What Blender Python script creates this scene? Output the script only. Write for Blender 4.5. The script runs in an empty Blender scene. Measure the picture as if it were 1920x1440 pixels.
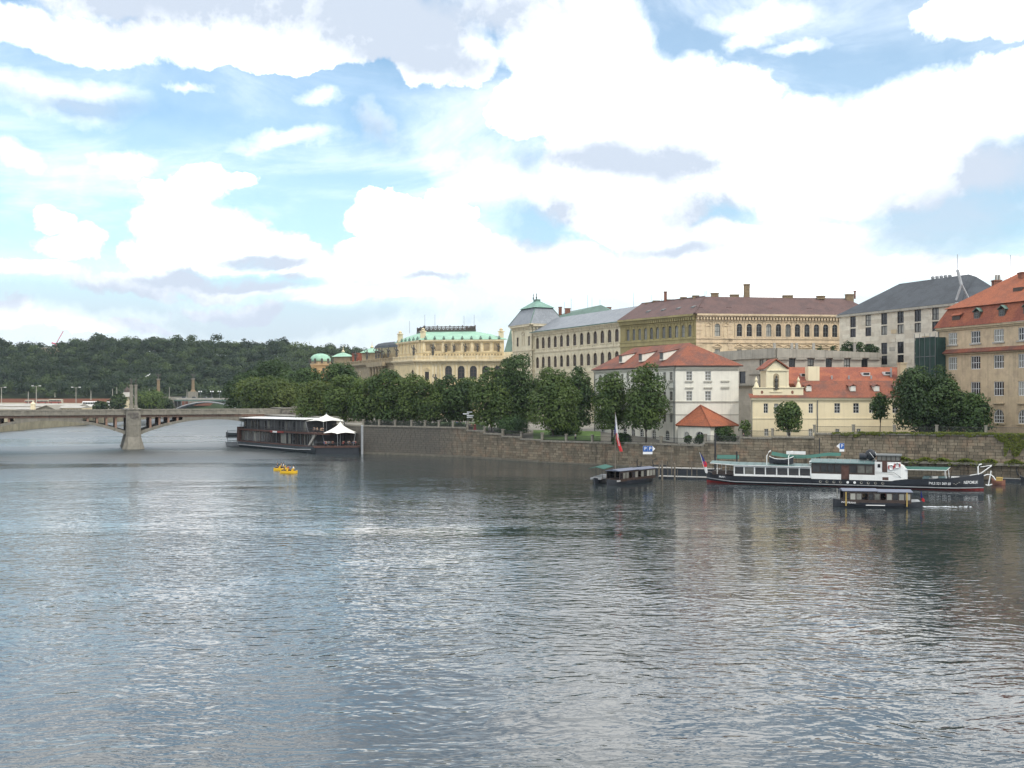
import bpy, bmesh, math, random
import numpy as np
from mathutils import Vector, Matrix
R = math.radians
sc = bpy.context.scene
col = sc.collection
F_PX = 1900.0      # focal length in photo pixels
HC = 14.5          # camera height above the water
CX, CY = 960.0, 740.0

# ------------------------------------------------------------------ camera
cam_d = bpy.data.cameras.new('camera'); cam = bpy.data.objects.new('camera', cam_d); col.objects.link(cam)
cam.location = (0, 0, HC); cam.rotation_euler = (R(90), 0, 0)
cam_d.sensor_width = 36.0; cam_d.lens = 36.0 * F_PX / 1920.0
cam_d.shift_y = 20.0 / 1920.0
cam_d.clip_start = 0.5; cam_d.clip_end = 6000
sc.camera = cam

# ------------------------------------------------------------------ light
SUN_AZ, SUN_EL = 140.0, 50.0          # azimuth clockwise from the viewing direction
sun_d = bpy.data.lights.new('sun', 'SUN'); sun_o = bpy.data.objects.new('sun', sun_d); col.objects.link(sun_o)
sun_d.energy = 1.7; sun_d.angle = R(5.0); sun_d.color = (1.0, 0.94, 0.85)
_ds = Vector((math.sin(R(SUN_AZ)) * math.cos(R(SUN_EL)), math.cos(R(SUN_AZ)) * math.cos(R(SUN_EL)), math.sin(R(SUN_EL))))
sun_o.rotation_euler = _ds.to_track_quat('Z', 'Y').to_euler()
sun_o.location = (0, 0, 120)
sc.view_settings.view_transform = 'Standard'
sc.view_settings.look = 'None'
sc.view_settings.gamma = 1.0
sc.view_settings.exposure = 0.08
sc.view_settings.use_curve_mapping = False
sc.render.engine = 'CYCLES'
sc.cycles.max_bounces = 5; sc.cycles.diffuse_bounces = 2; sc.cycles.glossy_bounces = 3
sc.cycles.transmission_bounces = 2; sc.cycles.transparent_max_bounces = 4
sc.cycles.sample_clamp_indirect = 6.0
sc.cycles.caustics_reflective = False; sc.cycles.caustics_refractive = False

# ------------------------------------------------------------------ node helper
class NT:
    def __init__(s, nt): s.nt = nt; s.n = nt.nodes; s.l = nt.links
    def new(s, t, **kw):
        n = s.n.new(t)
        for k, v in kw.items(): setattr(n, k, v)
        return n
    def put(s, sock, v):
        if isinstance(v, bpy.types.NodeSocket): s.l.new(v, sock)
        elif v is not None:
            if sock.type in ('VECTOR',) and not hasattr(v, '__len__'): v = (v, v, v)
            if sock.type == 'RGBA' and len(v) == 3: v = (*v, 1)
            sock.default_value = v
    def m(s, op, a, b=None, c=None, clamp=False):
        n = s.new('ShaderNodeMath', operation=op, use_clamp=clamp)
        s.put(n.inputs[0], a); s.put(n.inputs[1], b)
        if c is not None: s.put(n.inputs[2], c)
        return n.outputs[0]
    def v(s, op, a, b=None, c=None):
        n = s.new('ShaderNodeVectorMath', operation=op)
        s.put(n.inputs[0], a)
        if b is not None: s.put(n.inputs[3 if op == 'SCALE' else 1], b)
        if c is not None: s.put(n.inputs[2], c)
        return n.outputs['Value'] if op in ('LENGTH', 'DOT_PRODUCT') else n.outputs[0]
    def noise(s, vec, scale, detail=2, rough=0.5, dist=0.0, color=False):
        n = s.new('ShaderNodeTexNoise'); s.put(n.inputs['Vector'], vec)
        n.inputs['Scale'].default_value = scale; n.inputs['Detail'].default_value = detail
        n.inputs['Roughness'].default_value = rough; n.inputs['Distortion'].default_value = dist
        return n.outputs['Color' if color else 'Fac']
    def ss(s, x, a, b, o0=0.0, o1=1.0):
        n = s.new('ShaderNodeMapRange', interpolation_type='SMOOTHSTEP')
        s.put(n.inputs[0], x); s.put(n.inputs[1], a); s.put(n.inputs[2], b); s.put(n.inputs[3], o0); s.put(n.inputs[4], o1)
        return n.outputs[0]
    def mix(s, f, a, b):
        n = s.new('ShaderNodeMix', data_type='RGBA'); s.put(n.inputs['Factor'], f)
        s.put(n.inputs[6], a); s.put(n.inputs[7], b)
        return n.outputs[2]
    def sep(s, v):
        n = s.new('ShaderNodeSeparateXYZ'); s.put(n.inputs[0], v); return n.outputs
    def comb(s, x, y, z=0.0):
        n = s.new('ShaderNodeCombineXYZ'); s.put(n.inputs[0], x); s.put(n.inputs[1], y); s.put(n.inputs[2], z); return n.outputs[0]

# ------------------------------------------------------------------ sky: Nishita air with broken cumulus
world = bpy.data.worlds.new('World'); sc.world = world; world.use_nodes = True
W = NT(world.node_tree); W.n.clear()
sky = W.new('ShaderNodeTexSky', sky_type='NISHITA'); sky.sun_disc = False
sky.sun_elevation = R(SUN_EL); sky.sun_rotation = R(SUN_AZ)
sky.air_density = 1.0; sky.dust_density = 1.6; sky.ozone_density = 1.2
tc = W.new('ShaderNodeTexCoord').outputs['Generated']
dx, dy, dz = W.sep(tc)
az = W.m('ARCTAN2', dx, dy); el = W.m('ARCSINE', dz)
n_w1 = W.noise(tc, 5.0, 7, 0.62, 0.2, True)
n_w2 = W.noise(tc, 26.0, 5, 0.6, 0.0, True)
ae = W.comb(az, el)
warp = W.v('MULTIPLY_ADD', n_w1, (0.16, 0.085, 0), (-0.08, -0.0425, 0))
warp2 = W.v('MULTIPLY_ADD', n_w2, (0.035, 0.022, 0), (-0.0175, -0.011, 0))
ae_w = W.v('ADD', W.v('ADD', ae, warp), warp2)
def blobfield(blobs, vec, k=0.25):
    acc = None
    for (px, py, rx, ry) in blobs:
        a = math.atan((px - CX) / F_PX); e = math.atan((CY - py) / F_PX * math.cos(a))
        ix, iy = F_PX / rx, F_PX / ry
        d = W.v('LENGTH', W.v('MULTIPLY_ADD', vec, (ix, iy, 0), (-a * ix, -e * iy, 0)))
        if acc is None: acc = d
        else:
            n = W.new('ShaderNodeMath', operation='SMOOTH_MIN'); W.put(n.inputs[0], acc); W.put(n.inputs[1], d); n.inputs[2].default_value = k
            acc = n.outputs[0]
    return W.m('SUBTRACT', 1.0, acc)
CUM = [(395,335,62,38),(350,405,95,70),(285,345,38,22),(455,335,40,20),(345,470,110,50),(425,440,105,68),(505,475,75,50),
       (85,395,45,28),(150,428,55,32),(115,450,75,32),
       (690,410,52,32),(765,440,85,48),(850,405,52,38),(885,470,85,50),(650,480,60,36),
       (1090,100,170,130),(985,215,125,60),(1240,230,220,120),(1500,290,300,105),(1790,215,260,95),(1700,330,320,85),(1180,340,190,100),(1010,30,260,60),
       (1840,35,140,45),(1180,395,80,48),(1450,450,260,60),(1900,140,110,50),
       (120,55,300,45),(430,90,280,48),(700,60,250,72),(830,115,110,50),(300,-70,500,100),(1200,-130,300,130)]
WSP = [(90,180,190,40),(225,295,70,22),(715,235,34,46),(1430,40,110,26),(0,290,60,22),(600,195,60,20),(1480,100,70,12),(1390,80,40,20),(950,330,160,60),(1650,440,330,110),(350,165,50,10),(560,270,120,20)]
LOW = [(420,572,95,26),(740,562,120,20),(0,570,70,34),(330,520,220,26),(760,500,230,36),(1170,500,330,38),(600,560,140,16),(30,490,120,16),(1500,520,300,30),(1000,480,160,40),(220,600,120,12),(1820,520,200,20)]
GRY = [(330,5,330,55),(760,30,330,85),(790,120,140,50),(1040,415,110,70),(1290,458,150,24),(1760,420,220,95),(1880,330,130,70),(1330,390,90,50),
       (130,545,330,55),(520,600,560,55),(420,515,230,16),(810,522,150,16),(715,250,60,60),(140,195,170,20),(1150,300,250,40),(470,480,90,14)]
fb = W.noise(tc, 9.0, 8, 0.60, 0.0)
fb_g = W.noise(tc, 6.0, 9, 0.60, 0.4)
fb_s = W.noise(W.v('MULTIPLY', tc, (1, 1, 2.6)), 4.2, 9, 0.62, 0.6)
fb_lo = W.noise(tc, 2.3, 8, 0.58, 0.3)
soft = W.ss(W.noise(tc, 3.4, 3, 0.5), 0.40, 0.60, 0.10, 0.55)          # some rims crisp, some feathered
dens = W.m('ADD', blobfield(CUM, ae_w, 0.18), W.m('MULTIPLY_ADD', fb, 0.75, -0.375))
m_c = W.ss(dens, -0.04, soft)
denw = W.m('ADD', blobfield(WSP, ae_w, 0.3), W.m('MULTIPLY_ADD', fb_s, 2.6, -1.3))
m_w = W.m('MULTIPLY', W.ss(denw, -0.6, 1.1), 0.70)
denl = W.m('ADD', blobfield(LOW, ae_w, 0.3), W.m('MULTIPLY_ADD', fb_s, 1.6, -0.8))
m_l = W.ss(denl, -0.35, 0.45)
# thin veil everywhere, broken cloud where the frame does not reach
veil = W.ss(fb_s, 0.40, 0.72, 0.08, 0.42)
out = W.m('MAXIMUM', W.ss(el, 0.37, 0.47), W.ss(W.m('ABSOLUTE', az), 0.48, 0.60))
m_o = W.m('MULTIPLY', W.ss(fb_lo, 0.40, 0.55), out)
bankm = W.ss(el, 0.150, 0.060, 0.0, 0.80)
cov = W.m('MAXIMUM', W.m('MAXIMUM', m_c, W.m('MAXIMUM', m_o, veil)), W.m('MAXIMUM', W.m('MAXIMUM', m_w, m_l), bankm))
# brightness of the cloud: sunlit tops, grey-blue undersides and far banks
gdn = W.m('ADD', blobfield(GRY, W.v('ADD', ae, W.v('SCALE', warp, 0.9)), 0.35), W.m('MULTIPLY_ADD', fb_g, 2.2, -1.1))
gmask = W.ss(gdn, -0.60, 0.80)
gout = W.m('MULTIPLY', out, W.ss(W.noise(tc, 3.1, 7, 0.58), 0.49, 0.72))
gbank = W.m('MULTIPLY', bankm, W.m('MULTIPLY_ADD', W.m('MAXIMUM', m_l, m_c), -0.95, 1.0))
g_all = W.m('MAXIMUM', W.m('MAXIMUM', gmask, gout), W.m('MULTIPLY', gbank, 1.0))
relief = W.ss(W.m('SUBTRACT', W.noise(W.v('ADD', tc, (0.012, 0.0, 0.016)), 9.0, 8, 0.60), fb), -0.05, 0.07)
g_all = W.m('ADD', g_all, W.m('MULTIPLY', relief, W.ss(el, 0.10, 0.2, 0.06, 0.2)), None, True)
c_cloud = W.mix(g_all, (2.0, 2.0, 1.97), (0.66, 0.75, 0.88))
skyc = W.new('ShaderNodeMix', data_type='RGBA', blend_type='MULTIPLY'); skyc.inputs['Factor'].default_value = 1.0
W.put(skyc.inputs[6], sky.outputs[0]); W.put(skyc.inputs[7], (1.42, 1.66, 1.60))
SKY_STR = 0.120
bg_air = W.new('ShaderNodeBackground'); W.put(bg_air.inputs['Color'], skyc.outputs[2]); bg_air.inputs['Strength'].default_value = SKY_STR
bg_cl = W.new('ShaderNodeBackground'); W.put(bg_cl.inputs['Color'], c_cloud); bg_cl.inputs['Strength'].default_value = 1.0
thin = W.mix(0.5, (0, 0, 0), (0, 0, 0))
mixs = W.new('ShaderNodeMixShader'); W.put(mixs.inputs[0], cov); W.l.new(bg_air.outputs[0], mixs.inputs[1]); W.l.new(bg_cl.outputs[0], mixs.inputs[2])
wo = W.new('ShaderNodeOutputWorld'); W.l.new(mixs.outputs[0], wo.inputs['Surface'])
world.cycles.sampling_method = 'MANUAL'; world.cycles.sample_map_resolution = 512
# ------------------------------------------------------------------ materials
def new_mat(name):
    m = bpy.data.materials.new(name); m.use_nodes = True
    t = NT(m.node_tree); b = m.node_tree.nodes['Principled BSDF']
    return m, t, b
def water_mat():
    m, t, b = new_mat('river_water')
    P = t.new('ShaderNodeNewGeometry').outputs['Position']
    warp = t.noise(P, 0.07, 3, 0.5, 0, True)
    Pw = t.v('ADD', P, t.v('MULTIPLY_ADD', warp, (7, 7, 0), (-3.5, -3.5, 0)))
    def rot(v, a, sx, sy):
        n = t.new('ShaderNodeMapping'); t.put(n.inputs['Vector'], v); n.inputs['Rotation'].default_value = (0, 0, R(a)); n.inputs['Scale'].default_value = (sx, sy, 1); return n.outputs[0]
    w0 = t.noise(rot(Pw, 10, 0.14, 0.26), 1.0, 2, 0.5)
    w1 = t.noise(rot(Pw, -8, 0.60, 1.25), 1.0, 1.0, 0.4, 0.5)
    w2 = t.noise(rot(Pw, 16, 1.2, 2.3), 1.0, 1.0, 0.4, 0.3)
    w3 = t.noise(rot(P, -24, 2.6, 5.0), 1.0, 1.0, 0.5)
    patch = t.noise(t.v('MULTIPLY', P, (0.009, 0.022, 1)), 1.0, 4, 0.6, 0.6)
    amp = t.ss(patch, 0.38, 0.60, 0.30, 1.15)
    h = t.m('ADD', t.m('ADD', t.m('MULTIPLY', w0, 0.06), t.m('MULTIPLY', w1, W1)), t.m('ADD', t.m('MULTIPLY', w2, W2), t.m('MULTIPLY', w3, W3)))
    px_, py_, pz_ = t.sep(P)
    open_ = t.ss(t.m('ADD', px_, t.m('MULTIPLY', py_, 0.25)), 45.0, -35.0, 0.85, 1.45)   # the bank on the right shelters the water
    far_ = t.ss(py_, 190.0, 330.0, 1.0, 1.9)
    h = t.m('MULTIPLY', h, t.m('MULTIPLY', amp, t.m('MULTIPLY', open_, far_)))
    bp = t.new('ShaderNodeBump'); bp.inputs['Strength'].default_value = 1.0; bp.inputs['Distance'].default_value = 1.0
    t.put(bp.inputs['Height'], h)
    t.l.new(bp.outputs[0], b.inputs['Normal'])
    t.put(b.inputs['Base Color'], (0.026, 0.034, 0.036))
    ruf = t.m('MULTIPLY', t.ss(py_, 90.0, 260.0, 0.05, 0.34), t.m('MULTIPLY', t.ss(t.m('ADD', px_, t.m('MULTIPLY', py_, 0.25)), 50.0, -10.0, 0.40, 1.0), t.ss(patch, 0.36, 0.52, 0.45, 1.0)))
    t.put(b.inputs['Roughness'], ruf)                    # fine wind ripple on the open reach upstream
    b.inputs['IOR'].default_value = 1.75
    return m
W1, W2, W3 = 0.070, 0.040, 0.009
def paint(name, c, rough=0.7, var=0.10, scale=0.5, streak=0.0, metal=0.0, bump=0.0, bscale=6.0, c2=None, mask=(0.5, 0.7), spec=None):
    """Paint, plaster, metal: colour with mottling, optional rain streaks and a second stain colour."""
    m, t, b = new_mat(name)
    P = t.new('ShaderNodeNewGeometry').outputs['Position']
    n1 = t.noise(P, scale, 5, 0.6)
    f = t.ss(n1, 0.25, 0.75, 1.0 - var, 1.0 + var)
    if streak:
        n2 = t.noise(t.v('MULTIPLY', P, (2.2, 2.2, 0.12)), 1.0, 4, 0.6)
        f = t.m('MULTIPLY', f, t.ss(n2, 0.45, 0.75, 1.0, 1.0 - streak))
    base = c
    if c2 is not None:
        n3 = t.noise(P, scale * 1.7, 6, 0.62, 0.3)
        base = t.mix(t.ss(n3, mask[0], mask[1]), c, c2)
    t.put(b.inputs['Base Color'], t.v('SCALE', base, f) if isinstance(base, bpy.types.NodeSocket) else t.v('SCALE', tuple(base), f))
    b.inputs['Roughness'].default_value = rough; b.inputs['Metallic'].default_value = metal
    if spec is not None: b.inputs['Specular IOR Level'].default_value = spec
    if bump:
        bp = t.new('ShaderNodeBump'); bp.inputs['Strength'].default_value = bump; bp.inputs['Distance'].default_value = 0.05
        t.put(bp.inputs['Height'], t.noise(P, bscale, 4, 0.6)); t.l.new(bp.outputs[0], b.inputs['Normal'])
    return m
def tiles(name, c, c2, row=0.33, rough=0.75, spec=0.3, depth=0.06, amt=(0.42, 0.62)):
    """Roof covering: courses follow the height, joints across, mottled colour."""
    m, t, b = new_mat(name)
    P = t.new('ShaderNodeNewGeometry').outputs['Position']
    x, y, z = t.sep(P)
    fz = t.m('FRACT', t.m('DIVIDE', z, row))
    n1 = t.noise(P, 0.35, 6, 0.62); n2 = t.noise(P, 4.0, 3, 0.6)
    n3 = t.noise(t.v('MULTIPLY', P, (3.5, 3.5, 3.2)), 1.0, 1, 0.5)
    base = t.mix(t.ss(n1, amt[0], amt[1]), c, c2)
    f = t.m('MULTIPLY', t.ss(n2, 0.2, 0.8, 0.82, 1.16), t.ss(n3, 0.3, 0.7, 0.88, 1.12))
    t.put(b.inputs['Base Color'], t.v('SCALE', base, f))
    bp = t.new('ShaderNodeBump'); bp.inputs['Distance'].default_value = depth; bp.inputs['Strength'].default_value = 0.8
    t.put(bp.inputs['Height'], t.m('ADD', fz, t.m('MULTIPLY', n2, 0.8))); t.l.new(bp.outputs[0], b.inputs['Normal'])
    b.inputs['Roughness'].default_value = rough; b.inputs['Specular IOR Level'].default_value = spec
    return m
def blocks(name, c, c2, bw, bh, mortar=0.7, var=0.25, rough=0.85):
    """Ashlar facing too fine to build stone by stone: colour differs from block to block."""
    m, t, b = new_mat(name)
    g = t.new('ShaderNodeNewGeometry'); P = g.outputs['Position']
    x, y, z = t.sep(P)
    s = t.m('ADD', t.m('MULTIPLY', x, 1.0), t.m('MULTIPLY', y, -0.45))
    br = t.new('ShaderNodeTexBrick'); t.put(br.inputs['Vector'], t.comb(s, z)); br.offset = 0.5
    br.inputs['Scale'].default_value = 1.0; br.inputs['Brick Width'].default_value = bw; br.inputs['Row Height'].default_value = bh
    br.inputs['Mortar Size'].default_value = 0.02; br.inputs['Bias'].default_value = -0.2
    t.put(br.inputs['Color1'], c); t.put(br.inputs['Color2'], c2); t.put(br.inputs['Mortar'], tuple(k * mortar for k in c))
    f = t.ss(t.noise(P, 0.8, 5, 0.6), 0.25, 0.75, 1 - var, 1 + var)
    t.put(b.inputs['Base Color'], t.v('SCALE', br.outputs['Color'], f)); b.inputs['Roughness'].default_value = rough
    return m
def glass(name, c, rough=0.12, var=0.6):
    m, t, b = new_mat(name)
    oi = t.new('ShaderNodeObjectInfo').outputs['Random']
    P = t.new('ShaderNodeNewGeometry').outputs['Position']
    f = t.m('ADD', t.m('MULTIPLY_ADD', oi, var, 1 - var / 2), t.m('MULTIPLY_ADD', t.noise(P, 1.3, 3), 0.8, -0.4))
    t.put(b.inputs['Base Color'], t.v('SCALE', tuple(c), f)); b.inputs['Roughness'].default_value = rough
    bp = t.new('ShaderNodeBump'); bp.inputs['Distance'].default_value = 0.02; bp.inputs['Strength'].default_value = 0.3
    t.put(bp.inputs['Height'], t.noise(P, 1.5, 2)); t.l.new(bp.outputs[0], b.inputs['Normal'])
    return m
def foliage(name, dark, light, rnd=0.25):
    m, t, b = new_mat(name)
    at = t.new('ShaderNodeAttribute', attribute_name='tint').outputs['Fac']
    oi = t.new('ShaderNodeObjectInfo').outputs['Random']
    c = t.mix(at, dark, light)
    c = t.v('SCALE', c, t.m('MULTIPLY_ADD', oi, rnd, 1 - rnd / 2))
    t.put(b.inputs['Base Color'], c); b.inputs['Roughness'].default_value = 0.55; b.inputs['Specular IOR Level'].default_value = 0.3
    tr = t.new('ShaderNodeBsdfTranslucent'); t.put(tr.inputs['Color'], t.v('MULTIPLY', c, (1.3, 1.25, 0.6)))
    mx = t.new('ShaderNodeMixShader'); mx.inputs[0].default_value = 0.28
    t.l.new(b.outputs[0], mx.inputs[1]); t.l.new(tr.outputs[0], mx.inputs[2])
    t.l.new(mx.outputs[0], t.n['Material Output'].inputs['Surface'])
    return m
def stone_mat(name, c, attr):
    """Embankment ashlar: each stone its own tone, with rain stains and rust runs over the wall."""
    m, t, b = new_mat(name)
    P = t.new('ShaderNodeNewGeometry').outputs['Position']; x, y, z = t.sep(P)
    r = t.new('ShaderNodeAttribute', attribute_name='tint').outputs['Fac'] if attr else t.new('ShaderNodeObjectInfo').outputs['Random']
    base = t.mix(r, tuple(k * 0.68 for k in c), tuple(k * 1.35 for k in c))
    warm = t.ss(t.noise(P, 0.5, 4, 0.6), 0.48, 0.68)
    base = t.mix(t.m('MULTIPLY', warm, 0.55), base, (0.30, 0.20, 0.13))
    st = t.noise(t.v('MULTIPLY', P, (0.9, 0.9, 0.07)), 1.0, 5, 0.65)
    base = t.v('SCALE', base, t.ss(st, 0.50, 0.70, 1.0, 0.55))
    ru = t.noise(t.v('MULTIPLY', P, (1.3, 1.3, 0.10)), 0.7, 3, 0.6)
    base = t.mix(t.m('MULTIPLY', t.ss(ru, 0.66, 0.74), 0.6), base, (0.24, 0.10, 0.045))
    base = t.mix(t.ss(x, -6.0, -20.0, 0.0, 0.85), base, (0.105, 0.098, 0.085))      # the old sooty stretch
    f = t.ss(t.noise(P, 5.0, 4, 0.65), 0.2, 0.8, 0.8, 1.2)
    f = t.m('MULTIPLY', f, t.ss(z, 0.05, 0.5, 0.55, 1.0))                          # algae at the water line
    t.put(b.inputs['Base Color'], t.v('SCALE', base, f)); b.inputs['Roughness'].default_value = 0.9
    bp = t.new('ShaderNodeBump'); bp.inputs['Distance'].default_value = 0.04; bp.inputs['Strength'].default_value = 0.6
    t.put(bp.inputs['Height'], t.noise(P, 6, 5, 0.65)); t.l.new(bp.outputs[0], b.inputs['Normal'])
    return m
M = {}
M['white_plaster'] = paint('white_plaster', (0.75, 0.72, 0.63), streak=0.12, var=0.06)
M['white_trim'] = paint('white_trim', (0.42, 0.40, 0.34), var=0.1)
M['cream_plaster'] = paint('cream_plaster', (0.64, 0.57, 0.41), streak=0.15, c2=(0.55, 0.47, 0.32))
M['cream_trim'] = paint('cream_trim', (0.62, 0.54, 0.39), streak=0.2, var=0.15)
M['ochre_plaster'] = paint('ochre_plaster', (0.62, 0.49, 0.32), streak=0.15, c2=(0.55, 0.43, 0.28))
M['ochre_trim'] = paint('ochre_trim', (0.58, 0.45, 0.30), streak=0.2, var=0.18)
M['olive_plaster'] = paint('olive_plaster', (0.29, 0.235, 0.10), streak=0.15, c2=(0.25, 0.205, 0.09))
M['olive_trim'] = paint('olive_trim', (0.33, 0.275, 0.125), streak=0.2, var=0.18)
M['yellow_plaster'] = paint('yellow_plaster', (0.74, 0.63, 0.42), streak=0.10, var=0.05)
M['yellow_light'] = paint('yellow_light', (0.74, 0.65, 0.45), var=0.05, streak=0.1)
M['tan_plaster'] = paint('tan_plaster', (0.53, 0.41, 0.265), streak=0.22, var=0.12, c2=(0.46, 0.35, 0.235), mask=(0.48, 0.62))
M['tan_trim'] = paint('tan_trim', (0.50, 0.40, 0.26), streak=0.25, var=0.15)
M['concert_plaster'] = paint('concert_plaster', (0.68, 0.55, 0.32), streak=0.2, c2=(0.56, 0.45, 0.28))
M['concert_stone'] = paint('concert_stone', (0.33, 0.26, 0.16), streak=0.3, var=0.22)
M['concert_trim'] = paint('concert_trim', (0.64, 0.54, 0.36), streak=0.25, var=0.15)
M['peach_plaster'] = paint('peach_plaster', (0.62, 0.38, 0.17), var=0.06)
M['hotel_stone'] = blocks('hotel_stone', (0.62, 0.57, 0.47), (0.47, 0.41, 0.32), 2.1, 0.95, 0.78, 0.12)
M['grey_concrete'] = blocks('grey_concrete', (0.44, 0.40, 0.335), (0.39, 0.355, 0.295), 3.2, 1.1, 0.8, 0.12)
M['concrete_band'] = paint('concrete_band', (0.36, 0.335, 0.28), streak=0.3, var=0.15)
M['tile_red'] = tiles('tile_red', (0.24, 0.082, 0.048), (0.155, 0.070, 0.052))
M['tile_bright'] = tiles('tile_bright', (0.32, 0.10, 0.048), (0.25, 0.085, 0.046))
M['tile_orange'] = tiles('tile_orange', (0.31, 0.10, 0.052), (0.225, 0.07, 0.045))
M['tile_brown'] = tiles('tile_brown', (0.130, 0.078, 0.070), (0.100, 0.064, 0.060), 0.4)
M['slate_light'] = tiles('slate_light', (0.20, 0.215, 0.235), (0.165, 0.18, 0.20), 0.6, 0.5, 0.5, 0.02)
M['slate_dark'] = tiles('slate_dark', (0.048, 0.056, 0.066), (0.034, 0.04, 0.048), 0.5, 0.6, 0.3, 0.05)
M['copper'] = paint('copper', (0.27, 0.46, 0.34), 0.65, 0.14, 0.3, streak=0.15, c2=(0.35, 0.52, 0.39))
M['cap_copper'] = paint('cap_copper', (0.16, 0.28, 0.225), 0.65, 0.18, 0.5)
M['copper_dull'] = paint('copper_dull', (0.10, 0.165, 0.135), 0.65, 0.18, 0.5)
M['bronze'] = paint('bronze', (0.055, 0.05, 0.04), 0.5, 0.3, 2.0)
M['brick'] = paint('brick', (0.20, 0.085, 0.055), 0.9, 0.3, 3.0)
M['old_brick'] = paint('old_brick', (0.20, 0.145, 0.085), 0.9, 0.3, 2.0)
M['glass_dark'] = glass('glass_dark', (0.028, 0.028, 0.03))
M['glass_curtain'] = glass('glass_curtain', (0.22, 0.215, 0.19), 0.25, 1.3)
M['glass_warm'] = glass('glass_warm', (0.05, 0.035, 0.025))
M['frame_white'] = paint('frame_white', (0.68, 0.68, 0.66), 0.5, 0.06)
M['frame_brown'] = paint('frame_brown', (0.055, 0.033, 0.022), 0.5, 0.2)
M['frame_grey'] = paint('frame_grey', (0.14, 0.15, 0.15), 0.5, 0.2)
M['frame_stone'] = paint('frame_stone', (0.34, 0.32, 0.28), 0.6, 0.2)
M['black_iron'] = paint('black_iron', (0.018, 0.018, 0.02), 0.55, 0.3)
M['iron_rail'] = paint('iron_rail', (0.035, 0.035, 0.035), 0.6, 0.3)
M['granite'] = paint('granite', (0.235, 0.215, 0.175), 0.85, 0.25, 2.0, streak=0.2, c2=(0.20, 0.18, 0.14))
M['bridge_stone'] = paint('bridge_stone', (0.205, 0.188, 0.155), 0.9, 0.2, 0.8, streak=0.3, bump=0.5, c2=(0.18, 0.165, 0.13))
M['bridge_dark'] = paint('bridge_dark', (0.14, 0.125, 0.11), 0.9, 0.3, 1.5, bump=0.8)
M['bridge_pink'] = paint('bridge_pink', (0.27, 0.165, 0.12), 0.85, 0.2, 1.0, streak=0.35, c2=(0.22, 0.16, 0.13))
M['hull_black'] = paint('hull_black', (0.018, 0.021, 0.028), 0.35, 0.2, 0.8, streak=0.2)
M['hull_red'] = paint('hull_red', (0.25, 0.02, 0.018), 0.5, 0.25, 0.8)
M['boat_white'] = paint('boat_white', (0.78, 0.78, 0.76), 0.4, 0.05, 1.0, streak=0.08)
M['boat_brown'] = paint('boat_brown', (0.042, 0.026, 0.02), 0.45, 0.3, 2.0)
M['boat_grey'] = paint('boat_grey', (0.30, 0.31, 0.32), 0.6, 0.15, 1.5)
M['teal_roof'] = paint('teal_roof', (0.11, 0.175, 0.175), 0.45, 0.15, 1.0, streak=0.1)
M['green_canvas'] = paint('green_canvas', (0.022, 0.098, 0.075), 0.8, 0.12, 1.5)
M['blue_grey_roof'] = paint('blue_grey_roof', (0.125, 0.14, 0.19), 0.5, 0.12, 1.5)
M['canvas'] = paint('canvas', (0.80, 0.79, 0.73), 0.85, 0.04, 1.5)
M['deck_wood'] = paint('deck_wood', (0.085, 0.040, 0.030), 0.8, 0.3, 1.5)
M['dark_cabin'] = paint('dark_cabin', (0.05, 0.052, 0.055), 0.5, 0.3, 2.0)
M['steel_hull'] = paint('steel_hull', (0.055, 0.07, 0.08), 0.5, 0.25, 0.7, streak=0.3)
M['yellow_plastic'] = paint('yellow_plastic', (0.72, 0.44, 0.02), 0.3, 0.05, 2.0)
M['post_yellow'] = paint('post_yellow', (0.42, 0.29, 0.08), 0.6, 0.15, 2.0)
M['jetty_deck'] = paint('jetty_deck', (0.34, 0.33, 0.31), 0.8, 0.15, 2.0)
M['wood_post'] = paint('wood_post', (0.15, 0.125, 0.095), 0.9, 0.3, 2.0)
M['sign_blue'] = paint('sign_blue', (0.015, 0.10, 0.36), 0.4, 0.03)
M['sign_white'] = paint('sign_white', (0.78, 0.78, 0.78), 0.4, 0.03)
M['flag_white'] = paint('flag_white', (0.75, 0.75, 0.76), 0.8, 0.04)
M['flag_blue'] = paint('flag_blue', (0.02, 0.035, 0.22), 0.8, 0.05)
M['footing'] = paint('footing', (0.135, 0.122, 0.095), 0.9, 0.25, 1.0)
M['tram_red'] = paint('tram_red', (0.26, 0.045, 0.035), 0.6, 0.1)
M['tram_cream'] = paint('tram_cream', (0.42, 0.38, 0.30), 0.6, 0.1)
M['board_red'] = paint('board_red', (0.22, 0.035, 0.03), 0.7, 0.15)
M['mortar'] = paint('mortar', (0.055, 0.048, 0.038), 0.95, 0.2)
M['flag_red'] = paint('flag_red', (0.60, 0.03, 0.035), 0.8, 0.05)
M['red_white'] = paint('life_red', (0.40, 0.05, 0.05), 0.5, 0.1)
M['bark'] = paint('bark', (0.065, 0.05, 0.038), 0.95, 0.3, 3.0, bump=0.6)
M['leaf_dark'] = foliage('leaf_dark', (0.022, 0.050, 0.016), (0.068, 0.115, 0.030))
M['leaf_mid'] = foliage('leaf_mid', (0.034, 0.070, 0.018), (0.115, 0.165, 0.038))
M['leaf_lime'] = foliage('leaf_lime', (0.042, 0.080, 0.018), (0.145, 0.180, 0.036))
M['leaf_hill'] = foliage('leaf_hill', (0.011, 0.028, 0.014), (0.075, 0.112, 0.036), 0.2)
M['leaf_moss'] = foliage('leaf_moss', (0.075, 0.11, 0.018), (0.19, 0.21, 0.03))
M['leaf_bush'] = foliage('leaf_bush', (0.02, 0.05, 0.018), (0.055, 0.10, 0.03))
M['grass'] = paint('grass', (0.075, 0.135, 0.028), 0.9, 0.3, 0.5)
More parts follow.
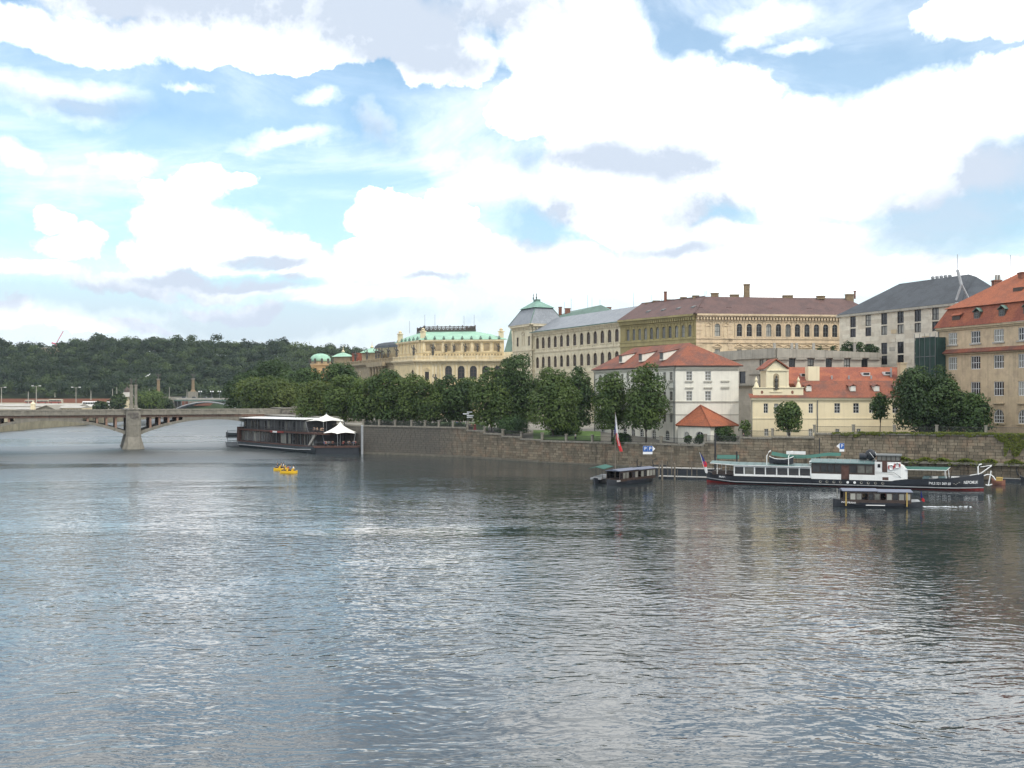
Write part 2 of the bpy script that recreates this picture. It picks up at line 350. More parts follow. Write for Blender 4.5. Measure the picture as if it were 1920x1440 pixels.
M['paving'] = paint('paving', (0.20, 0.185, 0.155), 0.9, 0.2, 0.4)
M['soil'] = paint('soil', (0.035, 0.055, 0.022), 0.95, 0.3, 0.1)
M['quay'] = paint('quay', (0.27, 0.24, 0.16), 0.9, 0.25, 0.3, streak=0.3)
M['asphalt'] = paint('asphalt', (0.07, 0.07, 0.07), 0.9, 0.15, 0.5)
M['skin'] = paint('skin', (0.45, 0.28, 0.2), 0.6, 0.05)
M['hair'] = paint('hair', (0.03, 0.02, 0.015), 0.7, 0.1)
for nm, c in dict(cloth_white=(0.7, 0.7, 0.7), cloth_red=(0.45, 0.03, 0.03), cloth_blue=(0.06, 0.12, 0.3), cloth_dark=(0.03, 0.03, 0.04), cloth_tan=(0.4, 0.3, 0.18)).items():
    M[nm] = paint(nm, c, 0.85, 0.08)
M['net_green'] = paint('net_green', (0.020, 0.050, 0.040), 0.9, 0.2, 0.4, streak=0.4)
M['water'] = water_mat()
M['foam'] = paint('foam', (0.55, 0.58, 0.6), 0.6, 0.3, 2.0)
M['pink_paint'] = paint('pink_paint', (0.55, 0.09, 0.14), 0.6, 0.05)
M['stone_one'] = stone_mat('stone_one', (0.19, 0.158, 0.112), False)
M['stone_many'] = stone_mat('stone_many', (0.19, 0.158, 0.112), True)

# ------------------------------------------------------------------ geometry helpers
def P2(px, D): return Vector(((px - CX) / F_PX * D, D))
def ZA(py, D): return HC - (py - CY) * D / F_PX
def tag(o, label=None, cat=None, group=None, kind=None):
    if label: o['label'] = label
    if cat: o['category'] = cat
    if group: o['group'] = group
    if kind: o['kind'] = kind
    return o
def thing(name, label, cat, loc=(0, 0, 0), rotz=0.0, group=None):
    o = bpy.data.objects.new(name, None); col.objects.link(o)
    o.location = loc; o.rotation_euler = (0, 0, rotz); o.empty_display_size = 0.5
    return tag(o, label, cat, group)
def offs(p):
    v = Vector((0, 0, 0))
    while p is not None: v = v + p.location; p = p.parent
    return v
def link(name, me, parent=None, loc=(0, 0, 0), rotz=0.0):
    o = bpy.data.objects.new(name, me); col.objects.link(o); o.location = loc; o.rotation_euler = (0, 0, rotz)
    if parent is not None: o.parent = parent
    return o
def copy_tree(o, parent=None):
    c = o.copy(); col.objects.link(c); c.parent = parent
    for ch in [k for k in kids.get(o.name, ())]: copy_tree(ch, c)
    return c
kids = {}
def index_kids():
    kids.clear()
    for o in bpy.data.objects:
        if o.parent is not None: kids.setdefault(o.parent.name, []).append(o)
class MB:
    def __init__(s): s.v = []; s.f = []; s.t = None
    def add(s, vs, fs):
        n = len(s.v); s.v.extend(tuple(p) for p in vs); s.f.extend(tuple(i + n for i in f) for f in fs); return s
    def hexa(s, p):   # 8 points: bottom ring of four, top ring of four
        return s.add(p, [(0, 3, 2, 1), (4, 5, 6, 7), (0, 1, 5, 4), (1, 2, 6, 5), (2, 3, 7, 6), (3, 0, 4, 7)])
    def box(s, x0, x1, y0, y1, z0, z1):
        return s.hexa([(x0, y0, z0), (x1, y0, z0), (x1, y1, z0), (x0, y1, z0), (x0, y0, z1), (x1, y0, z1), (x1, y1, z1), (x0, y1, z1)])
    def prism(s, poly, z0, z1):
        n = len(poly); vs = [(p[0], p[1], z0) for p in poly] + [(p[0], p[1], z1) for p in poly]
        return s.add(vs, [tuple(range(n - 1, -1, -1)), tuple(range(n, 2 * n))] + [(i, (i + 1) % n, n + (i + 1) % n, n + i) for i in range(n)])
    def poly(s, pts): return s.add(pts, [tuple(range(len(pts)))])
    def slab(s, pts, d):   # polygon with thickness along vector d
        n = len(pts); d = Vector(d); vs = [Vector(p) for p in pts] + [Vector(p) + d for p in pts]
        return s.add(vs, [tuple(range(n)), tuple(range(2 * n - 1, n - 1, -1))] + [(i, n + i, n + (i + 1) % n, (i + 1) % n) for i in range(n)])
    def tube(s, path, r, n=6, r2=None):
        path = [Vector(p) for p in path]; m = len(path); rings = []
        for i, p in enumerate(path):
            d = (path[min(i + 1, m - 1)] - path[max(i - 1, 0)]).normalized()
            a = d.cross(Vector((0, 0, 1)) if abs(d.z) < 0.9 else Vector((1, 0, 0))).normalized(); b = d.cross(a)
            rr = r if r2 is None else r + (r2 - r) * i / (m - 1)
            rings.append([p + (a * math.cos(k * 2 * math.pi / n) + b * math.sin(k * 2 * math.pi / n)) * rr for k in range(n)])
        fs = [(i * n + k, i * n + (k + 1) % n, (i + 1) * n + (k + 1) % n, (i + 1) * n + k) for i in range(m - 1) for k in range(n)]
        fs += [tuple(range(n - 1, -1, -1)), tuple(range((m - 1) * n, m * n))]
        return s.add([q for rg in rings for q in rg], fs)
    def lathe(s, prof, c=(0, 0, 0), n=12, sx=1.0, sy=1.0):
        m = len(prof); vs = [(c[0] + r * math.cos(k * 2 * math.pi / n) * sx, c[1] + r * math.sin(k * 2 * math.pi / n) * sy, c[2] + z) for r, z in prof for k in range(n)]
        fs = [(i * n + k, i * n + (k + 1) % n, (i + 1) * n + (k + 1) % n, (i + 1) * n + k) for i in range(m - 1) for k in range(n)]
        fs += [tuple(range(n - 1, -1, -1)), tuple(range((m - 1) * n, m * n))]
        return s.add(vs, fs)
    def mesh(s, name, mat, smooth=False, off=Vector((0, 0, 0))):
        me = bpy.data.meshes.new(name)
        me.from_pydata([(p[0] - off[0], p[1] - off[1], p[2] - off[2]) for p in s.v], [], s.f)
        bm = bmesh.new(); bm.from_mesh(me); bmesh.ops.recalc_face_normals(bm, faces=bm.faces); bm.to_mesh(me); bm.free()
        for mm in (mat if isinstance(mat, (list, tuple)) else [mat]): me.materials.append(M[mm])
        if smooth: me.polygons.foreach_set('use_smooth', [True] * len(me.polygons))
        if s.t is not None:
            a = me.attributes.new('tint', 'FLOAT', 'FACE'); a.data.foreach_set('value', s.t)
        return me
    def build(s, name, mat, parent=None, local=False, smooth=False, kind=None):
        off = Vector((0, 0, 0)) if (local or parent is None) else offs(parent)
        o = link(name, s.mesh(name, mat, smooth, off), parent)
        if kind: o['kind'] = kind
        return o
class Fac:
    """A vertical facade plane from p0 to p1 (left to right as seen from the river)."""
    def __init__(s, p0, p1):
        s.p = Vector(p0[:2]); q = Vector(p1[:2]); s.L = (q - s.p).length; s.u = (q - s.p) / s.L; s.n = Vector((s.u.y, -s.u.x))
        s.rot = math.atan2(s.u.y, s.u.x)
    def pt(s, a, d, z): q = s.p + s.u * a + s.n * d; return (q.x, q.y, z)
    def s_at(s, px): k = (px - CX) / F_PX; return (k * s.p.y - s.p.x) / (s.u.x - k * s.u.y)
    def D(s, a): return s.p.y + s.u.y * a
    def z_at(s, px, py): return ZA(py, s.D(s.s_at(px)))
    def fbox(s, mb, s0, s1, d0, d1, z0, z1):
        return mb.hexa([s.pt(s0, d1, z0), s.pt(s1, d1, z0), s.pt(s1, d0, z0), s.pt(s0, d0, z0), s.pt(s0, d1, z1), s.pt(s1, d1, z1), s.pt(s1, d0, z1), s.pt(s0, d0, z1)])
def arch_pts(w, h, n=8, rise=None):
    """outline from right spring over the crown to left spring"""
    r = w / 2; rr = rise or r
    return [(r * math.cos(math.pi * k / n), h - rr + rr * math.sin(math.pi * k / n)) for k in range(n + 1)]
def wall_open(F, zb, zt, ops, parent, mat, name='wall', reveal=0.28):
    """Wall with real openings. ops: (s_centre, z0, w, h, arched)."""
    mb = MB()
    ss_ = sorted(set([0.0, F.L] + [round(o[0] - o[2] / 2, 3) for o in ops] + [round(o[0] + o[2] / 2, 3) for o in ops]))
    zz_ = sorted(set([zb, zt] + [round(o[1], 3) for o in ops] + [round(o[1] + o[3], 3) for o in ops]))
    ss_ = [a for a in ss_ if 0 <= a <= F.L]; zz_ = [z for z in zz_ if zb <= z <= zt]
    def hole(a, z):
        return any(abs(a - o[0]) < o[2] / 2 and o[1] < z < o[1] + o[3] for o in ops)
    for a0, a1 in zip(ss_, ss_[1:]):
        run = None
        for z0, z1 in zip(zz_, zz_[1:]):
            if hole((a0 + a1) / 2, (z0 + z1) / 2):
                if run: mb.poly([F.pt(a0, 0, run[0]), F.pt(a1, 0, run[0]), F.pt(a1, 0, run[1]), F.pt(a0, 0, run[1])]); run = None
            else: run = (run[0] if run else z0, z1)
        if run: mb.poly([F.pt(a0, 0, run[0]), F.pt(a1, 0, run[0]), F.pt(a1, 0, run[1]), F.pt(a0, 0, run[1])])
    for (s, z0, w, h, ar) in ops:
        a0, a1, z1 = s - w / 2, s + w / 2, z0 + h
        if not ar: ring = [(a0, z0), (a1, z0), (a1, z1), (a0, z1)]
        else:
            ap = arch_pts(w, h); ring = [(a0, z0), (a1, z0)] + [(s + x, z0 + z) for x, z in ap]
            k = len(ap) // 2
            mb.poly([F.pt(a1, 0, z1)] + [F.pt(s + x, 0, z0 + z) for x, z in reversed(ap[:k + 1])])
            mb.poly([F.pt(a0, 0, z1)] + [F.pt(s + x, 0, z0 + z) for x, z in reversed(ap[k:])])
        n = len(ring)
        for i in range(n):
            (x0, q0), (x1, q1) = ring[i], ring[(i + 1) % n]
            mb.poly([F.pt(x0, 0, q0), F.pt(x1, 0, q1), F.pt(x1, -reveal, q1), F.pt(x0, -reveal, q0)])
    return mb.build(name, mat, parent)
WC = {}
def win_parts(w, h, arched, nv, nh, fm, pm, sur, tm, bar=0.10, rd=0.14):
    key = (round(w, 2), round(h, 2), arched, nv, nh, fm, pm, sur, tm, bar)
    if key in WC: return WC[key]
    mb = MB(); y0, y1 = rd - 0.02, rd + 0.07; hs = h - w / 2 if arched else h
    mb.box(-w / 2, -w / 2 + bar, y0, y1, 0, hs); mb.box(w / 2 - bar, w / 2, y0, y1, 0, hs); mb.box(-w / 2, w / 2, y0, y1, 0, bar)
    if arched:
        ap = arch_pts(w, h); ai = [(x * (1 - 2 * bar / w), hs + (z - hs) * (1 - 2 * bar / w)) for x, z in ap]
        for i in range(len(ap) - 1):
            q = [ap[i], ap[i + 1], ai[i + 1], ai[i]]
            mb.hexa([(x, y0, z) for x, z in q] + [(x, y1, z) for x, z in q])
        mb.box(-w / 2, w / 2, y0, y1, hs - bar / 2, hs + bar / 2)
    else: mb.box(-w / 2, w / 2, y0, y1, h - bar, h)
    b2 = bar * 0.8
    for i in range(1, nv): x = -w / 2 + w * i / nv; mb.box(x - b2 / 2, x + b2 / 2, y0 + 0.01, y1 - 0.01, 0, h - (0.05 if arched else 0))
    for j in range(1, nh): z = hs * j / nh; mb.box(-w / 2, w / 2, y0 + 0.015, y1 - 0.015, z - b2 / 2, z + b2 / 2)
    fr = mb.mesh('window', fm)
    pb = MB(); yp = rd + 0.075
    pb.poly([(-w / 2, yp, 0), (w / 2, yp, 0)] + ([(x, yp, z) for x, z in arch_pts(w, h)] if arched else [(w / 2, yp, h), (-w / 2, yp, h)]))
    pn = pb.mesh('pane', pm)
    sm = None
    if sur:
        sb = MB(); e = 0.22 if w > 1.3 else 0.16
        if 'j' in sur:      # jambs and hood
            sb.box(-w / 2 - e, -w / 2, -0.10, 0.0, 0, hs); sb.box(w / 2, w / 2 + e, -0.10, 0.0, 0, hs)
            if arched:
                ap = arch_pts(w, h); ao = [(x * (1 + 2 * e / w), hs + (z - hs) * (1 + 2 * e / w)) for x, z in ap]
                for i in range(len(ap) - 1):
                    q = [ap[i], ap[i + 1], ao[i + 1], ao[i]]
                    sb.hexa([(x, -0.12, z) for x, z in q] + [(x, 0.0, z) for x, z in q])
                sb.box(-0.16, 0.16, -0.2, -0.121, h - 0.05, h + 0.5)
            else: sb.box(-w / 2 - e, w / 2 + e, -0.11, 0.0, h, h + e)
        if 's' in sur: sb.box(-w / 2 - 0.22, w / 2 + 0.22, -0.22, 0.0, -0.28, 0.0)
        if 'l' in sur: sb.box(-w / 2 - 0.25, w / 2 + 0.25, -0.2, 0.0, h + 0.55, h + 0.8)
        if 'p' in sur:      # pediment
            z = h + 0.45; sb.box(-w / 2 - 0.45, w / 2 + 0.45, -0.26, 0.0, z, z + 0.2)
            for sg in (-1, 1):
                sb.hexa([(sg * (w / 2 + 0.5), -0.28, z + 0.205), (0, -0.28, z + 0.86), (0, 0, z + 0.86), (sg * (w / 2 + 0.5), 0, z + 0.205),
                         (sg * (w / 2 + 0.5), -0.28, z + 0.4), (0, -0.28, z + 1.05), (0, 0, z + 1.05), (sg * (w / 2 + 0.5), 0, z + 0.4)])
        sm = sb.mesh('surround', tm)
    WC[key] = (fr, pn, sm); return WC[key]
WR = random.Random(77)
def windows(F, parent, lst, fm='frame_brown', pm='glass_dark', sur='', tm='white_trim', nv=2, nh=2, bar=0.10):
    """lst of (s, z0, w, h, arched). Adds the window parts and returns the openings."""
    off = offs(parent)
    for (s, z0, w, h, ar) in lst:
        q_m = pm if pm != 'glass_dark' or WR.random() > 0.3 else 'glass_curtain'
        fr, pn, sm = win_parts(w, h, ar, nv, nh, fm, q_m, sur, tm, bar)
        p = Vector(F.pt(s, 0, z0)) - off
        o = link('window', fr, parent, p, F.rot)
        link('pane', pn, o)
        if sm: link('surround', sm, o)
    return lst
def body(parent, poly, z0, z1, mat, name='core'):
    return MB().prism(poly, z0, z1).build(name, mat, parent)
def inset(poly, d):
    c = Vector((sum(p[0] for p in poly) / len(poly), sum(p[1] for p in poly) / len(poly))); out = []
    n = len(poly)
    for i in range(n):
        a, b, e = Vector(poly[i - 1][:2]), Vector(poly[i][:2]), Vector(poly[(i + 1) % n][:2])
        u1 = (b - a).normalized(); u2 = (e - b).normalized()
        n1 = Vector((u1.y, -u1.x)); n2 = Vector((u2.y, -u2.x))
        if n1.dot(a - c) < 0: n1 = -n1
        if n2.dot(e - c) < 0: n2 = -n2
        k = 1 + n1.dot(n2)
        out.append(b - (n1 + n2) * (d / max(k, 0.3)))
    return out
def band(F, parent, items, mat, name='cornice', ends=0.0):
    """items: (z0, z1, projection)"""
    mb = MB()
    for (z0, z1, d) in items: F.fbox(mb, -ends, F.L + ends, 0.002, d, z0, z1)
    return mb.build(name, mat, parent)
def dentils(F, parent, z0, z1, d, step, w, mat):
    mb = MB(); n = int(F.L / step)
    for i in range(n): a = (i + 0.5) * F.L / n; F.fbox(mb, a - w / 2, a + w / 2, 0.003, d, z0, z1)
    return mb.build('cornice_bracket', mat, parent, kind='stuff')
def hiproof(parent, eave, ridge, ze, zr, mat, t=0.22, name='roof', over=0.0, fascia=None):
    """eave: 4 corners in order A B C D; ridge: (R1 above side AD.., R2 above BC)."""
    e = inset(eave, -over) if over else [Vector(p[:2]) for p in eave]
    A, B, C, D_ = [(p[0], p[1], ze) for p in e]; R1 = (*ridge[0], zr); R2 = (*ridge[1], zr)
    mb = MB().add([A, B, C, D_, R1, R2], [(0, 1, 5, 4), (1, 2, 5), (2, 3, 4, 5), (3, 0, 4), (3, 2, 1, 0)])
    r = mb.build(name, mat, parent)
    MB().prism(inset([a[:2] for a in (A, B, C, D_)], 0.04), ze - t, ze - 0.005).build('gutter', fascia or 'frame_brown', parent)
    return r
def leaves(pts, nrm, size, seed, tint, jit=0.55):
    """arrays -> a mesh builder's worth of folded leaf clumps (two triangles each)"""
    rs = np.random.RandomState(seed); n = len(pts)
    d = nrm + rs.normal(0, jit, (n, 3)); d /= np.linalg.norm(d, axis=1)[:, None] + 1e-9
    a = np.cross(d, rs.normal(0, 1, (n, 3))); a /= np.linalg.norm(a, axis=1)[:, None] + 1e-9
    b = np.cross(d, a); s = (size * rs.uniform(0.6, 1.35, n))[:, None] * 0.5
    v = np.stack([pts - a * s, pts - b * s * 0.75 + d * s * 0.25, pts + a * s, pts + b * s * 0.75 + d * s * 0.25], 1).reshape(-1, 3)
    return v, np.repeat(tint, 2)
def leafmesh(name, v, tint, mat):
    n = len(v) // 4; me = bpy.data.meshes.new(name)
    me.vertices.add(len(v)); me.vertices.foreach_set('co', v.astype(np.float32).ravel())
    idx = np.arange(n)[:, None] * 4 + np.array([0, 1, 2, 0, 2, 3])
    me.loops.add(n * 6); me.loops.foreach_set('vertex_index', idx.ravel().astype(np.int32))
    me.polygons.add(n * 2); me.polygons.foreach_set('loop_start', np.arange(n * 2, dtype=np.int32) * 3)
    me.update(calc_edges=True); a = me.attributes.new('tint', 'FLOAT', 'FACE'); a.data.foreach_set('value', np.clip(tint, 0, 1).astype(np.float32))
    me.materials.append(M[mat]); return me
def crown_pts(w, h, seed, point=0.0, nl=42, dens=1.0, leaf=0.5, lobe=0.24, flat=0.9, low=0.0):
    """points on many small lobes filling an envelope w wide and h tall, base at z=0"""
    rs = np.random.RandomState(seed); P_, N_, T_ = [], [], []
    cen = []
    for i in range(nl):
        for _ in range(20):
            th = rs.uniform(0, 2 * math.pi); zt = rs.uniform(0.06 + low, 0.95); rr = rs.uniform(0.25, 1.0) ** 0.5
            prof = math.sqrt(max(0.02, 1 - (2 * zt - 1) ** 2)) * (1 - point) + point * (max(0.0, (1 - zt)) ** 0.75 * (min(1, zt / 0.22)) ** 0.5)
            r_ = prof * rr * (0.5 - lobe * 0.5) * w
            c = np.array([r_ * math.cos(th), r_ * math.sin(th) * flat, zt * h])
            if all(np.linalg.norm((c - q[0]) / (1, 1, 1)) > lobe * w * 0.45 for q in cen): break
        cen.append((c, lobe * w * rs.uniform(0.7, 1.2) * (0.55 + 0.45 * min(1, (1 - zt) * 2.2 + 0.15 * (1 - point)))))
    for c, r in cen:
        n = int(dens * 4 * math.pi * r * r / (leaf * leaf) * 0.85)
        d = rs.normal(0, 1, (n, 3)); d /= np.linalg.norm(d, axis=1)[:, None]
        d[:, 2] = np.where(d[:, 2] < -0.5, -d[:, 2], d[:, 2])
        rad = r * (1 + 0.16 * np.sin(5 * d[:, :1] + seed) * np.cos(4 * d[:, 1:2] + c[0])) * rs.uniform(0.72, 1.12, (n, 1))
        p = c + d * rad * np.array([1, 1, 0.85])
        P_.append(p); N_.append(d + (0, 0, 0.25)); T_.append(np.clip(rs.uniform(0.05, 0.85) + rs.normal(0, 0.09, n), 0, 1))
    p = np.concatenate(P_); p[:, 2] = np.maximum(p[:, 2], 0.02 * h)
    return p, np.concatenate(N_), np.concatenate(T_)
def make_tree(px, D, ytop, ybot, halfw, gz, label, leaf='leaf_mid', point=0.0, seed=1, name='broadleaf_tree', group='trees along the embankment', lsize=0.5, nl=42, trunk=0.24, cat='tree', dens=1.0, lobe=0.24, flat=0.9, fork=True):
    p = P2(px, D); zt = ZA(ytop, D); zb = max(ZA(ybot, D), gz + 0.3); w = 2 * halfw * D / F_PX
    r = thing(name, label, cat, (p.x, p.y, gz), 0, group)
    pts, nr, tn = crown_pts(w, zt - zb, seed, point, nl, dens, lsize, lobe, flat)
    v, tt = leaves(pts, nr, lsize, seed, tn, 0.36); v[:, 2] += zb - gz
    link('crown', leafmesh('crown', v, tt, leaf), r)
    mb = MB(); hc = zb - gz + (zt - zb) * 0.55; rs = random.Random(seed)
    mb.tube([(0, 0, -0.3), (0.05, 0, (zb - gz) * 0.5), (rs.uniform(-.2, .2), 0, zb - gz), (rs.uniform(-.4, .4), 0, hc)], trunk, 8, trunk * 0.45)
    if fork:
        for k in range(5):
            a = k * 1.26 + rs.random(); q = w * 0.3
            mb.tube([(0, 0, (zb - gz) * 0.8 + k * 0.25), (math.cos(a) * q * 0.4, math.sin(a) * q * 0.4, zb - gz + (zt - zb) * 0.2), (math.cos(a) * q, math.sin(a) * q, zb - gz + (zt - zb) * 0.5)], trunk * 0.45, 5, 0.04)
    mb.build('trunk', 'bark', r, local=True, smooth=True)
    return r
def text_mesh(name, s, size, mat, depth=0.01, bold=True):
    cu = bpy.data.curves.new(name, 'FONT'); cu.body = s; cu.size = size; cu.extrude = depth; cu.align_x = 'CENTER'; cu.align_y = 'CENTER'
    if bold: cu.offset = 0.003 * size
    cu.resolution_u = 3
    ob = bpy.data.objects.new('tmp', cu); col.objects.link(ob)
    me = bpy.data.meshes.new_from_object(ob.evaluated_get(bpy.context.evaluated_depsgraph_get()))
    bpy.data.objects.remove(ob); me.name = name; me.materials.clear(); me.materials.append(M[mat])
    return me
def skinmesh(name, joints, edges, mat, sub=1):
    me = bpy.data.meshes.new(name); me.from_pydata([j[0] for j in joints], edges, [])
    ob = bpy.data.objects.new('tmp', me); col.objects.link(ob)
    ob.modifiers.new('s', 'SKIN'); s2 = ob.modifiers.new('u', 'SUBSURF'); s2.levels = sub; s2.render_levels = sub
    for i, j in enumerate(joints): me.skin_vertices[0].data[i].radius = (j[1], j[1] * (j[2] if len(j) > 2 else 1)); me.skin_vertices[0].data[i].use_root = (i == 0)
    bpy.context.view_layer.update()
    out = bpy.data.meshes.new_from_object(ob.evaluated_get(bpy.context.evaluated_depsgraph_get()))
    bpy.data.objects.remove(ob); out.name = name; out.materials.clear(); out.materials.append(M[mat])
    out.polygons.foreach_set('use_smooth', [True] * len(out.polygons)); return out
# ================================================================== SETTING
# embankment line on the water, left to right, with coping heights
WALL = [(P2(548, 272), 7.0), (P2(680, 250), 7.0), (P2(770, 243), 7.0), (P2(875, 234), 7.0), (P2(907, 229.5), 6.3), (P2(941, 225.5), 5.85), (P2(976, 221.5), 5.3), (P2(1015, 217.5), 4.9),
        (P2(1060, 213.5), 4.75), (P2(1160, 205.5), 4.75), (P2(1321, 193), 5.3), (P2(1388, 188.5), 5.85), (P2(1448, 185.5), 6.7), (P2(1527, 183), 6.95), (P2(1600, 181), 7.65), (P2(1756, 175), 7.8), (P2(1945, 168), 7.9), (P2(2300, 150), 7.9)]
# coping height of segment i (from point i to i+1)
COP = [7.0, 7.0, 7.0, 7.0, 6.4, 5.85, 5.4, 4.95, 4.75, 4.8, 5.25, 5.85, 6.75, 6.95, 7.65, 7.8, 7.9, 7.9]
wp = [w[0] for w in WALL]
def seg(i):
    a, b = wp[i], wp[i + 1]; return Fac(a, b)
NS = len(wp) - 1
SEGH = [7.0, 7.0, 7.0, 6.4, 5.85, 5.4, 4.95, 4.75, 4.8, 4.95, 5.6, 6.7, 6.9, 7.65, 7.75, 7.85, 7.9]

me = bpy.data.meshes.new('water')
wv = [(-900, -60), (900, -60), (900, 1150), (-900, 1150)]
me.from_pydata([(x, y, 0) for x, y in wv], [], [(0, 1, 2, 3)]); me.materials.append(M['water'])
tag(link('water', me), kind='structure')

# right bank: strips from the wall back to the horizon
mb = MB(); rows = []
for i, p in enumerate(wp):
    h0 = (SEGH[max(i - 1, 0)] + SEGH[min(i, NS - 1)]) / 2 - 0.45
    d = Vector((0.35, 0.94)) if i > 2 else Vector((0.6, 0.8))
    rows.append([(p.x + d.x * 0.25, p.y + d.y * 0.25, h0), (p.x + d.x * 6, p.y + d.y * 6, h0), (p.x + d.x * 14, p.y + d.y * 14, h0 * 0.5 + 3.2), (p.x + d.x * 40, p.y + d.y * 40, 6.4), (p.x + d.x * 300, p.y + d.y * 300, 7.0), (p.x + d.x * 3200, p.y + d.y * 3200, 7.0)])
rows.insert(0, [(x - 6, y + 60 * min(1, k), z) for k, (x, y, z) in enumerate(rows[0])])
rows.insert(0, [(-62 - k * 2, 330 + k * 40, 6.5) for k in range(5)] + [(-900, 3300, 7)])
n = len(rows[0])
for i in range(len(rows) - 1):
    for k in range(n - 1): mb.poly([rows[i][k], rows[i + 1][k], rows[i + 1][k + 1], rows[i][k + 1]])
mb.build('ground', 'paving', kind='structure')
# lawns behind the railing
for (pxa, pxb, Da, Db, z) in [(1000, 1126, 219, 236, 5.9), (820, 915, 246, 262, 7.15)]:
    a, b, c, d = P2(pxa, Da), P2(pxb, Da - 8), P2(pxb, Db - 8), P2(pxa, Db)
    mb = MB()
    zz = [z - 0.9, z - 0.9, z + 0.35, z + 0.35]
    mb.hexa([(a.x, a.y, zz[0] - 1.0), (b.x, b.y, zz[1] - 1.0), (c.x, c.y, zz[2] - 1.0), (d.x, d.y, zz[3] - 1.0), (a.x, a.y, zz[0]), (b.x, b.y, zz[1]), (c.x, c.y, zz[2]), (d.x, d.y, zz[3])])
    mb.build('lawn', 'grass', kind='structure')

# ---- embankment wall: thing with stones, coping, footing
wall = thing('embankment_wall', 'long ashlar river wall with stepped granite coping below the railing', 'wall', (wp[9].x, wp[9].y, 0))
rnd = random.Random(4)
CH, BW = 0.52, 1.35
protos = []
for k, L_ in enumerate((1.10, 1.32, 1.52)):
    e = 0.03; b = MB()
    b.add([(-L_/2, 0.14, 0), (L_/2, 0.14, 0), (L_/2, 0.14, CH - .03), (-L_/2, 0.14, CH - .03), (-L_/2, -.01, 0), (L_/2, -.01, 0), (L_/2, -.01, CH - .03), (-L_/2, -.01, CH - .03),
           (-L_/2 + e, -.05, e), (L_/2 - e, -.05, e), (L_/2 - e, -.05, CH - .04 - e), (-L_/2 + e, -.05, CH - .04 - e)],
          [(4, 5, 9, 8), (5, 6, 10, 9), (6, 7, 11, 10), (7, 4, 8, 11), (8, 9, 10, 11), (0, 1, 5, 4), (1, 2, 6, 5), (2, 3, 7, 6), (3, 0, 4, 7)])
    protos.append((L_, b.mesh('stone', 'stone_one')))
stuffb = MB(); stints = []; nst = 0; wo_ = offs(wall)
for i in range(NS):
    F = seg(i); top = SEGH[i] - 0.32; nrow = int((top - 0.1) / CH) + 1
    back = MB(); F.fbox(back, 0, F.L, -1.6, -0.08, -1.5, top); back.build('mortar', 'mortar', wall)
    for r in range(nrow):
        z = 0.1 + r * CH; hh = min(CH - 0.03, top - z)
        if hh < 0.08: continue
        a = -(r % 2) * 0.6 - rnd.random() * 0.2
        while a < F.L:
            L_, me_ = protos[rnd.randrange(3)]
            a0, a1 = max(0, a), min(F.L, a + L_); c = (a0 + a1) / 2
            px = CX + F_PX * F.pt(c, 0, 0)[0] / F.pt(c, 0, 0)[1]
            dj = rnd.uniform(-0.02, 0.025)
            if a1 - a0 > 0.12:
                if nst < 300 and abs((a1 - a0) - L_) < 1e-6 and hh > 0.45 and 1150 < px < 1560 and z > 0.5:
                    o = link('stone', me_, wall, Vector(F.pt(c, dj, z)) - wo_, F.rot); nst += 1
                else:
                    n0 = len(stuffb.f); F.fbox(stuffb, a0 + .025, a1 - .025, -0.08, 0.05 + dj, z, z + hh - .02); tv = rnd.random(); stints += [tv] * (len(stuffb.f) - n0)
            a += L_ + 0.03
stuffb.t = stints
stuffb.build('masonry', 'stone_many', wall, kind='stuff')
for i in range(NS):
    F = seg(i); nc = max(1, round(F.L / 2.4))
    for k in range(nc):
        cb = MB(); F.fbox(cb, F.L * k / nc + .02, F.L * (k + 1) / nc - .02, -0.75, 0.22, SEGH[i] - 0.32, SEGH[i]); cb.build('coping_stone', 'granite', wall)
for i in range(1, 10):
    F = seg(i); fb_ = MB(); F.fbox(fb_, 0, F.L, 0.05, 0.75 if i < 7 else 0.45, -0.8, 0.42 if i < 7 else 0.28); fb_.build('footing', 'footing', wall)

# ---- railings on the coping
def railing(i0, i1, label, step, posts=True, h=1.15, end_px=None):
    r = thing('railing', label, 'railing', (*seg(i0).pt(0, -0.3, SEGH[i0])[:2], SEGH[i0]), 0, 'iron railings on the embankment wall')
    bars = MB(); offr = offs(r)
    for i in range(i0, i1):
        F = seg(i); z = SEGH[i]; L_ = F.L
        npan = max(1, round(L_ / step))
        for k in range(npan + 1):
            if posts and (k < npan or i == i1 - 1):
                a = L_ * k / npan; pb = MB()
                F.fbox(pb, a - .22, a + .22, -0.53, -0.09, z - 0.002, z + h + 0.12); F.fbox(pb, a - .29, a + .29, -0.6, -0.02, z + h + 0.122, z + h + 0.28)
                pb.build('post', 'granite', r)
        rb = MB(); F.fbox(rb, 0, L_, -0.34, -0.28, z + h - 0.08, z + h - .01); F.fbox(rb, 0, L_, -0.34, -0.28, z + 0.12, z + 0.18); rb.build('rail', 'iron_rail', r)
        nb = int(L_ / 0.17)
        for k in range(nb): a = L_ * (k + .5) / nb; F.fbox(bars, a - .018, a + .018, -0.33, -0.29, z, z + h - .02)
    bars.build('baluster', 'iron_rail', r, kind='stuff')
    return r
railing(1, 3, 'dark iron railing with granite posts above the sooty wall beside the restaurant boat', 4.2)
railing(3, 7, 'stepped iron railing with granite posts where the wall drops down', 7.0)
railing(7, 9, 'low iron railing with granite posts in front of the lawn and two lindens', 7.5)
railing(9, 11, 'iron railing before the white house, ending at the pavilion', 9.0)
railing(11, 14, 'rusty iron railing rising in steps in front of the yellow house', 7.5)
railing(14, 16, 'iron railing behind the moss under the tan building', 9.0)

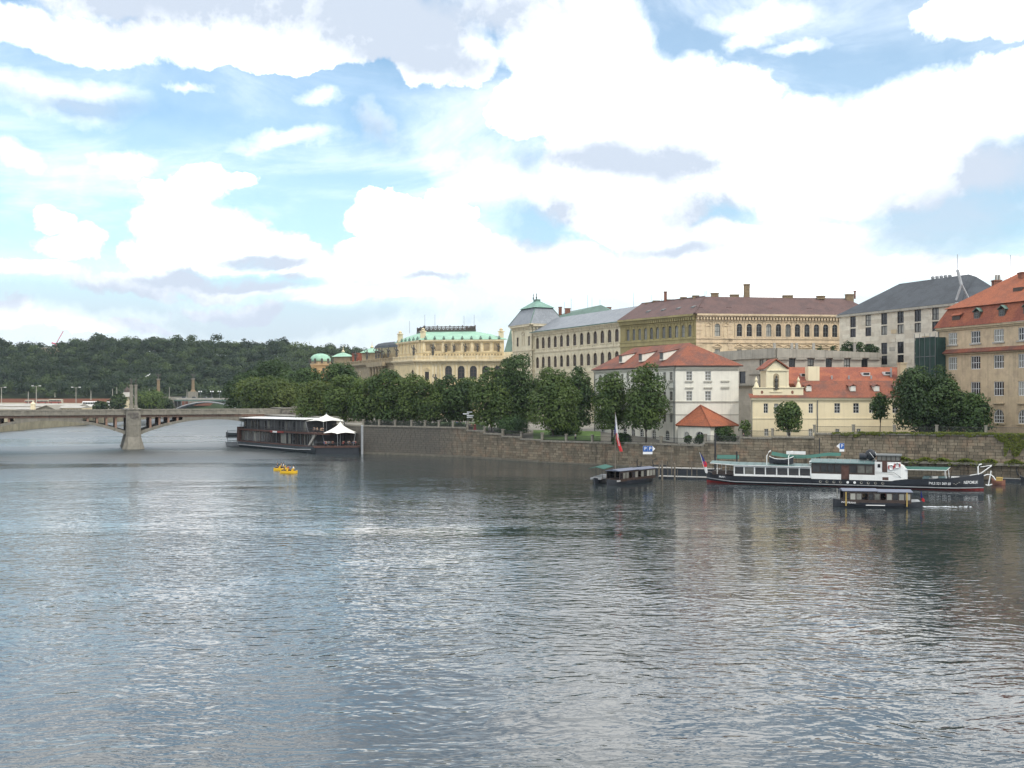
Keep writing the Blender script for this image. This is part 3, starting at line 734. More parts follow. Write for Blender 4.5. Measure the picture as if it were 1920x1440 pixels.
# ================================================================== BUILDINGS
# ---- white house
A, B, C_ = P2(1115, 240), P2(1266.5, 205), P2(1385, 205); D_ = C_ + (A - B)
wh = thing('white_house', 'white rendered three storey house with red hipped tile roof and three dormers', 'house', (B.x, B.y, 4.5))
F1, F2 = Fac(A, B), Fac(B, C_)
def row(F, pxs, py_t, py_b, w, ref=None, arched=False):
    ref = ref or pxs[-1]; zt = F.z_at(ref, py_t); zb = F.z_at(ref, py_b)
    return [(F.s_at(p), zb, w, zt - zb, arched) for p in pxs]
p13 = [1125.3, 1135.3, 1145.8, 1156.2, 1166.7, 1177, 1187.4, 1198, 1209, 1220.7, 1233, 1245.8, 1258.3]
ops = windows(F1, wh, row(F1, p13, 697.5, 713.3, 1.15), 'frame_stone', 'glass_curtain', 's', 'white_trim', 2, 3, .09)
ops += windows(F1, wh, row(F1, p13, 734, 751, 1.15), 'frame_stone', 'glass_curtain', 'l', 'white_trim', 2, 3, .09)
ops += windows(F1, wh, row(F1, p13, 775, 792, 1.15), 'frame_stone', 'glass_dark', '', 'white_trim', 2, 3, .09)
ops += windows(F1, wh, row(F1, [1130, 1150, 1171.7, 1187, 1203, 1226, 1251], 806.7, 826, 1.8, None, True), 'frame_white', 'glass_dark', '', 'white_trim', 2, 3, .09)
wall_open(F1, 4.3, 20.1, ops, wh, 'white_plaster')
o2 = windows(F2, wh, row(F2, [1292.2, 1327.5], 696.2, 713.8, 1.2), 'frame_white', 'glass_curtain', 's', 'white_trim', 2, 3, .09)
o2 += windows(F2, wh, row(F2, [1292.2, 1327.5], 733.5, 751.8, 1.2), 'frame_white', 'glass_curtain', 'l', 'white_trim', 2, 3, .09)
wall_open(F2, 4.3, 20.1, o2, wh, 'white_plaster')
s = F2.s_at(1359.5)
for (z0, z1) in ((F2.z_at(1359, 716), F2.z_at(1359, 713.5)), (F2.z_at(1359, 728.5), F2.z_at(1359, 725))):
    mb = MB(); F2.fbox(mb, s - 0.85, s + 0.85, 0.003, 0.2, z0, z1); mb.build('blind_window_sill', 'white_trim', wh)
for F in (F1, F2):
    band(F, wh, [(12.95, 13.2, 0.16), (10.4, 10.55, 0.08), (19.35, 19.5, 0.08)], 'white_trim', 'string_course')
    band(F, wh, [(19.75, 20.12, 0.35)], 'white_trim')
body(wh, inset([A, B, C_, D_], 0.35), 4.3, 20.1, 'white_plaster')
for (F, px) in ((F1, 1116), (F1, 1265.2)):
    mb = MB(); a = F.s_at(px); mb.tube([F.pt(a, .18, 4.4), F.pt(a, .18, 19.7)], .09, 6); mb.build('downpipe', 'frame_grey', wh)
va = (A - B)
R2 = B + (C_ - B) * .5 + va * .183; R1 = B + (C_ - B) * .5 + va * .84
hiproof(wh, [A, B, C_, D_], (R1, R2), 20.4, 25.35, 'tile_red', over=0.6)
# dormers: white cheeks and a small window, tiled shed roof running back into the slope
un = Vector((-F1.n.x, -F1.n.y))
for px in (1156.3, 1193.5, 1232.8):
    a = F1.s_at(px + 3); mb = MB(); z0, z1 = 20.9 + .75, 23.1 + .15
    d0 = -0.6
    mb.hexa([F1.pt(a - .8, d0, z0), F1.pt(a + .8, d0, z0), F1.pt(a + .8, d0 - 4.2, z0 + 1), F1.pt(a - .8, d0 - 4.2, z0 + 1), F1.pt(a - .8, d0, z1), F1.pt(a + .8, d0, z1), F1.pt(a + .8, d0 - 4.2, z1 + .75), F1.pt(a - .8, d0 - 4.2, z1 + .75)])
    dm = mb.build('dormer', 'white_plaster', wh)
    mb = MB().slab([F1.pt(a - 1, d0 + .25, z1 - .02), F1.pt(a + 1, d0 + .25, z1 - .02), F1.pt(a + 1, d0 - 4.7, z1 + .98), F1.pt(a - 1, d0 - 4.7, z1 + .98)], (0, 0, .14)); mb.build('dormer_roof', 'tile_red', dm)
    fr, pn, _ = win_parts(1.15, 1.5, False, 2, 3, 'frame_grey', 'glass_curtain', '', None, .12)
    p = Vector(F1.pt(a, d0 + .26, z0 + .3)) - offs(wh); o = link('window', fr, wh, p, F1.rot); link('pane', pn, o)

# ---- pavilion with pyramid roof by the wall
pv = thing('pavilion', 'small white garden pavilion with steep pyramid tile roof by the embankment', 'pavilion', (P2(1325, 199).x, 199, 5.2))
PA, PB_, PC_, PD_ = P2(1271, 203), P2(1332, 196.5), P2(1381, 202), P2(1322, 209)
apx = P2(1313.5, 203)
G1, G2 = Fac(PA, PB_), Fac(PB_, PC_)
oo = windows(G1, pv, [(G1.s_at(1287), 5.3, 1.5, 1.9, True), (G1.s_at(1312), 5.3, 2.2, 2.0, True)], 'frame_white', 'glass_dark', '', None, 2, 2, .08)
wall_open(G1, 4.6, 8.3, oo, pv, 'white_plaster')
body(pv, inset([PA, PB_, PC_, PD_], .3), 4.6, 8.3, 'white_plaster', 'wall')
e = inset([PA, PB_, PC_, PD_], -0.35); ez = 8.36
MB().add([(q.x, q.y, ez) for q in e] + [(apx.x, apx.y, 12.35)], [(0, 1, 4), (1, 2, 4), (2, 3, 4), (3, 0, 4), (3, 2, 1, 0)]).build('roof', 'tile_bright', pv)
MB().prism(inset(e, .05), ez - .18, ez - .004).build('eave_board', 'frame_brown', pv)
for q in (e[0], e[1], e[2]):
    mb = MB(); mb.tube([(q.x, q.y, ez + .03), (apx.x, apx.y, 12.42)], .13, 6); mb.build('ridge_tile', 'tile_orange', pv)

# ---- cream arcade building with corner tower
A, B = P2(998.6, 331), P2(1163, 282); F = Fac(A, B); bk = Vector((-F.n.x, -F.n.y))
cb = thing('cream_palace', 'long cream neo-renaissance palace with two rows of arched windows and slate roof', 'building', (B.x, B.y, 5))
p13 = [880 + x / 5.142 for x in (659, 714, 771, 830, 890, 951, 1017, 1084, 1150, 1215, 1284, 1353, 1424)]
ops = windows(F, cb, [(F.s_at(p), 29.3, 2.05, 3.65, True) for p in p13], 'frame_brown', 'glass_warm', 'js', 'cream_trim', 2, 2, .12)
ops += windows(F, cb, [(F.s_at(p), 23.1, 2.05, 3.6, True) for p in p13], 'frame_brown', 'glass_warm', 'js', 'cream_trim', 2, 2, .12)
ops += windows(F, cb, [(F.s_at(p), 16.9, 1.7, 2.8, False) for p in p13], 'frame_brown', 'glass_warm', 's', 'cream_trim', 2, 2, .12)
ops += windows(F, cb, [(F.s_at(p), 10.9, 1.7, 3.0, True) for p in p13], 'frame_brown', 'glass_warm', '', 'cream_trim', 2, 2, .12)
wall_open(F, 5, 34.3, ops, cb, 'cream_plaster')
band(F, cb, [(28.0, 28.35, .3), (27.75, 27.998, .15), (21.25, 21.6, .3), (21.0, 21.248, .18), (15.2, 15.5, .25)], 'cream_trim', 'string_course')
band(F, cb, [(34.05, 34.35, .6), (34.352, 34.75, 1.0)], 'cream_trim')
dentils(F, cb, 33.45, 34.05, .55, .95, .45, 'cream_trim')
mb = MB()
for p in p13:
    a = F.s_at(p) + 1.95
    if a < F.L - .3:
        F.fbox(mb, a - .22, a + .22, .002, .14, 28.36, 32.9); F.fbox(mb, a - .22, a + .22, .002, .14, 21.61, 27.0)
mb.build('pilaster', 'cream_trim', cb, kind='stuff')
mb = MB()   # rusticated lower storeys: recessed joints between courses
for k in range(14):
    z = 5.3 + k * .72
    for (a0, a1) in zip([0.1] + [F.s_at(p) + .95 for p in p13], [F.s_at(p) - .95 for p in p13] + [F.L - .1]):
        if a1 - a0 > .25: F.fbox(mb, a0, a1, .002, .09, z, z + .6)
mb.build('rustication', 'cream_trim', cb, kind='stuff')
A2, B2 = A + bk * 15, B + bk * 15
body(cb, [A + bk * .3, B + bk * .3, B2, A2], 5, 34.3, 'cream_plaster')
r1, r2 = A + bk * 8, B + bk * 8; z0, z1 = 34.76, 39.75
e0, e1 = A - bk * 1.0, B - bk * 1.0
MB().add([(e0.x, e0.y, z0), (e1.x, e1.y, z0), (r2.x, r2.y, z1), (r1.x, r1.y, z1), (A2.x, A2.y, z0), (B2.x, B2.y, z0)], [(0, 1, 2, 3), (3, 2, 5, 4), (0, 3, 4), (1, 5, 2), (0, 4, 5, 1)]).build('roof', 'slate_light', cb)
mb = MB(); F.fbox(mb, 0, F.L, 1.003, 1.15, 34.6, 34.86); mb.build('gutter', 'copper_dull', cb)
# tower
T0, T1 = P2(961, 343), P2(997.5, 329.5); FT = Fac(T0, T1); tb = Vector((-FT.n.x, -FT.n.y)); T2 = T1 + tb * 11; T3 = T0 + tb * 11; FS = Fac(T1, T2)
tw = thing('corner_tower', 'square cream corner tower with grey mansard roof and green copper cap', 'tower', (T1.x, T1.y, 5))
ops = [(FT.s_at(970.8), 30.6, 1.5, 3.0, False), (FT.s_at(992.2), 30.6, 1.5, 3.0, False)]
windows(FT, tw, ops, 'frame_brown', 'glass_dark', 'j', 'cream_trim', 2, 2, .12)
op2 = [(FT.s_at(p), 23.6, 1.7, 3.4, True) for p in (970, 981, 992)]
windows(FT, tw, op2, 'frame_brown', 'glass_dark', 'jp', 'cream_trim', 2, 2, .12)
op3 = [(FT.s_at(p), 16.5, 1.7, 3.2, True) for p in (970, 981, 992)]
windows(FT, tw, op3, 'frame_brown', 'glass_dark', 'j', 'cream_trim', 2, 2, .12)
wall_open(FT, 5, 37, ops + op2 + op3, tw, 'cream_plaster')
mb = MB(); a = FT.s_at(981); FT.fbox(mb, a - 1.1, a + 1.1, .003, .3, 34.2, 34.5); FT.fbox(mb, a - .9, a - .6, .003, .2, 30.6, 34.2); FT.fbox(mb, a + .6, a + .9, .003, .2, 30.6, 34.2)
mb.hexa([FT.pt(a - 1.2, .3, 34.51), FT.pt(a, .3, 35.3), FT.pt(a, 0, 35.3), FT.pt(a - 1.2, 0, 34.51), FT.pt(a - 1.2, .3, 34.7), FT.pt(a, .3, 35.5), FT.pt(a, 0, 35.5), FT.pt(a - 1.2, 0, 34.7)])
mb.hexa([FT.pt(a + 1.2, .3, 34.51), FT.pt(a, .3, 35.3), FT.pt(a, 0, 35.3), FT.pt(a + 1.2, 0, 34.51), FT.pt(a + 1.2, .3, 34.7), FT.pt(a, .3, 35.5), FT.pt(a, 0, 35.5), FT.pt(a + 1.2, 0, 34.7)])
mb.build('niche', 'cream_trim', tw)
body(tw, [T0 + tb * .3, T1 + tb * .3, T2, T3], 5, 37, 'cream_plaster', 'wall')
for FF in (FT, FS):
    band(FF, tw, [(36.5, 36.8, .5), (36.802, 37.5, 1.1)], 'cream_trim', ends=0.0); band(FF, tw, [(28.9, 29.3, .3), (22.4, 22.8, .3)], 'cream_trim', 'string_course')
    dentils(FF, tw, 35.9, 36.5, .5, 1.0, .5, 'cream_trim')
for a in (0.6, FT.L - .6):
    mb = MB(); FT.fbox(mb, a - .5, a + .5, .003, .18, 29.31, 35.8); mb.build('pilaster', 'cream_trim', tw)
e = inset([T0, T1, T2, T3], -1.1); tq = inset([T0, T1, T2, T3], 2.4)
MB().prism(e, 37.3, 37.6).build('eave', 'cream_trim', tw)
MB().add([(q.x, q.y, 37.61) for q in e] + [(q.x, q.y, 43.2) for q in tq], [(0, 1, 5, 4), (1, 2, 6, 5), (2, 3, 7, 6), (3, 0, 4, 7), (4, 5, 6, 7)]).build('mansard_roof', 'slate_light', tw)
for i in range(4):
    mb = MB(); mb.tube([(e[i].x, e[i].y, 37.65), (tq[i].x, tq[i].y, 43.2)], .16, 6); mb.build('hip_rib', 'copper_dull', tw)
ce = inset(tq, -.7); cc = sum(tq, Vector((0, 0))) / 4; ct = [cc + (q - cc) * .2 for q in ce]
MB().add([(q.x, q.y, 43.2) for q in ce] + [(q.x, q.y, 45.6) for q in ct], [(0, 1, 5, 4), (1, 2, 6, 5), (2, 3, 7, 6), (3, 0, 4, 7), (4, 5, 6, 7), (3, 2, 1, 0)]).build('copper_cap', 'cap_copper', tw)
MB().prism(ct, 45.61, 46.3).build('cap_crest', 'copper_dull', tw)
for q in (ct[0], ct[1]):
    MB().lathe([(.18, 0), (.25, .6), (.08, 1.0), (.16, 1.5), (.05, 2.0), (.03, 4.0)], (q.x, q.y, 46.3), 6).build('finial', 'bronze', tw)

# ---- olive and ochre faculty building
A, B, C_ = P2(1163, 282), P2(1305, 258), P2(1652, 264)
fb_b = thing('faculty_building', 'large renaissance palace, olive river side and ochre south side under brown roof', 'building', (B.x, B.y, 5))
F, G = Fac(A, B), Fac(B, C_)
po = [1100 + x / 6 for x in (468, 533, 598, 664, 731, 799, 869, 940, 1013, 1087, 1163)]
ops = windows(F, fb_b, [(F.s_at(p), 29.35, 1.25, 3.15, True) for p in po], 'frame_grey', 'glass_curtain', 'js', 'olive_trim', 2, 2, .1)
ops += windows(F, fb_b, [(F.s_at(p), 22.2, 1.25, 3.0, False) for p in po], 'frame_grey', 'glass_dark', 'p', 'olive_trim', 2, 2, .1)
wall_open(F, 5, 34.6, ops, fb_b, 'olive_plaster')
pg = [1345] + [1380 + x / 3.556 for x in (22, 88, 153, 218, 283, 347, 409, 473, 536, 597, 658)]
ops = windows(G, fb_b, [(G.s_at(p), 29.4, 1.45, 3.3, True) for p in pg], 'frame_grey', 'glass_dark', 'js', 'ochre_trim', 2, 2, .1)
ops += windows(G, fb_b, [(G.s_at(p), 22.9, 1.35, 3.2, False) for p in pg], 'frame_grey', 'glass_curtain', 'p', 'ochre_trim', 2, 2, .1)
wall_open(G, 5, 34.6, ops, fb_b, 'ochre_plaster')
for FF, tm, cc_ in ((F, 'olive_trim', po), (G, 'ochre_trim', pg)):
    band(FF, fb_b, [(28.75, 29.05, .3), (27.7, 28.0, .25), (28.001, 28.749, .1)], tm, 'string_course'); band(FF, fb_b, [(33.2, 33.4, .2), (34.3, 34.62, .6), (34.622, 35.1, 1.1)], tm)
    dentils(FF, fb_b, 33.62, 34.3, .75, .8, .42, tm)
    mb = MB()
    for i, p in enumerate(cc_):
        a0 = FF.s_at(p)
        for sg in (-1, 1):
            FF.fbox(mb, a0 + sg * 1.12 - .14, a0 + sg * 1.12 + .14, .002, .16, 29.06, 33.1)
    mb.build('pilaster', tm, fb_b, kind='stuff')
mb = MB()
for k in range(28):
    z = 6 + k * 1.0
    G.fbox(mb, .02, 1.4 + .3 * (k % 2), .003, .12, z, z + .85); a = G.s_at(1372); G.fbox(mb, a - .9 - .3 * (k % 2), a + .2, .003, .10, z, z + .85)
mb.build('quoin', 'ochre_trim', fb_b, kind='stuff')
for px in (1328, 1361):
    a = G.s_at(px); mb = MB(); G.fbox(mb, a - .7, a - .5, .002, .12, 29.4, 32); G.fbox(mb, a + .5, a + .7, .002, .12, 29.4, 32); G.fbox(mb, a - .8, a + .8, .002, .2, 32.01, 32.25)
    for sg in (-1, 1): mb.hexa([G.pt(a + sg * .8, .2, 32.27), G.pt(a, .2, 33.0), G.pt(a, 0, 33.0), G.pt(a + sg * .8, 0, 32.27), G.pt(a + sg * .8, .2, 32.45), G.pt(a, .2, 33.2), G.pt(a, 0, 33.2), G.pt(a + sg * .8, 0, 32.45)])
    mb.build('blind_niche', 'ochre_trim', fb_b)
n1 = Vector((-F.n.x, -F.n.y)); n2 = Vector((-G.n.x, -G.n.y)); mit = (n1 + n2) / (1 + n1.dot(n2))
def lift(p, z): return (p.x, p.y, z)
z0, z1 = 35.11, 40.3
ea, eb, ec = A - n1 * 1.1, B - mit * 1.1, C_ - n2 * 1.1
ra, rb, rc = A + n1 * 8, B + mit * 8, C_ + n2 * 8 - G.u * 6
ia, ib, ic = A + n1 * 16, B + mit * 16, C_ + n2 * 16
MB().add([lift(ea, z0), lift(eb, z0), lift(rb, z1), lift(ra, z1), lift(ib, z0), lift(ia, z0), lift(ec, z0), lift(rc, z1), lift(ic, z0)],
         [(0, 1, 2, 3), (3, 2, 4, 5), (1, 6, 7, 2), (2, 7, 8, 4), (6, 8, 7), (0, 3, 5)]).build('roof', 'tile_brown', fb_b)
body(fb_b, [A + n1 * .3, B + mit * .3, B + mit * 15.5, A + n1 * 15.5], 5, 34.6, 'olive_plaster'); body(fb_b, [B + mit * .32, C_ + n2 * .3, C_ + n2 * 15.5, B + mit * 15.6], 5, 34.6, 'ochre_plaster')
for q0, q1 in ((eb, rb), (ra, rb)):
    mb = MB(); mb.tube([lift(q0, z0 + .08 if q0 is eb else z1), lift(q1, z1 + .05)], .16, 6); mb.build('ridge_tile', 'tile_brown', fb_b)
def chimney(par, px, D, py0, py1, wpx, mat='old_brick', dep=1.2, cap=True, name='chimney'):
    p = P2(px, D); w = wpx * D / F_PX; zt, zb = ZA(py0, D), ZA(py1, D); mb = MB(); mb.box(p.x - w / 2, p.x + w / 2, p.y, p.y + dep, zb, zt)
    if cap: mb.box(p.x - w / 2 - .12, p.x + w / 2 + .12, p.y - .12, p.y + dep + .12, zt + .002, zt + .25)
    return mb.build(name, mat, par)
for a in ((1401, 268, 534, 560, 10), (1378, 268, 553.5, 560, 16), (1216.5, 284, 569, 580, 11), (1231, 282, 565, 578, 12), (1257, 278, 563, 572, 12), (1282, 273, 558.5, 568, 10), (1305, 269, 555.5, 562, 11), (1341, 267, 550.5, 562, 13),
          (1478, 269, 555, 561, 18), (1540, 269, 556, 561, 14), (1594, 270, 553, 566, 14)): chimney(fb_b, *a)
chimney(fb_b, 1603.5, 270, 547, 560, 2.2, 'brick', .5); chimney(fb_b, 1248, 278, 548, 566, 5, 'pink_paint' if False else 'brick', .6)
for px, D, y0, y1 in ((1262, 276, 520, 562), (1188, 290, 545, 575), (1322, 268, 528, 556), (1406, 270, 520, 540), (1325, 268, 545, 552), (1221, 284, 553, 570), (1240, 280, 560, 570), (1507, 270, 549, 558), (1512, 270, 549, 558)):
    p = P2(px, D); mb = MB(); mb.tube([(p.x, p.y, ZA(y1, D)), (p.x, p.y, ZA(y0, D))], .045, 5); mb.build('antenna', 'frame_grey', fb_b)
for (px, dd) in ((1203, 0), (1231, 0), (1259.5, 0), (1287, 0)):
    a = F.s_at(px); mb = MB(); zc = 36.9; mb.hexa([F.pt(a - .5, -2.0, zc - .3), F.pt(a + .5, -2.0, zc - .3), F.pt(a + .5, -3.4, zc + .5), F.pt(a - .5, -3.4, zc + .5), F.pt(a - .5, -2.0, zc + .35), F.pt(a + .5, -2.0, zc + .35), F.pt(a + .5, -3.4, zc + .75), F.pt(a - .5, -3.4, zc + .75)]); mb.build('roof_hatch', 'frame_grey', fb_b)
for px in (1318, 1372, 1449, 1524):
    a = G.s_at(px); mb = MB(); zc = 36.7; mb.hexa([G.pt(a - .7, -2.0, zc - .3), G.pt(a + .7, -2.0, zc - .3), G.pt(a + .7, -3.4, zc + .5), G.pt(a - .7, -3.4, zc + .5), G.pt(a - .7, -2.0, zc + .3), G.pt(a + .7, -2.0, zc + .3), G.pt(a + .7, -3.4, zc + .7), G.pt(a - .7, -3.4, zc + .7)]); mb.build('roof_hatch', 'tile_brown', fb_b)

# green-grey roof and chimneys seen over the cream palace
gb = thing('rear_building', 'green roofed building with brick chimneys showing above the slate roof', 'building', (P2(1080, 352).x, 352, 6))
q = [P2(1028, 345), P2(1150, 318), P2(1175, 335), P2(1045, 365)]
body(gb, q, 6, 40.2, 'cream_plaster', 'wall'); hiproof(gb, q, ((q[0] + q[3]) / 2 + Vector((6, -2)), (q[1] + q[2]) / 2 - Vector((6, -2))), 40.2, 43.6, 'copper_dull', over=.6)
for a in ((1050.5, 342, 576.5, 594, 6), (1064.5, 340, 579, 594, 10), (1106, 335, 581, 590, 7), (1121.5, 333, 577, 586, 7), (1140, 330, 577, 584, 12)): chimney(gb, *a, mat='brick')
for px, D, y0, y1 in ((1058, 345, 566, 590), (1071, 345, 560, 590), (1102, 338, 552, 585), (1110, 338, 557, 582), (1125, 336, 562, 582)):
    p = P2(px, D); mb = MB(); mb.tube([(p.x, p.y, ZA(y1, D)), (p.x, p.y, ZA(y0, D))], .05, 5); mb.build('antenna', 'frame_grey', gb)

# ---- terrace building in board-marked concrete
A, B, C_ = P2(1341, 240), P2(1456, 220), P2(1652, 220)
tb_ = thing('terrace_building', 'grey concrete hotel wing with slit windows and planted roof terrace', 'building', (B.x, B.y, 5))
F, G = Fac(A, B), Fac(B, C_)
o1 = windows(F, tb_, [(F.s_at(1428), 19.7, 1.5, 2.6, False), (F.s_at(1440), 19.7, 1.3, 2.6, False), (F.s_at(1428), 16.0, 1.5, 2.9, False), (F.s_at(1440), 16.0, 1.3, 2.9, False)], 'black_iron', 'glass_dark', '', None, 2, 2, .12)
o1 += windows(F, tb_, [(F.s_at(1392), F.z_at(1392, 719), 2.2, 2.75, False)], 'black_iron', 'glass_dark', '', None, 1, 1, .14)
wall_open(F, 5, 22.5, o1, tb_, 'grey_concrete')
o2 = windows(G, tb_, [(G.s_at(p), 19.4, 1.35, 2.9, False) for p in (1485, 1520, 1554, 1588, 1621)], 'black_iron', 'glass_dark', '', None, 2, 2, .12)
wall_open(G, 5, 22.5, o2, tb_, 'grey_concrete')
mb = MB(); mb.hexa([F.pt(0, .5, 22.5), F.pt(F.L, .5, 22.5), F.pt(F.L, -.5, 22.5), F.pt(0, -.5, 22.5), F.pt(0, .5, 24.6), F.pt(F.L, .5, 24.6), F.pt(F.L, -.5, 24.6), F.pt(0, -.5, 24.6)]); mb.build('parapet', 'concrete_band', tb_)
mb = MB(); mb.hexa([G.pt(.0, .5, 22.5), G.pt(G.L, .5, 22.5), G.pt(G.L, -.5, 22.5), G.pt(0, -.5, 22.5), G.pt(0, .5, 24.6), G.pt(G.L, .5, 23.55), G.pt(G.L, -.5, 23.55), G.pt(0, -.5, 24.6)]); mb.build('parapet', 'concrete_band', tb_)
mb = MB()
for px in (1502, 1537, 1571, 1605, 1638, 1468): a = G.s_at(px); G.fbox(mb, a - 1.2, a + 1.2, .003, .45, 22.1, 22.498)
mb.build('soffit_block', 'concrete_band', tb_, kind='stuff')
mb = MB(); a = F.s_at(1392); F.fbox(mb, a - 1.8, a + 5.5, .003, 1.0, 16.55, 16.9); mb.build('ledge', 'concrete_band', tb_)
mb = MB(); a = F.s_at(1405); F.fbox(mb, a, F.L, .003, .35, 19.0, 19.25); mb.build('ledge', 'concrete_band', tb_)
n1 = Vector((-F.n.x, -F.n.y))
body(tb_, [A + n1 * .35, B + Vector((.2, .45)), C_ + Vector((0, .45)), C_ + Vector((0, 12)), A + n1 * 14], 5, 22.6, 'grey_concrete')
for px in (1455, 1488, 1497, 1529, 1606):
    a = G.s_at(px); mb = MB(); G.fbox(mb, a - .25, a + .25, -1.6, -1.1, 22.6, ZA(643, 221)); mb.build('terrace_pier', 'frame_stone', tb_)
for k, (px, wpx, y0) in enumerate(((1478, 16, 655), (1537, 12, 652), (1562, 12, 650), (1585, 22, 646), (1598, 12, 640), (1612, 22, 644), (1632, 18, 650), (1643, 12, 652))):
    p = P2(px, 222.5); zt = ZA(y0, 222.5); r = thing('planter_bush', 'green planter bush on the concrete terrace, %s' % ('leftmost, by the corner', 'small one left of the middle pier', 'small one right of the middle pier', 'wide one above the fourth window', 'tall thin one in the planting', 'wide one by the stone hotel', 'round one near the right end', 'last one at the right end')[k], 'bush', (p.x, p.y, 22.6), 0, 'plants on the hotel terrace')
    w = wpx * .117; pts, nr, tn = crown_pts(w, zt - 22.3, 300 + k, 0, 10, .9, .3, .4); v, tt = leaves(pts, nr, .32, 300 + k, tn); link('foliage', leafmesh('foliage', v, tt, 'leaf_bush'), r)

# ---- stone hotel with slate roof
A, B = P2(1574, 238), P2(1803, 204.6); C_ = P2(1905, 206)
sh = thing('stone_hotel', 'tall pale stone hotel with dark slate roof and paired dark windows', 'hotel', (B.x, B.y, 5))
F, G = Fac(A, B), Fac(B, C_)
cols = [1599.3, 1628, 1657.8, 1688.5, 1720.8, 1754]
ops = []
for (z0, h) in ((30.05, 2.5), (27.75, 2.0), (23.45, 2.55), (21.15, 2.0), (16.8, 2.5), (14.5, 2.0), (10.2, 2.5)):
    ops += windows(F, sh, [(F.s_at(p), z0, 1.85, h, False) for p in cols if not (z0 < 27 and p < 1640 and z0 != 23.45)], 'black_iron', 'glass_dark', '', None, 2, 1 if h < 2.2 else 2, .12)
wall_open(F, 5, 32.6, ops, sh, 'hotel_stone', reveal=.4)
rs = random.Random(8); nb = 0
for _ in range(900):      # single ashlar slabs standing slightly proud
    if nb >= 150: break
    a = rs.uniform(.2, F.L - 2.4); z = 6 + .95 * rs.randrange(27); w = rs.choice((1.6, 2.0))
    if any(abs(a + w / 2 - o[0]) < w / 2 + 1.1 and z < o[1] + o[3] + .1 and z + .95 > o[1] - .1 for o in ops): continue
    mb = MB(); F.fbox(mb, a, a + w, .003, .05 + rs.random() * .05, z + .03, z + .92); mb.build('stone_slab', rs.choice(('hotel_stone', 'hotel_stone', 'tan_trim', 'concrete_band')), sh); nb += 1
n1 = Vector((-F.n.x, -F.n.y)); n2 = Vector((-G.n.x, -G.n.y)); mit = (n1 + n2) / (1 + n1.dot(n2))
body(sh, [A + n1 * .45, B + mit * .45, C_ + n2 * .45, C_ + n2 * 22, A + n1 * 22], 5, 32.6, 'hotel_stone')
wall_open(G, 5, 32.6, [], sh, 'hotel_stone')
z0, z1 = 33.15, 40.1
ea, eb, ec = A - n1 * .5 - F.u * .5, B - mit * .5, C_ - n2 * .5
ra, rb, rc = A + n1 * 10 + F.u * 8.6, B + mit * 10, C_ + n2 * 14
ia = A + n1 * 21 - F.u * .5; ic = C_ + n2 * 26
MB().add([lift(ea, z0), lift(eb, z0), lift(rb, z1), lift(ra, z1), lift(ia, z0), lift(ec, z0), lift(rc, z1), lift(ic, z0)], [(0, 1, 2, 3), (0, 3, 4), (1, 5, 6, 2), (3, 2, 6, 7, 4)]).build('roof', 'slate_dark', sh)
mb = MB(); F.fbox(mb, -.5, F.L, .003, .55, 32.61, 33.1); G.fbox(mb, 0, G.L, .003, .55, 32.61, 33.1); mb.build('eave_gutter', 'concrete_band', sh)
q0 = B - mit * .2; q1 = B + mit * 5
mb = MB(); mb.tube([(B.x - .9, B.y + .5, 33.6), (B.x + .1, B.y + .3, 36.8)], .22, 6); mb.tube([(B.x + 1.7, B.y + .3, 33.6), (B.x + .1, B.y + .3, 36.8)], .22, 6); mb.tube([(B.x + .1, B.y + .3, 36.6), (B.x - .3, B.y + 1.2, 38.6 + 1.2)], .3, 6); mb.tube([(B.x - .3, B.y + 1.2, 39.5), (B.x - .3, B.y + 1.2, 43)], .06, 5); mb.build('mast', 'boat_grey', sh)
for k, px in enumerate((1749, 1757, 1765, 1773, 1781)):
    D = 225; p = P2(px, D); MB().lathe([(.35, 0), (.35, .5), (.42, .55), (.42, .9), (.15, 1.05)], (p.x, p.y, ZA(526.5 - k * .8, D)), 8).build('roof_vent', 'boat_grey', sh)
chimney(sh, 1871, 214, 527, 548, 14, 'brick'); chimney(sh, 1869, 214, 515, 526.8, 3, 'frame_stone', .5, False); chimney(sh, 1874.5, 214, 515, 526.8, 3, 'frame_stone', .5, False)
p = P2(1894.5, 200); mb = MB(); mb.tube([(p.x, p.y, ZA(530, 200)), (p.x, p.y, ZA(478, 200))], .05, 5); mb.build('antenna', 'frame_grey', sh)

# scaffolding wrapped in netting
N0, N1 = P2(1716, 203), P2(1755, 197); FN = Fac(N0, N1)
sn = thing('scaffold_netting', 'tall scaffold tower wrapped in dark green netting between stone hotel and tan building', 'scaffold', (N0.x, N0.y, 6))
mb = MB(); npl = 9
for k in range(npl):
    a0, a1 = FN.L * k / npl, FN.L * (k + 1) / npl; mb.poly([FN.pt(a0, .12 * (k % 2), 6), FN.pt(a1, .12 * ((k + 1) % 2), 6), FN.pt(a1, .12 * ((k + 1) % 2), 25.8), FN.pt(a0, .12 * (k % 2), 25.8)])
mb.build('netting', 'net_green', sn)
mb = MB(); FN.fbox(mb, 0, FN.L, -2.2, -.1, 6, 25.7); mb.build('scaffold_core', 'net_green', sn)
for k in range(5):
    a = FN.L * k / 4; mb = MB(); mb.tube([FN.pt(a, .16, 6), FN.pt(a, .16, 26.6)], .05, 5); mb.build('pole', 'frame_grey', sn)
for z in (10, 14, 18, 22, 25.8):
    mb = MB(); mb.tube([FN.pt(0, .2, z), FN.pt(FN.L, .2, z)], .05, 5); mb.build('ledger', 'frame_grey', sn)

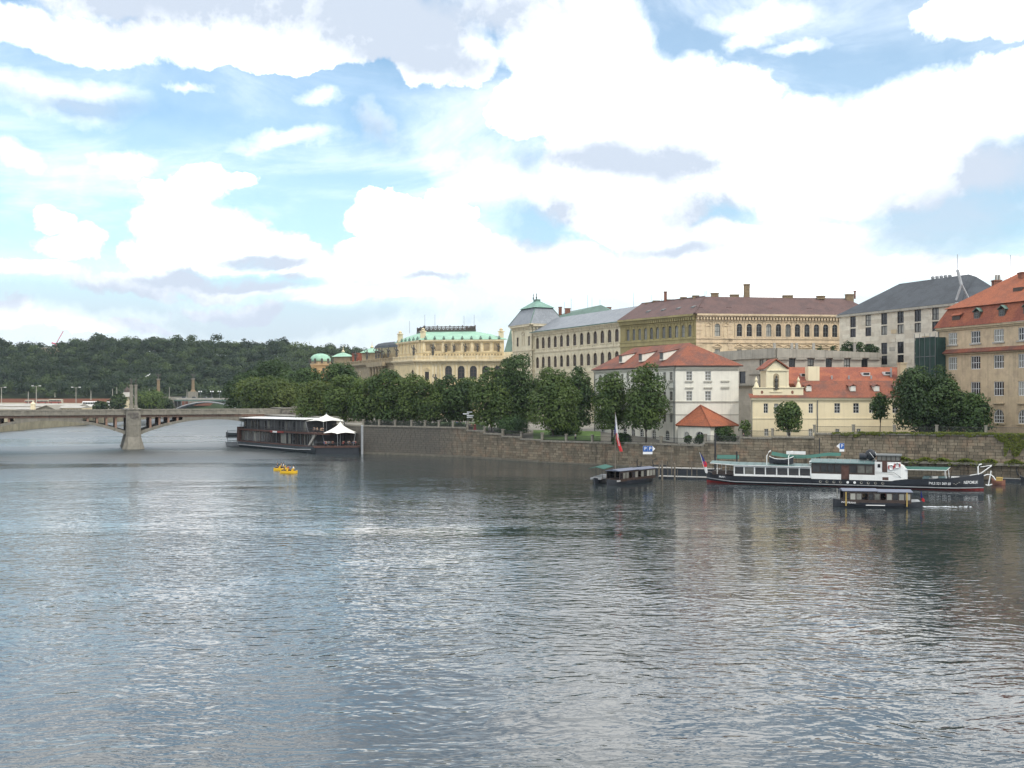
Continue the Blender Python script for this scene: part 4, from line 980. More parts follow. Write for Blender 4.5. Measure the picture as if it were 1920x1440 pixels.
# ---- yellow house
FY = Fac(P2(1408, 195), P2(1722, 195)); yh = thing('yellow_house', 'long yellow baroque convent house with niche gable and red tile roofs', 'house', (P2(1408, 195).x, 195, 6))
up = [1380 + x / 3.556 for x in (199, 268, 350, 499)]; up2 = [1380 + x / 3.556 for x in (675, 801, 907, 1062)]
ops = windows(FY, yh, row(FY, up, 756.5, 774.7, .85), 'frame_white', 'glass_dark', '', None, 2, 3, .07)
ops += windows(FY, yh, row(FY, up2, 756, 774.7, 1.12), 'frame_white', 'glass_dark', '', None, 2, 3, .07)
ops += windows(FY, yh, row(FY, [1437, 1479, 1520, 1570, 1610], 804, 817.5, .8), 'frame_white', 'glass_curtain', '', None, 2, 2, .07)
wall_open(FY, 5, 13.75, ops, yh, 'yellow_plaster')
band(FY, yh, [(9.85, 10.05, .1)], 'yellow_light', 'string_course'); band(FY, yh, [(13.3, 13.5, .12), (13.5, 13.9, .35)], 'yellow_light')
x0, x1 = FY.p.x, FY.p.x + FY.L
MB().prism([(x0 + .3, 195.4), (x1, 195.4), (x1, 212), (x0 + 5.2, 212)], 5, 13.8).build('core', 'yellow_plaster', yh)
MB().add([(x0 - .4, 194.4, 13.92), (x1, 194.4, 13.92), (x1, 199, 17.25), (x0 + 9.2, 199, 17.25), (x0 + 9.2, 195.5, 14.7), (x0 - .4, 195.5, 14.7), (x0 + 1, 200, 13.8), (x1, 200, 13.8)], [(0, 1, 2, 3, 4, 5), (2, 7, 6, 5, 4, 3), (0, 6, 7, 1), (0, 5, 6), (1, 7, 2)]).build('roof', 'tile_red', yh)
xg = P2(1470, 200).x
MB().add([(xg, 199.6, 16.7), (x1 + .8, 199.6, 16.7), (x1 + .8, 206, 20.1), (xg, 206, 20.1), (x1 + .8, 212, 14), (xg, 212, 14), (x1 + .8, 199.6, 13.8), (xg, 199.6, 13.8)], [(0, 1, 2, 3), (3, 2, 4, 5), (0, 3, 5, 7), (1, 6, 4, 2), (0, 7, 6, 1)]).build('upper_roof', 'tile_orange', yh)
def zpx(y): return ZA(y, 195)
def xpx(x): return (x - CX) / F_PX * 195
gab = [(1412.5, 741.8), (1506.5, 741.8), (1506.5, 727.5), (1478, 727.5), (1478, 694), (1466, 687.5), (1458, 681), (1454, 679.5), (1450, 681), (1443, 687.5), (1438, 694), (1438, 727.5), (1412.5, 727.5)]
pts = [(xpx(a), 195.1, zpx(b)) for a, b in gab]
gb_ = MB().slab(list(reversed(pts)), (0, .8, 0)).build('gable', 'yellow_light', yh)
mb = MB()
for (a, b, c, d, pr) in ((1411.5, 1507.5, 727.4, 726, .18), (1437, 1479, 695.5, 693, .2), (1444, 1467, 735.5, 733.5, .15), (1437, 1441.5, 727, 696, .08), (1474.5, 1479, 727, 696, .08)):
    mb.box(xpx(a), xpx(b), 195.1 - pr, 195.097, zpx(c), zpx(d))
mb.build('gable_moulding', 'yellow_light', gb_)
MB().slab([(xpx(1432), 194.7, zpx(692.5)), (xpx(1455), 194.7, zpx(674.5)), (xpx(1455), 201, zpx(674.5)), (xpx(1432), 201, zpx(692.5))], (0, 0, .22)).build('gable_roof', 'tile_orange', yh)
MB().slab([(xpx(1479.5), 194.7, zpx(691.5)), (xpx(1455), 194.7, zpx(674.5)), (xpx(1455), 201, zpx(674.5)), (xpx(1479.5), 201, zpx(691.5))], (0, 0, .22)).build('gable_roof', 'tile_orange', yh)
MB().box(xpx(1440), xpx(1477), 195.95, 201, 14, zpx(694)).build('gable_body', 'yellow_plaster', yh)
mb = MB()   # pediment infill
mb.slab([(xpx(1434), 195.3, zpx(692)), (xpx(1478), 195.3, zpx(692)), (xpx(1455), 195.3, zpx(676))], (0, .5, 0)).build('pediment', 'yellow_light', gb_)
# niche: a flat dark arch paints the shade of a recess, statue before it
ap = arch_pts(xpx(1461) - xpx(1450), zpx(700) - zpx(731)); cx_ = xpx(1455.6)
mb = MB(); mb.poly([(cx_ + (xpx(1461) - xpx(1450)) / 2, 195.09, zpx(731))] + [(cx_ + x, 195.09, zpx(731) + z) for x, z in ap] + [(cx_ - (xpx(1461) - xpx(1450)) / 2, 195.09, zpx(731))]); mb.build('niche', 'concert_stone', gb_)
st_prof = [(.28, 0), (.34, .12), (.26, .3), (.33, .9), (.24, 1.35), (.36, 1.6), (.33, 1.95), (.12, 2.2), (.17, 2.35), (.15, 2.55), (.04, 2.68)]
MB().lathe(st_prof, (cx_, 194.85, zpx(730)), 10, 1, .7).build('statue', 'bronze', gb_)
for px in (1429, 1486):
    mb = MB(); mb.lathe([(.25, 0), (.25, .01)], (0, 0, 0), 10); mb.v = [(xpx(px) + a, 195.085 + c * .1, zpx(735.5) + b * 1.35) for a, b, c in mb.v]; mb.build('oval_opening', 'brick', gb_)
for px in (1419, 1476.5, 1498.5):
    MB().lathe([(.55, 0), (.5, .3), (.3, .9), (.16, 1.2), (.3, 1.45), (.28, 1.7), (.1, 1.85), (.13, 2.05), (.02, 2.2)], (xpx(px), 195.5, zpx(727.4) + .002), 10).build('urn', 'yellow_light', gb_)
for px in (1516.4, 1599.4, 1643.8, 1684.3):
    x = P2(px, 196).x; dm = MB().box(x - .5, x + .5, 195.9, 198.5, 15.15, 16.15).build('dormer', 'white_plaster', yh)
    MB().slab([(x - .75, 195.7, 16.05), (x, 195.7, 16.42), (x, 199, 16.9), (x - .75, 199, 16.5)], (0, 0, .1)).build('dormer_roof', 'tile_red', dm); MB().slab([(x + .75, 195.7, 16.05), (x, 195.7, 16.42), (x, 199, 16.9), (x + .75, 199, 16.5)], (0, 0, .1)).build('dormer_roof', 'tile_red', dm)
    fr, pn, _ = win_parts(.75, .8, False, 1, 1, 'frame_white', 'glass_dark', '', None, .1); o = link('window', fr, yh, Vector((x, 195.75, 15.22)) - offs(yh)); link('pane', pn, o)
for px, py in ((1506.5, 702), (1621.5, 700), (1662.5, 698.5)):
    D = 203.2; x = P2(px, D).x; z = ZA(py, D); MB().box(x - .75, x + .75, D - .9, D + .5, z - .55, z + .15).build('roof_light', 'frame_white', yh); MB().box(x - .6, x + .6, D - .95, D - .903, z - .35, z + .1).build('roof_light_pane', 'glass_dark', yh)
MB().box(P2(1515, 199.5).x, P2(1536, 199.5).x, 199.3, 201.5, 16.4, 20.05).build('chimney', 'yellow_light', yh)
chimney(yh, 1694, 200, 682, 722, 12, 'tan_trim', 1.5); chimney(yh, 1671, 202, 690, 708, 2.5, 'boat_grey', .3, False)
for px in (1560, 1592, 1634): chimney(yh, px, 201.2, 704, 713, 2.5, 'boat_grey', .3, False)
mb = MB(); x = P2(1699.7, 199).x; mb.lathe([(.02, 0), (.45, .12), (.62, .28)], (0, 0, 0), 12); mb.v = [(x + a * .8 + c * .4, 198.6 - c, ZA(711, 199) + b) for a, b, c in mb.v]; mb.tube([(x, 198.8, ZA(711, 199)), (x + .1, 199.8, ZA(718, 199))], .05, 5); mb.build('satellite_dish', 'sign_white', yh)
for px in (1532.5, 1409.5):
    a = FY.s_at(px); mb = MB(); mb.tube([FY.pt(a, .15, 5.4), FY.pt(a, .15, 13.4)], .08, 6); mb.build('downpipe', 'frame_grey', yh)

# ---- tan building on the right
p0 = P2(1760, 199.5); uu = Vector((.319, -.948)).normalized(); FO = Fac(p0, p0 + uu * 38)
def q_(z): return HC + (z - HC) * 1.05
ob = thing('tan_building', 'weathered tan building with white grid windows and orange mansard roof', 'building', (p0.x, p0.y, 6))
cs = [FO.s_at(1700 + x / 3.791) for x in (327, 490, 655)]; stp = cs[2] - cs[1]; cs += [cs[2] + stp * k for k in (1, 2, 3, 4)]
ops = windows(FO, ob, [(a, q_(23.7), 2.36, 2.3, False) for a in cs], 'frame_white', 'glass_dark', 's', 'frame_stone', 4, 2, .11)
ops += windows(FO, ob, [(a, q_(19.05), 2.36, 2.47, False) for a in cs], 'frame_white', 'glass_dark', '', 'tan_trim', 4, 2, .11)
ops += windows(FO, ob, [(a, 14.3, 2.36, 2.6, False) for a in cs], 'frame_white', 'glass_dark', '', 'tan_trim', 4, 2, .11)
ops += windows(FO, ob, [(a, q_(9.6), 2.4, 2.5, True) for a in cs], 'frame_white', 'glass_dark', 's', 'tan_trim', 4, 2, .11)
wall_open(FO, 6, 27.2, ops, ob, 'tan_plaster')
nb_ = Vector((-FO.n.x, -FO.n.y)); C2 = p0 + uu * 38
body(ob, [p0 + nb_ * .35, C2 + nb_ * .35, C2 + nb_ * 16, p0 + nb_ * 16], 6, 27.2, 'tan_plaster')
band(FO, ob, [(26.9, 27.2, .3), (27.202, 27.55, .6)], 'tan_trim', ends=.3)
mb = MB(); mb.hexa([FO.pt(-.4, .9, 22.43), FO.pt(FO.L, .9, 22.43), FO.pt(FO.L, .002, 22.43), FO.pt(-.4, .002, 22.43), FO.pt(-.4, .9, 22.59), FO.pt(FO.L, .9, 22.59), FO.pt(FO.L, .002, 23.27), FO.pt(-.4, .002, 23.27)]); mb.build('tile_cornice', 'tile_red', ob)
band(FO, ob, [(22.2, 22.42, .5)], 'tan_trim', 'string_course')
mb = MB()
for a in cs[1:]: FO.fbox(mb, a - 1.3, a + 1.3, .003, .35, 12.8, 13.0)
mb.build('balcony_ledge', 'tan_trim', ob)
z0, z1, z2 = 27.56, 31.2, 37.4
def fp(a, d, z): return FO.pt(a, d, z)
MB().add([fp(-.6, .75, z0), fp(FO.L, .75, z0), fp(FO.L, -1.1, z1), fp(1.2, -1.1, z1), fp(-.6, -16, z0), fp(1.2, -15, z1)], [(0, 1, 2, 3), (0, 3, 5, 4), (0, 4, 5, 2, 1)][:2]).build('mansard', 'tile_orange', ob)
MB().add([fp(.7, -.6, z1 + .02), fp(FO.L, -.6, z1 + .02), fp(FO.L, -9, z2), fp(10.5, -9, z2), fp(.7, -15.5, z1 + .02), fp(FO.L, -15.5, z1 + .02)], [(0, 1, 2, 3), (0, 3, 4), (3, 2, 5, 4), (0, 4, 5, 1)]).build('upper_roof', 'tile_bright', ob)
for k, a in enumerate([FO.s_at(1832), FO.s_at(1879)] + [FO.s_at(1879) + stp * j for j in (1, 2, 3)]):
    mb = MB(); FO.fbox(mb, a - .75, a + .75, -2.4, .1, 28.26, 30.04); dm = mb.build('dormer', 'bronze', ob)
    mb = MB().slab([fp(a - .95, .3, 29.99), fp(a, .3, 30.72), fp(a, -2.6, 30.72), fp(a - .95, -2.6, 29.99)], (0, 0, .1)); mb.slab([fp(a + .95, .3, 29.99), fp(a, .3, 30.72), fp(a, -2.6, 30.72), fp(a + .95, -2.6, 29.99)], (0, 0, .1)); mb.build('dormer_roof', 'copper_dull', dm)
    fr, pn, _ = win_parts(1.0, 1.5, True, 2, 2, 'frame_grey', 'glass_curtain', '', None, .1); o = link('window', fr, ob, Vector(fp(a, .27, 28.31)) - offs(ob), FO.rot); link('pane', pn, o)
a = FO.s_at(1793); mb = MB(); FO.fbox(mb, a - 1, a + 1, -2.2, .1, 28.57, 29.62); mb.build('skylight_dormer', 'frame_brown', ob); mb = MB().slab([fp(a - 1.3, .3, 29.67), fp(a + 1.3, .3, 29.67), fp(a + 1.3, -2.2, 30.98), fp(a - 1.3, -2.2, 30.98)], (0, 0, .12)); mb.build('skylight_roof', 'tile_orange', ob)
a = FO.s_at(1878); mb = MB(); FO.fbox(mb, a - 1.0, a + 1.0, -5.2, -3.6, 33.19, 34.14); mb.build('roof_hatch', 'frame_brown', ob)
chimney(ob, 1923, 189, 512, 540, 14, 'brick', 1.5)
mb = MB(); mb.tube([fp(.1, .15, 6.5), fp(.1, .15, 26.89)], .09, 6); mb.build('downpipe', 'frame_grey', ob)
# ---- concert hall
L0, M0, N0, R0 = P2(619, 459), P2(739, 381), P2(779, 366), P2(1015, 362)
ch = thing('concert_hall', 'cream neo-renaissance concert hall with green copper roof and balustraded attic', 'building', (N0.x, N0.y, 6))
F1, F2, F3 = Fac(L0, M0), Fac(M0, N0), Fac(N0, R0)
o3 = windows(F3, ch, [(F3.s_at(p), 19.9, 2.5, 5.0, True) for p in (841, 864.7, 887.5, 910.5, 933, 956)], 'frame_brown', 'glass_dark', 'j', 'concert_trim', 2, 3, .14)
o3 += windows(F3, ch, [(F3.s_at(800.6), 19.7, 1.5, 3.1, False)], 'frame_brown', 'glass_dark', 'jp', 'concert_trim', 2, 2, .12)
wall_open(F3, 6, 26.2, o3, ch, 'concert_plaster')
o2 = windows(F2, ch, [(F2.s_at(774), 19.5, 1.8, 4.0, True)], 'frame_brown', 'glass_dark', 'j', 'concert_trim', 2, 2, .12)
wall_open(F2, 6, 26.2, o2, ch, 'concert_plaster')
o1 = windows(F1, ch, [(F1.s_at(p), 18.5, 2.0, 4.2, True) for p in (632, 645, 658, 676, 697, 732)], 'frame_brown', 'glass_dark', 'jp', 'concert_trim', 2, 2, .14)
wall_open(F1, 6, 26.2, o1, ch, 'concert_stone')
for F, mt in ((F3, 'concert_trim'), (F2, 'concert_trim'), (F1, 'concert_stone')):
    band(F, ch, [(25.4, 25.7, .25), (26.2, 26.55, .8), (26.552, 27.1, 1.3)], mt, ends=.3); dentils(F, ch, 25.75, 26.2, .6, 1.3, .5, mt)
    band(F, ch, [(17.6, 18.2, .3)], mt, 'string_course')
    mb = MB(); F.fbox(mb, 0, F.L, .3, .5, 27.11, 27.35); F.fbox(mb, 0, F.L, .25, .55, 28.2, 28.45); n = int(F.L / .55)
    for k in range(n): a = (k + .5) * F.L / n; F.fbox(mb, a - .13, a + .13, .32, .48, 27.35, 28.2)
    mb.build('balustrade', mt, ch, kind='stuff')
    for k in range(int(F.L / 5.5) + 1): mb = MB(); a = min(k * 5.5, F.L - .4) ; F.fbox(mb, a, a + .8, .2, .62, 27.11, 28.7); mb.build('pedestal', mt, ch)
mb = MB()
for p in (829, 853, 876, 899, 922, 945):
    for d in (-1, 1): a = F3.s_at(p) + d * .62; F3.fbox(mb, a - .28, a + .28, .003, .3, 18.2, 25.3)
for p in (818, 783, 790, 812): a = F3.s_at(p); F3.fbox(mb, a - .4, a + .4, .003, .2, 18.2, 25.3)
mb.build('pilaster', 'concert_trim', ch, kind='stuff')
for px in (702, 707.5, 713, 718.5, 724): 
    a = F1.s_at(px); q = F1.pt(a, 1.6, 17.6); MB().lathe([(.75, 0), (.75, .4), (.55, .6), (.5, 6.9), (.75, 7.3), (.75, 7.7)], q, 10).build('column', 'concert_stone', ch)
mb = MB(); a0, a1 = F1.s_at(698), F1.s_at(728); F1.fbox(mb, a0, a1, .81, 2.6, 25.4, 27.1); F1.fbox(mb, a0, a1, .5, 2.6, 16, 17.59); mb.build('portico', 'concert_stone', ch)
n1 = Vector((-F1.n.x, -F1.n.y)); n3 = Vector((-F3.n.x, -F3.n.y))
body(ch, [L0 + n1 * .4, M0 + n1 * .4 + Vector((.1, .1)), N0 + n3 * .45, R0 + n3 * .4, R0 + n3 * 60, L0 + n1 * 45], 6, 26.6, 'concert_plaster')
# upper hall
H1, H2, H3 = P2(746, 398), P2(790, 376), P2(945, 373); H4 = H3 + (H1 - H2)
J1, J2 = Fac(H1, H2), Fac(H2, H3)
for J, mt in ((J1, 'concert_plaster'), (J2, 'concert_plaster')):
    wall_open(J, 26.5, 34.2, [], ch, mt, 'hall_wall')
    band(J, ch, [(28.3, 28.8, .35), (30.0, 30.3, .2), (33.9, 34.25, .5), (34.252, 34.8, .9)], 'concert_trim')
n = 8; mb = MB(); pb = MB()
for k in range(n + 1):
    a = 1.0 + (J2.L - 2.0) * k / n; J2.fbox(mb, a - .45, a + .45, .003, .3, 30.31, 33.88)
for k in range(n):
    a = 1.0 + (J2.L - 2.0) * (k + .5) / n; w = (J2.L - 2) / n / 2 - .8
    J2.fbox(pb, a - w, a + w, .003, .08, 30.7, 33.5); J2.fbox(pb, a - w * .6, a + w * .6, .081, .16, 31.3, 32.9)
for k in range(7): a = 1.0 + (J1.L - 2.0) * k / 6; J1.fbox(mb, a - .35, a + .35, .003, .3, 30.31, 33.88)
mb.build('pilaster', 'concert_trim', ch, kind='stuff'); pb.build('relief_panel', 'concert_stone', ch, kind='stuff')
mb = MB()
for k in range(26): a = 1 + (J2.L - 2) * k / 25; J2.fbox(mb, a - .3, a + .3, .003, .15, 29.0, 29.6)
mb.build('frieze', 'concert_stone', ch, kind='stuff')
MB().prism(inset([H1, H2, H3, H4], .4), 26, 34.7).build('hall_core', 'concert_plaster', ch)
e = inset([H1, H2, H3, H4], -1.0); q1, q2 = P2(796.5, 387), P2(891, 384); tt_ = [q1 + Vector((-4, 12)), q1, q2, q2 + Vector((-4, 12))]
zc = 38.5
mid = [e[i].lerp(tt_[i], .55) for i in range(4)]
MB().add([lift(q, 34.82) for q in e] + [lift(q, 37.2) for q in mid] + [lift(q, zc) for q in tt_], [(0, 1, 5, 4), (1, 2, 6, 5), (2, 3, 7, 6), (3, 0, 4, 7), (4, 5, 9, 8), (5, 6, 10, 9), (6, 7, 11, 10), (7, 4, 8, 11), (8, 9, 10, 11)]).build('copper_roof', 'copper', ch)
cr = [Fac(tt_[i], tt_[(i + 1) % 4]) for i in range(4)]
mb = MB(); bb = MB()
for Fq in cr:
    Fq.fbox(bb, 0, Fq.L, -.3, .3, zc - .1, zc + .75); Fq.fbox(mb, 0, Fq.L, -.15, .15, zc + 1.8, zc + 2.0)
    n = max(2, int(Fq.L / 1.6))
    for k in range(n + 1):
        a = Fq.L * k / n; Fq.fbox(mb, a - .16, a + .16, -.16, .16, zc + .75, zc + 2.4 if k % 3 == 0 else zc + 2.1)
        if k < n: c = a + Fq.L / n / 2; mb.tube([Fq.pt(c - .5, 0, zc + .8), Fq.pt(c + .5, 0, zc + 1.8)], .1, 4); mb.tube([Fq.pt(c + .5, 0, zc + .8), Fq.pt(c - .5, 0, zc + 1.8)], .1, 4)
bb.build('crest_base', 'bronze', ch); mb.build('roof_crest', 'frame_brown', ch)
for (px, y0) in ((796.5, 590), (815.5, 590), (870, 592), (889, 590), (768, 602)):
    p = P2(px, 388); mb = MB(); mb.tube([lift(p, ZA(625, 388)), lift(p, ZA(y0, 388))], .06, 5); mb.build('lightning_rod', 'frame_grey', ch)
for (px, D, y0, y1) in ((750, 395, 627, 642), (793, 377, 622, 637), (939.5, 374, 622, 637)):
    p = P2(px, D); MB().box(p.x - .95, p.x + .95, p.y - .2, p.y + 1.7, ZA(y1, D) - 1, ZA(y0, D)).build('attic_pier', 'concert_trim', ch); MB().lathe([(1.3, 0), (1.3, .3), (.5, .5), (.7, 1.0), (.1, 1.5)], (p.x, p.y + .7, ZA(y0, D) + .002), 8).build('finial', 'concert_trim', ch)
mb = MB()
for k in range(9): a = J2.L * (k + .5) / 9; q = J2.pt(a, .7, 34.8); mb.lathe([(.35, 0), (.55, .5), (.3, 1.0), (.12, 1.4)], q, 6)
for k in range(6): a = J1.L * (k + .5) / 6; q = J1.pt(a, .7, 34.8); mb.lathe([(.35, 0), (.55, .5), (.3, 1.0), (.12, 1.4)], q, 6)
mb.build('antefix', 'copper_dull', ch, kind='stuff')
sm = MB().lathe(st_prof, (0, 0, 0), 8, 1, .75).tube([(.25, 0, 1.8), (.6, .1, 1.4), (.55, -.1, 1.0)], .1, 5).tube([(-.25, 0, 1.8), (-.65, 0, 2.1), (-.5, 0, 2.6)], .1, 5).mesh('statue', 'bronze')
def stat(q, sc_=1.25):
    o = link('statue', sm, ch, Vector(q) - offs(ch)); o.scale = (sc_, sc_, sc_)
for p in (813, 837, 852, 873, 896, 935): a = J2.s_at(825.7 + (p - 825.7)); stat(J2.pt(a, .75, 30.31), 1.15)
stat(F3.pt(F3.s_at(812), .4, 28.72), 1.5); stat(F2.pt(F2.L - .6, .4, 28.72), 1.4); stat(F2.pt(3, .4, 28.72), 1.4)
for px in (668, 690, 707, 712, 718, 730): stat(F1.pt(F1.s_at(px), .4, 28.72), 1.5)
stat(F3.pt(F3.s_at(819), 2.5, 17.6), 1.6)
# dark curved roof between hall and west wing
c = P2(728, 428); body(ch, [P2(703, 430), P2(748, 412), P2(770, 440), P2(715, 455)], 26, ZA(652, 425), 'concert_stone', 'west_hall')
pr = [P2(701, 431), P2(749, 411), P2(772, 440), P2(713, 456)]; pc = sum(pr, Vector((0, 0))) / 4
za = ZA(652, 422); lv = [(1.0, 0), (.93, 1.1), (.75, 2.1), (.4, 2.7)]
MB().add([lift(pc + (q - pc) * k, za + z) for k, z in lv for q in pr], [(4 * i + j, 4 * i + (j + 1) % 4, 4 * i + 4 + (j + 1) % 4, 4 * i + 4 + j) for i in range(3) for j in range(4)] + [(12, 13, 14, 15)]).build('curved_roof', 'slate_dark', ch)
# copper cupolas on the west wing
for (x0, x1, D, yw0, yw1, ya, tall) in ((677, 714, 415, 674, 661.5, 653, 644), (623.5, 659.5, 450, 684, 669, 660, 653)):
    q = [P2(x0 + 2, D), P2(x1 - 2, D - 3), P2(x1 + 3, D + 7), P2(x0 + 5, D + 10)]
    body(ch, q, 26, ZA(yw1, D), 'concert_stone', 'cupola_wall'); e = inset(q, -.9); cc_ = sum(q, Vector((0, 0))) / 4; z = ZA(yw1, D)
    MB().add([lift(p, z) for p in e] + [lift(cc_ + (p - cc_) * .55, z + 1.2) for p in e] + [lift(cc_ + (p - cc_) * .12, z + 2.0) for p in e], [(i, (i + 1) % 4, 4 + (i + 1) % 4, 4 + i) for i in range(4)] + [(4 + i, 4 + (i + 1) % 4, 8 + (i + 1) % 4, 8 + i) for i in range(4)] + [(8, 9, 10, 11), (3, 2, 1, 0)]).build('cupola_roof', 'copper', ch)
    MB().lathe([(.5, 0), (.8, .5), (.3, 1.0), (.15, 1.4), (.05, 3.2)], lift(cc_, z + 2.0), 8).build('finial', 'concert_trim', ch)
q = [P2(660, 440), P2(677, 436), P2(680, 450), P2(660, 450)]; body(ch, q, 26, ZA(662, 440), 'tile_orange', 'red_roof')

# pale steep copper roof seen between hall and tower
ps = thing('pale_spire', 'pale steep roof with green side between the concert hall and the corner tower', 'roof', (P2(955, 440).x, 440, 6))
q = [P2(945, 440), P2(968, 436), P2(972, 452), P2(948, 455)]; body(ps, q, 6, 33, 'cream_plaster', 'wall'); cc_ = P2(962, 446)
MB().add([lift(p, 33.002) for p in q] + [lift(cc_ + (p - cc_) * .15, 45) for p in q], [(0, 1, 5, 4), (1, 2, 6, 5), (2, 3, 7, 6), (3, 0, 4, 7), (4, 5, 6, 7)]).build('roof', 'copper_dull', ps)
mb = MB(); mb.tube([lift(q[1], 33.1), lift(cc_, 45.2)], 1.6, 6, .8); mb.build('hip_flashing', 'yellow_light', ps)

# ---- peach building with green dome
q = [P2(583, 500), P2(621, 496), P2(640, 520), P2(590, 524)]; FQ = Fac(q[0], q[1])
pb_ = thing('domed_building', 'peach coloured corner house with round green copper dome behind the trees', 'building', (q[0].x, q[0].y, 6))
ops = windows(FQ, pb_, [(FQ.s_at(p), ZA(698, 498), 1.4, 2.1, False) for p in (591.5, 606.5)], 'frame_brown', 'glass_dark', 'j', 'peach_plaster', 2, 2, .14)
ops += windows(FQ, pb_, [(FQ.s_at(p), ZA(719, 498), 1.4, 2.6, False) for p in (591.5, 606.5)], 'frame_brown', 'glass_dark', 'j', 'peach_plaster', 2, 2, .14)
wall_open(FQ, 6, 29.2, ops, pb_, 'peach_plaster'); body(pb_, inset(q, .35), 6, 29.2, 'peach_plaster'); band(FQ, pb_, [(28.9, 29.3, .6)], 'peach_plaster'); band(FQ, pb_, [(ZA(704, 498), ZA(700.5, 498), .5)], 'tile_orange', 'tile_band')
c = P2(601, 508); MB().lathe([(5.3, 0), (5.3, 1.6), (5.6, 1.7)], (c.x, c.y, 29.31), 16).build('drum', 'concert_stone', pb_)
MB().lathe([(5.4, 0), (5.2, 1.3), (4.5, 2.6), (3.3, 3.5), (1.6, 4.0), (.2, 4.15)], (c.x, c.y, 31.02), 20).build('dome', 'copper', pb_, smooth=True)
for k in range(10):
    a = k * 2 * math.pi / 10; MB().box(c.x + 5.5 * math.cos(a) - .45, c.x + 5.5 * math.cos(a) + .45, c.y + 5.5 * math.sin(a) - .3, c.y + 5.5 * math.sin(a) + .3, 30.2, 32.5).build('dome_dormer', 'bronze', pb_)

# ================================================================== ROAD BRIDGE
BP = P2(250, 270); BROT = R(23); SP = 41.0; ZS, ZCR, ZD = 3.85, 7.75, 8.45; WD = 16.0
br = thing('arch_bridge', 'low stone arch bridge with open pink spandrels crossing the river', 'bridge', (BP.x, BP.y, 0), BROT)
def bw(x, y): return BP.x + x * math.cos(BROT) - y * math.sin(BROT), BP.y + x * math.sin(BROT) + y * math.cos(BROT)
def bb_(mb, nm, mat): return mb.build(nm, mat, br, local=True)
def soff(t): return ZS + (ZCR - ZS) * (1 - (2 * t - 1) ** 2)
def ext(t): return soff(t) + 0.95 - 0.35 * (1 - (2 * t - 1) ** 2)
pw = 1.85
for k in (-3, -2, -1, 0):
    xa = SP * k + pw; xb = SP * (k + 1) - pw; N = 28; mb = MB(); fb1 = MB(); ts = [i / N for i in range(N + 1)]
    for i in range(N):
        t0, t1 = ts[i], ts[i + 1]; X0, X1 = xa + (xb - xa) * t0, xa + (xb - xa) * t1
        mb.hexa([(X0, 0, soff(t0)), (X1, 0, soff(t1)), (X1, WD, soff(t1)), (X0, WD, soff(t0)), (X0, 0, ext(t0)), (X1, 0, ext(t1)), (X1, WD, ext(t1)), (X0, WD, ext(t0))])
        if 0.30 < (t0 + t1) / 2 < .70: fb1.hexa([(X0, .05, ext(t0) - .05), (X1, .05, ext(t1) - .05), (X1, WD - .05, ext(t1) - .05), (X0, WD - .05, ext(t0) - .05), (X0, .05, ZD - .01), (X1, .05, ZD - .01), (X1, WD - .05, ZD - .01), (X0, WD - .05, ZD - .01)])
    bb_(mb, 'arch', 'bridge_stone'); bb_(fb1, 'crown_wall', 'bridge_stone')
    for sd in (0, 1):
        for j in range(5):
            off = .3 + 2.3 * (j + .95); X = xa + off if sd == 0 else xb - off; t = (X - xa) / (xb - xa); z = ext(t) - .15
            if ZD - z < .35: continue
            for (ya, yb) in ((.25, 2.6), (6.6, 9.2), (WD - 2.6, WD - .25)): bb_(MB().box(X - .26, X + .26, ya, yb, z, ZD - .01), 'spandrel_post', 'bridge_pink')
for k in (-3, -2, -1, 0, 1):
    x = SP * k
    def oct_(w, d0, d1, c=1.0): return [(x - w, d0 + c), (x - w + c, d0), (x + w - c, d0), (x + w, d0 + c), (x + w, d1 - c), (x + w - c, d1), (x - w + c, d1), (x - w, d1 - c)]
    lo, mi = oct_(2.75, -2.6, WD + 2.6, 1.2), oct_(1.9, -1.5, WD + 1.5, .5)
    bb_(MB().add([(a, b, -1.5) for a, b in lo] + [(a, b, .15) for a, b in lo] + [(a, b, 3.3) for a, b in mi] + [(a, b, 4.0) for a, b in mi], [(8 * r + i, 8 * r + (i + 1) % 8, 8 * r + 8 + (i + 1) % 8, 8 * r + 8 + i) for r in range(3) for i in range(8)] + [tuple(range(24, 32))]), 'pier_foot', 'bridge_stone')
    bb_(MB().prism(oct_(1.86, -1.4, WD + 1.4, .45), 4.002, 10.5), 'pier', 'bridge_stone')
    mb = MB(); rs = random.Random(k)
    for i in range(26): a = rs.uniform(-1.5, 1.5); b = rs.uniform(8.3, 9.7); mb.box(x + a - .22, x + a + .22, -1.4 - rs.uniform(.05, .28), -1.39, b - .2, b + .2)
    bb_(mb, 'relief', 'bridge_dark')
    bb_(MB().prism(oct_(2.05, -1.6, WD + 1.6, .5), 10.502, 10.75), 'pier_cap', 'bridge_stone')
    for zz in (3.0, 5.2): bb_(MB().box(x - 1.9, x + 1.9, -1.46, -1.402, zz + 1.2, zz + 1.3), 'string_course', 'granite') if zz > 4 else None
x0, x1 = -SP * 3 - 3, SP + 1
bb_(MB().box(x0, x1, .1, WD - .1, ZD, 9.1), 'deck', 'bridge_pink')
bb_(MB().box(x0, x1, -.55, WD + .55, 9.102, 9.38), 'cornice', 'bridge_stone')
for yy in (-.1, WD - .25):
    bb_(MB().box(x0, x1, yy, yy + .35, 9.382, 10.28), 'parapet', 'bridge_stone'); bb_(MB().box(x0, x1, yy - .12, yy + .47, 10.282, 10.45), 'parapet_cap', 'granite')
k = x0 + 2
while k < x1:
    bb_(MB().box(k - .45, k + .45, -.2, -.103, 9.384, 10.28), 'parapet_post', 'bridge_stone'); k += 3.15
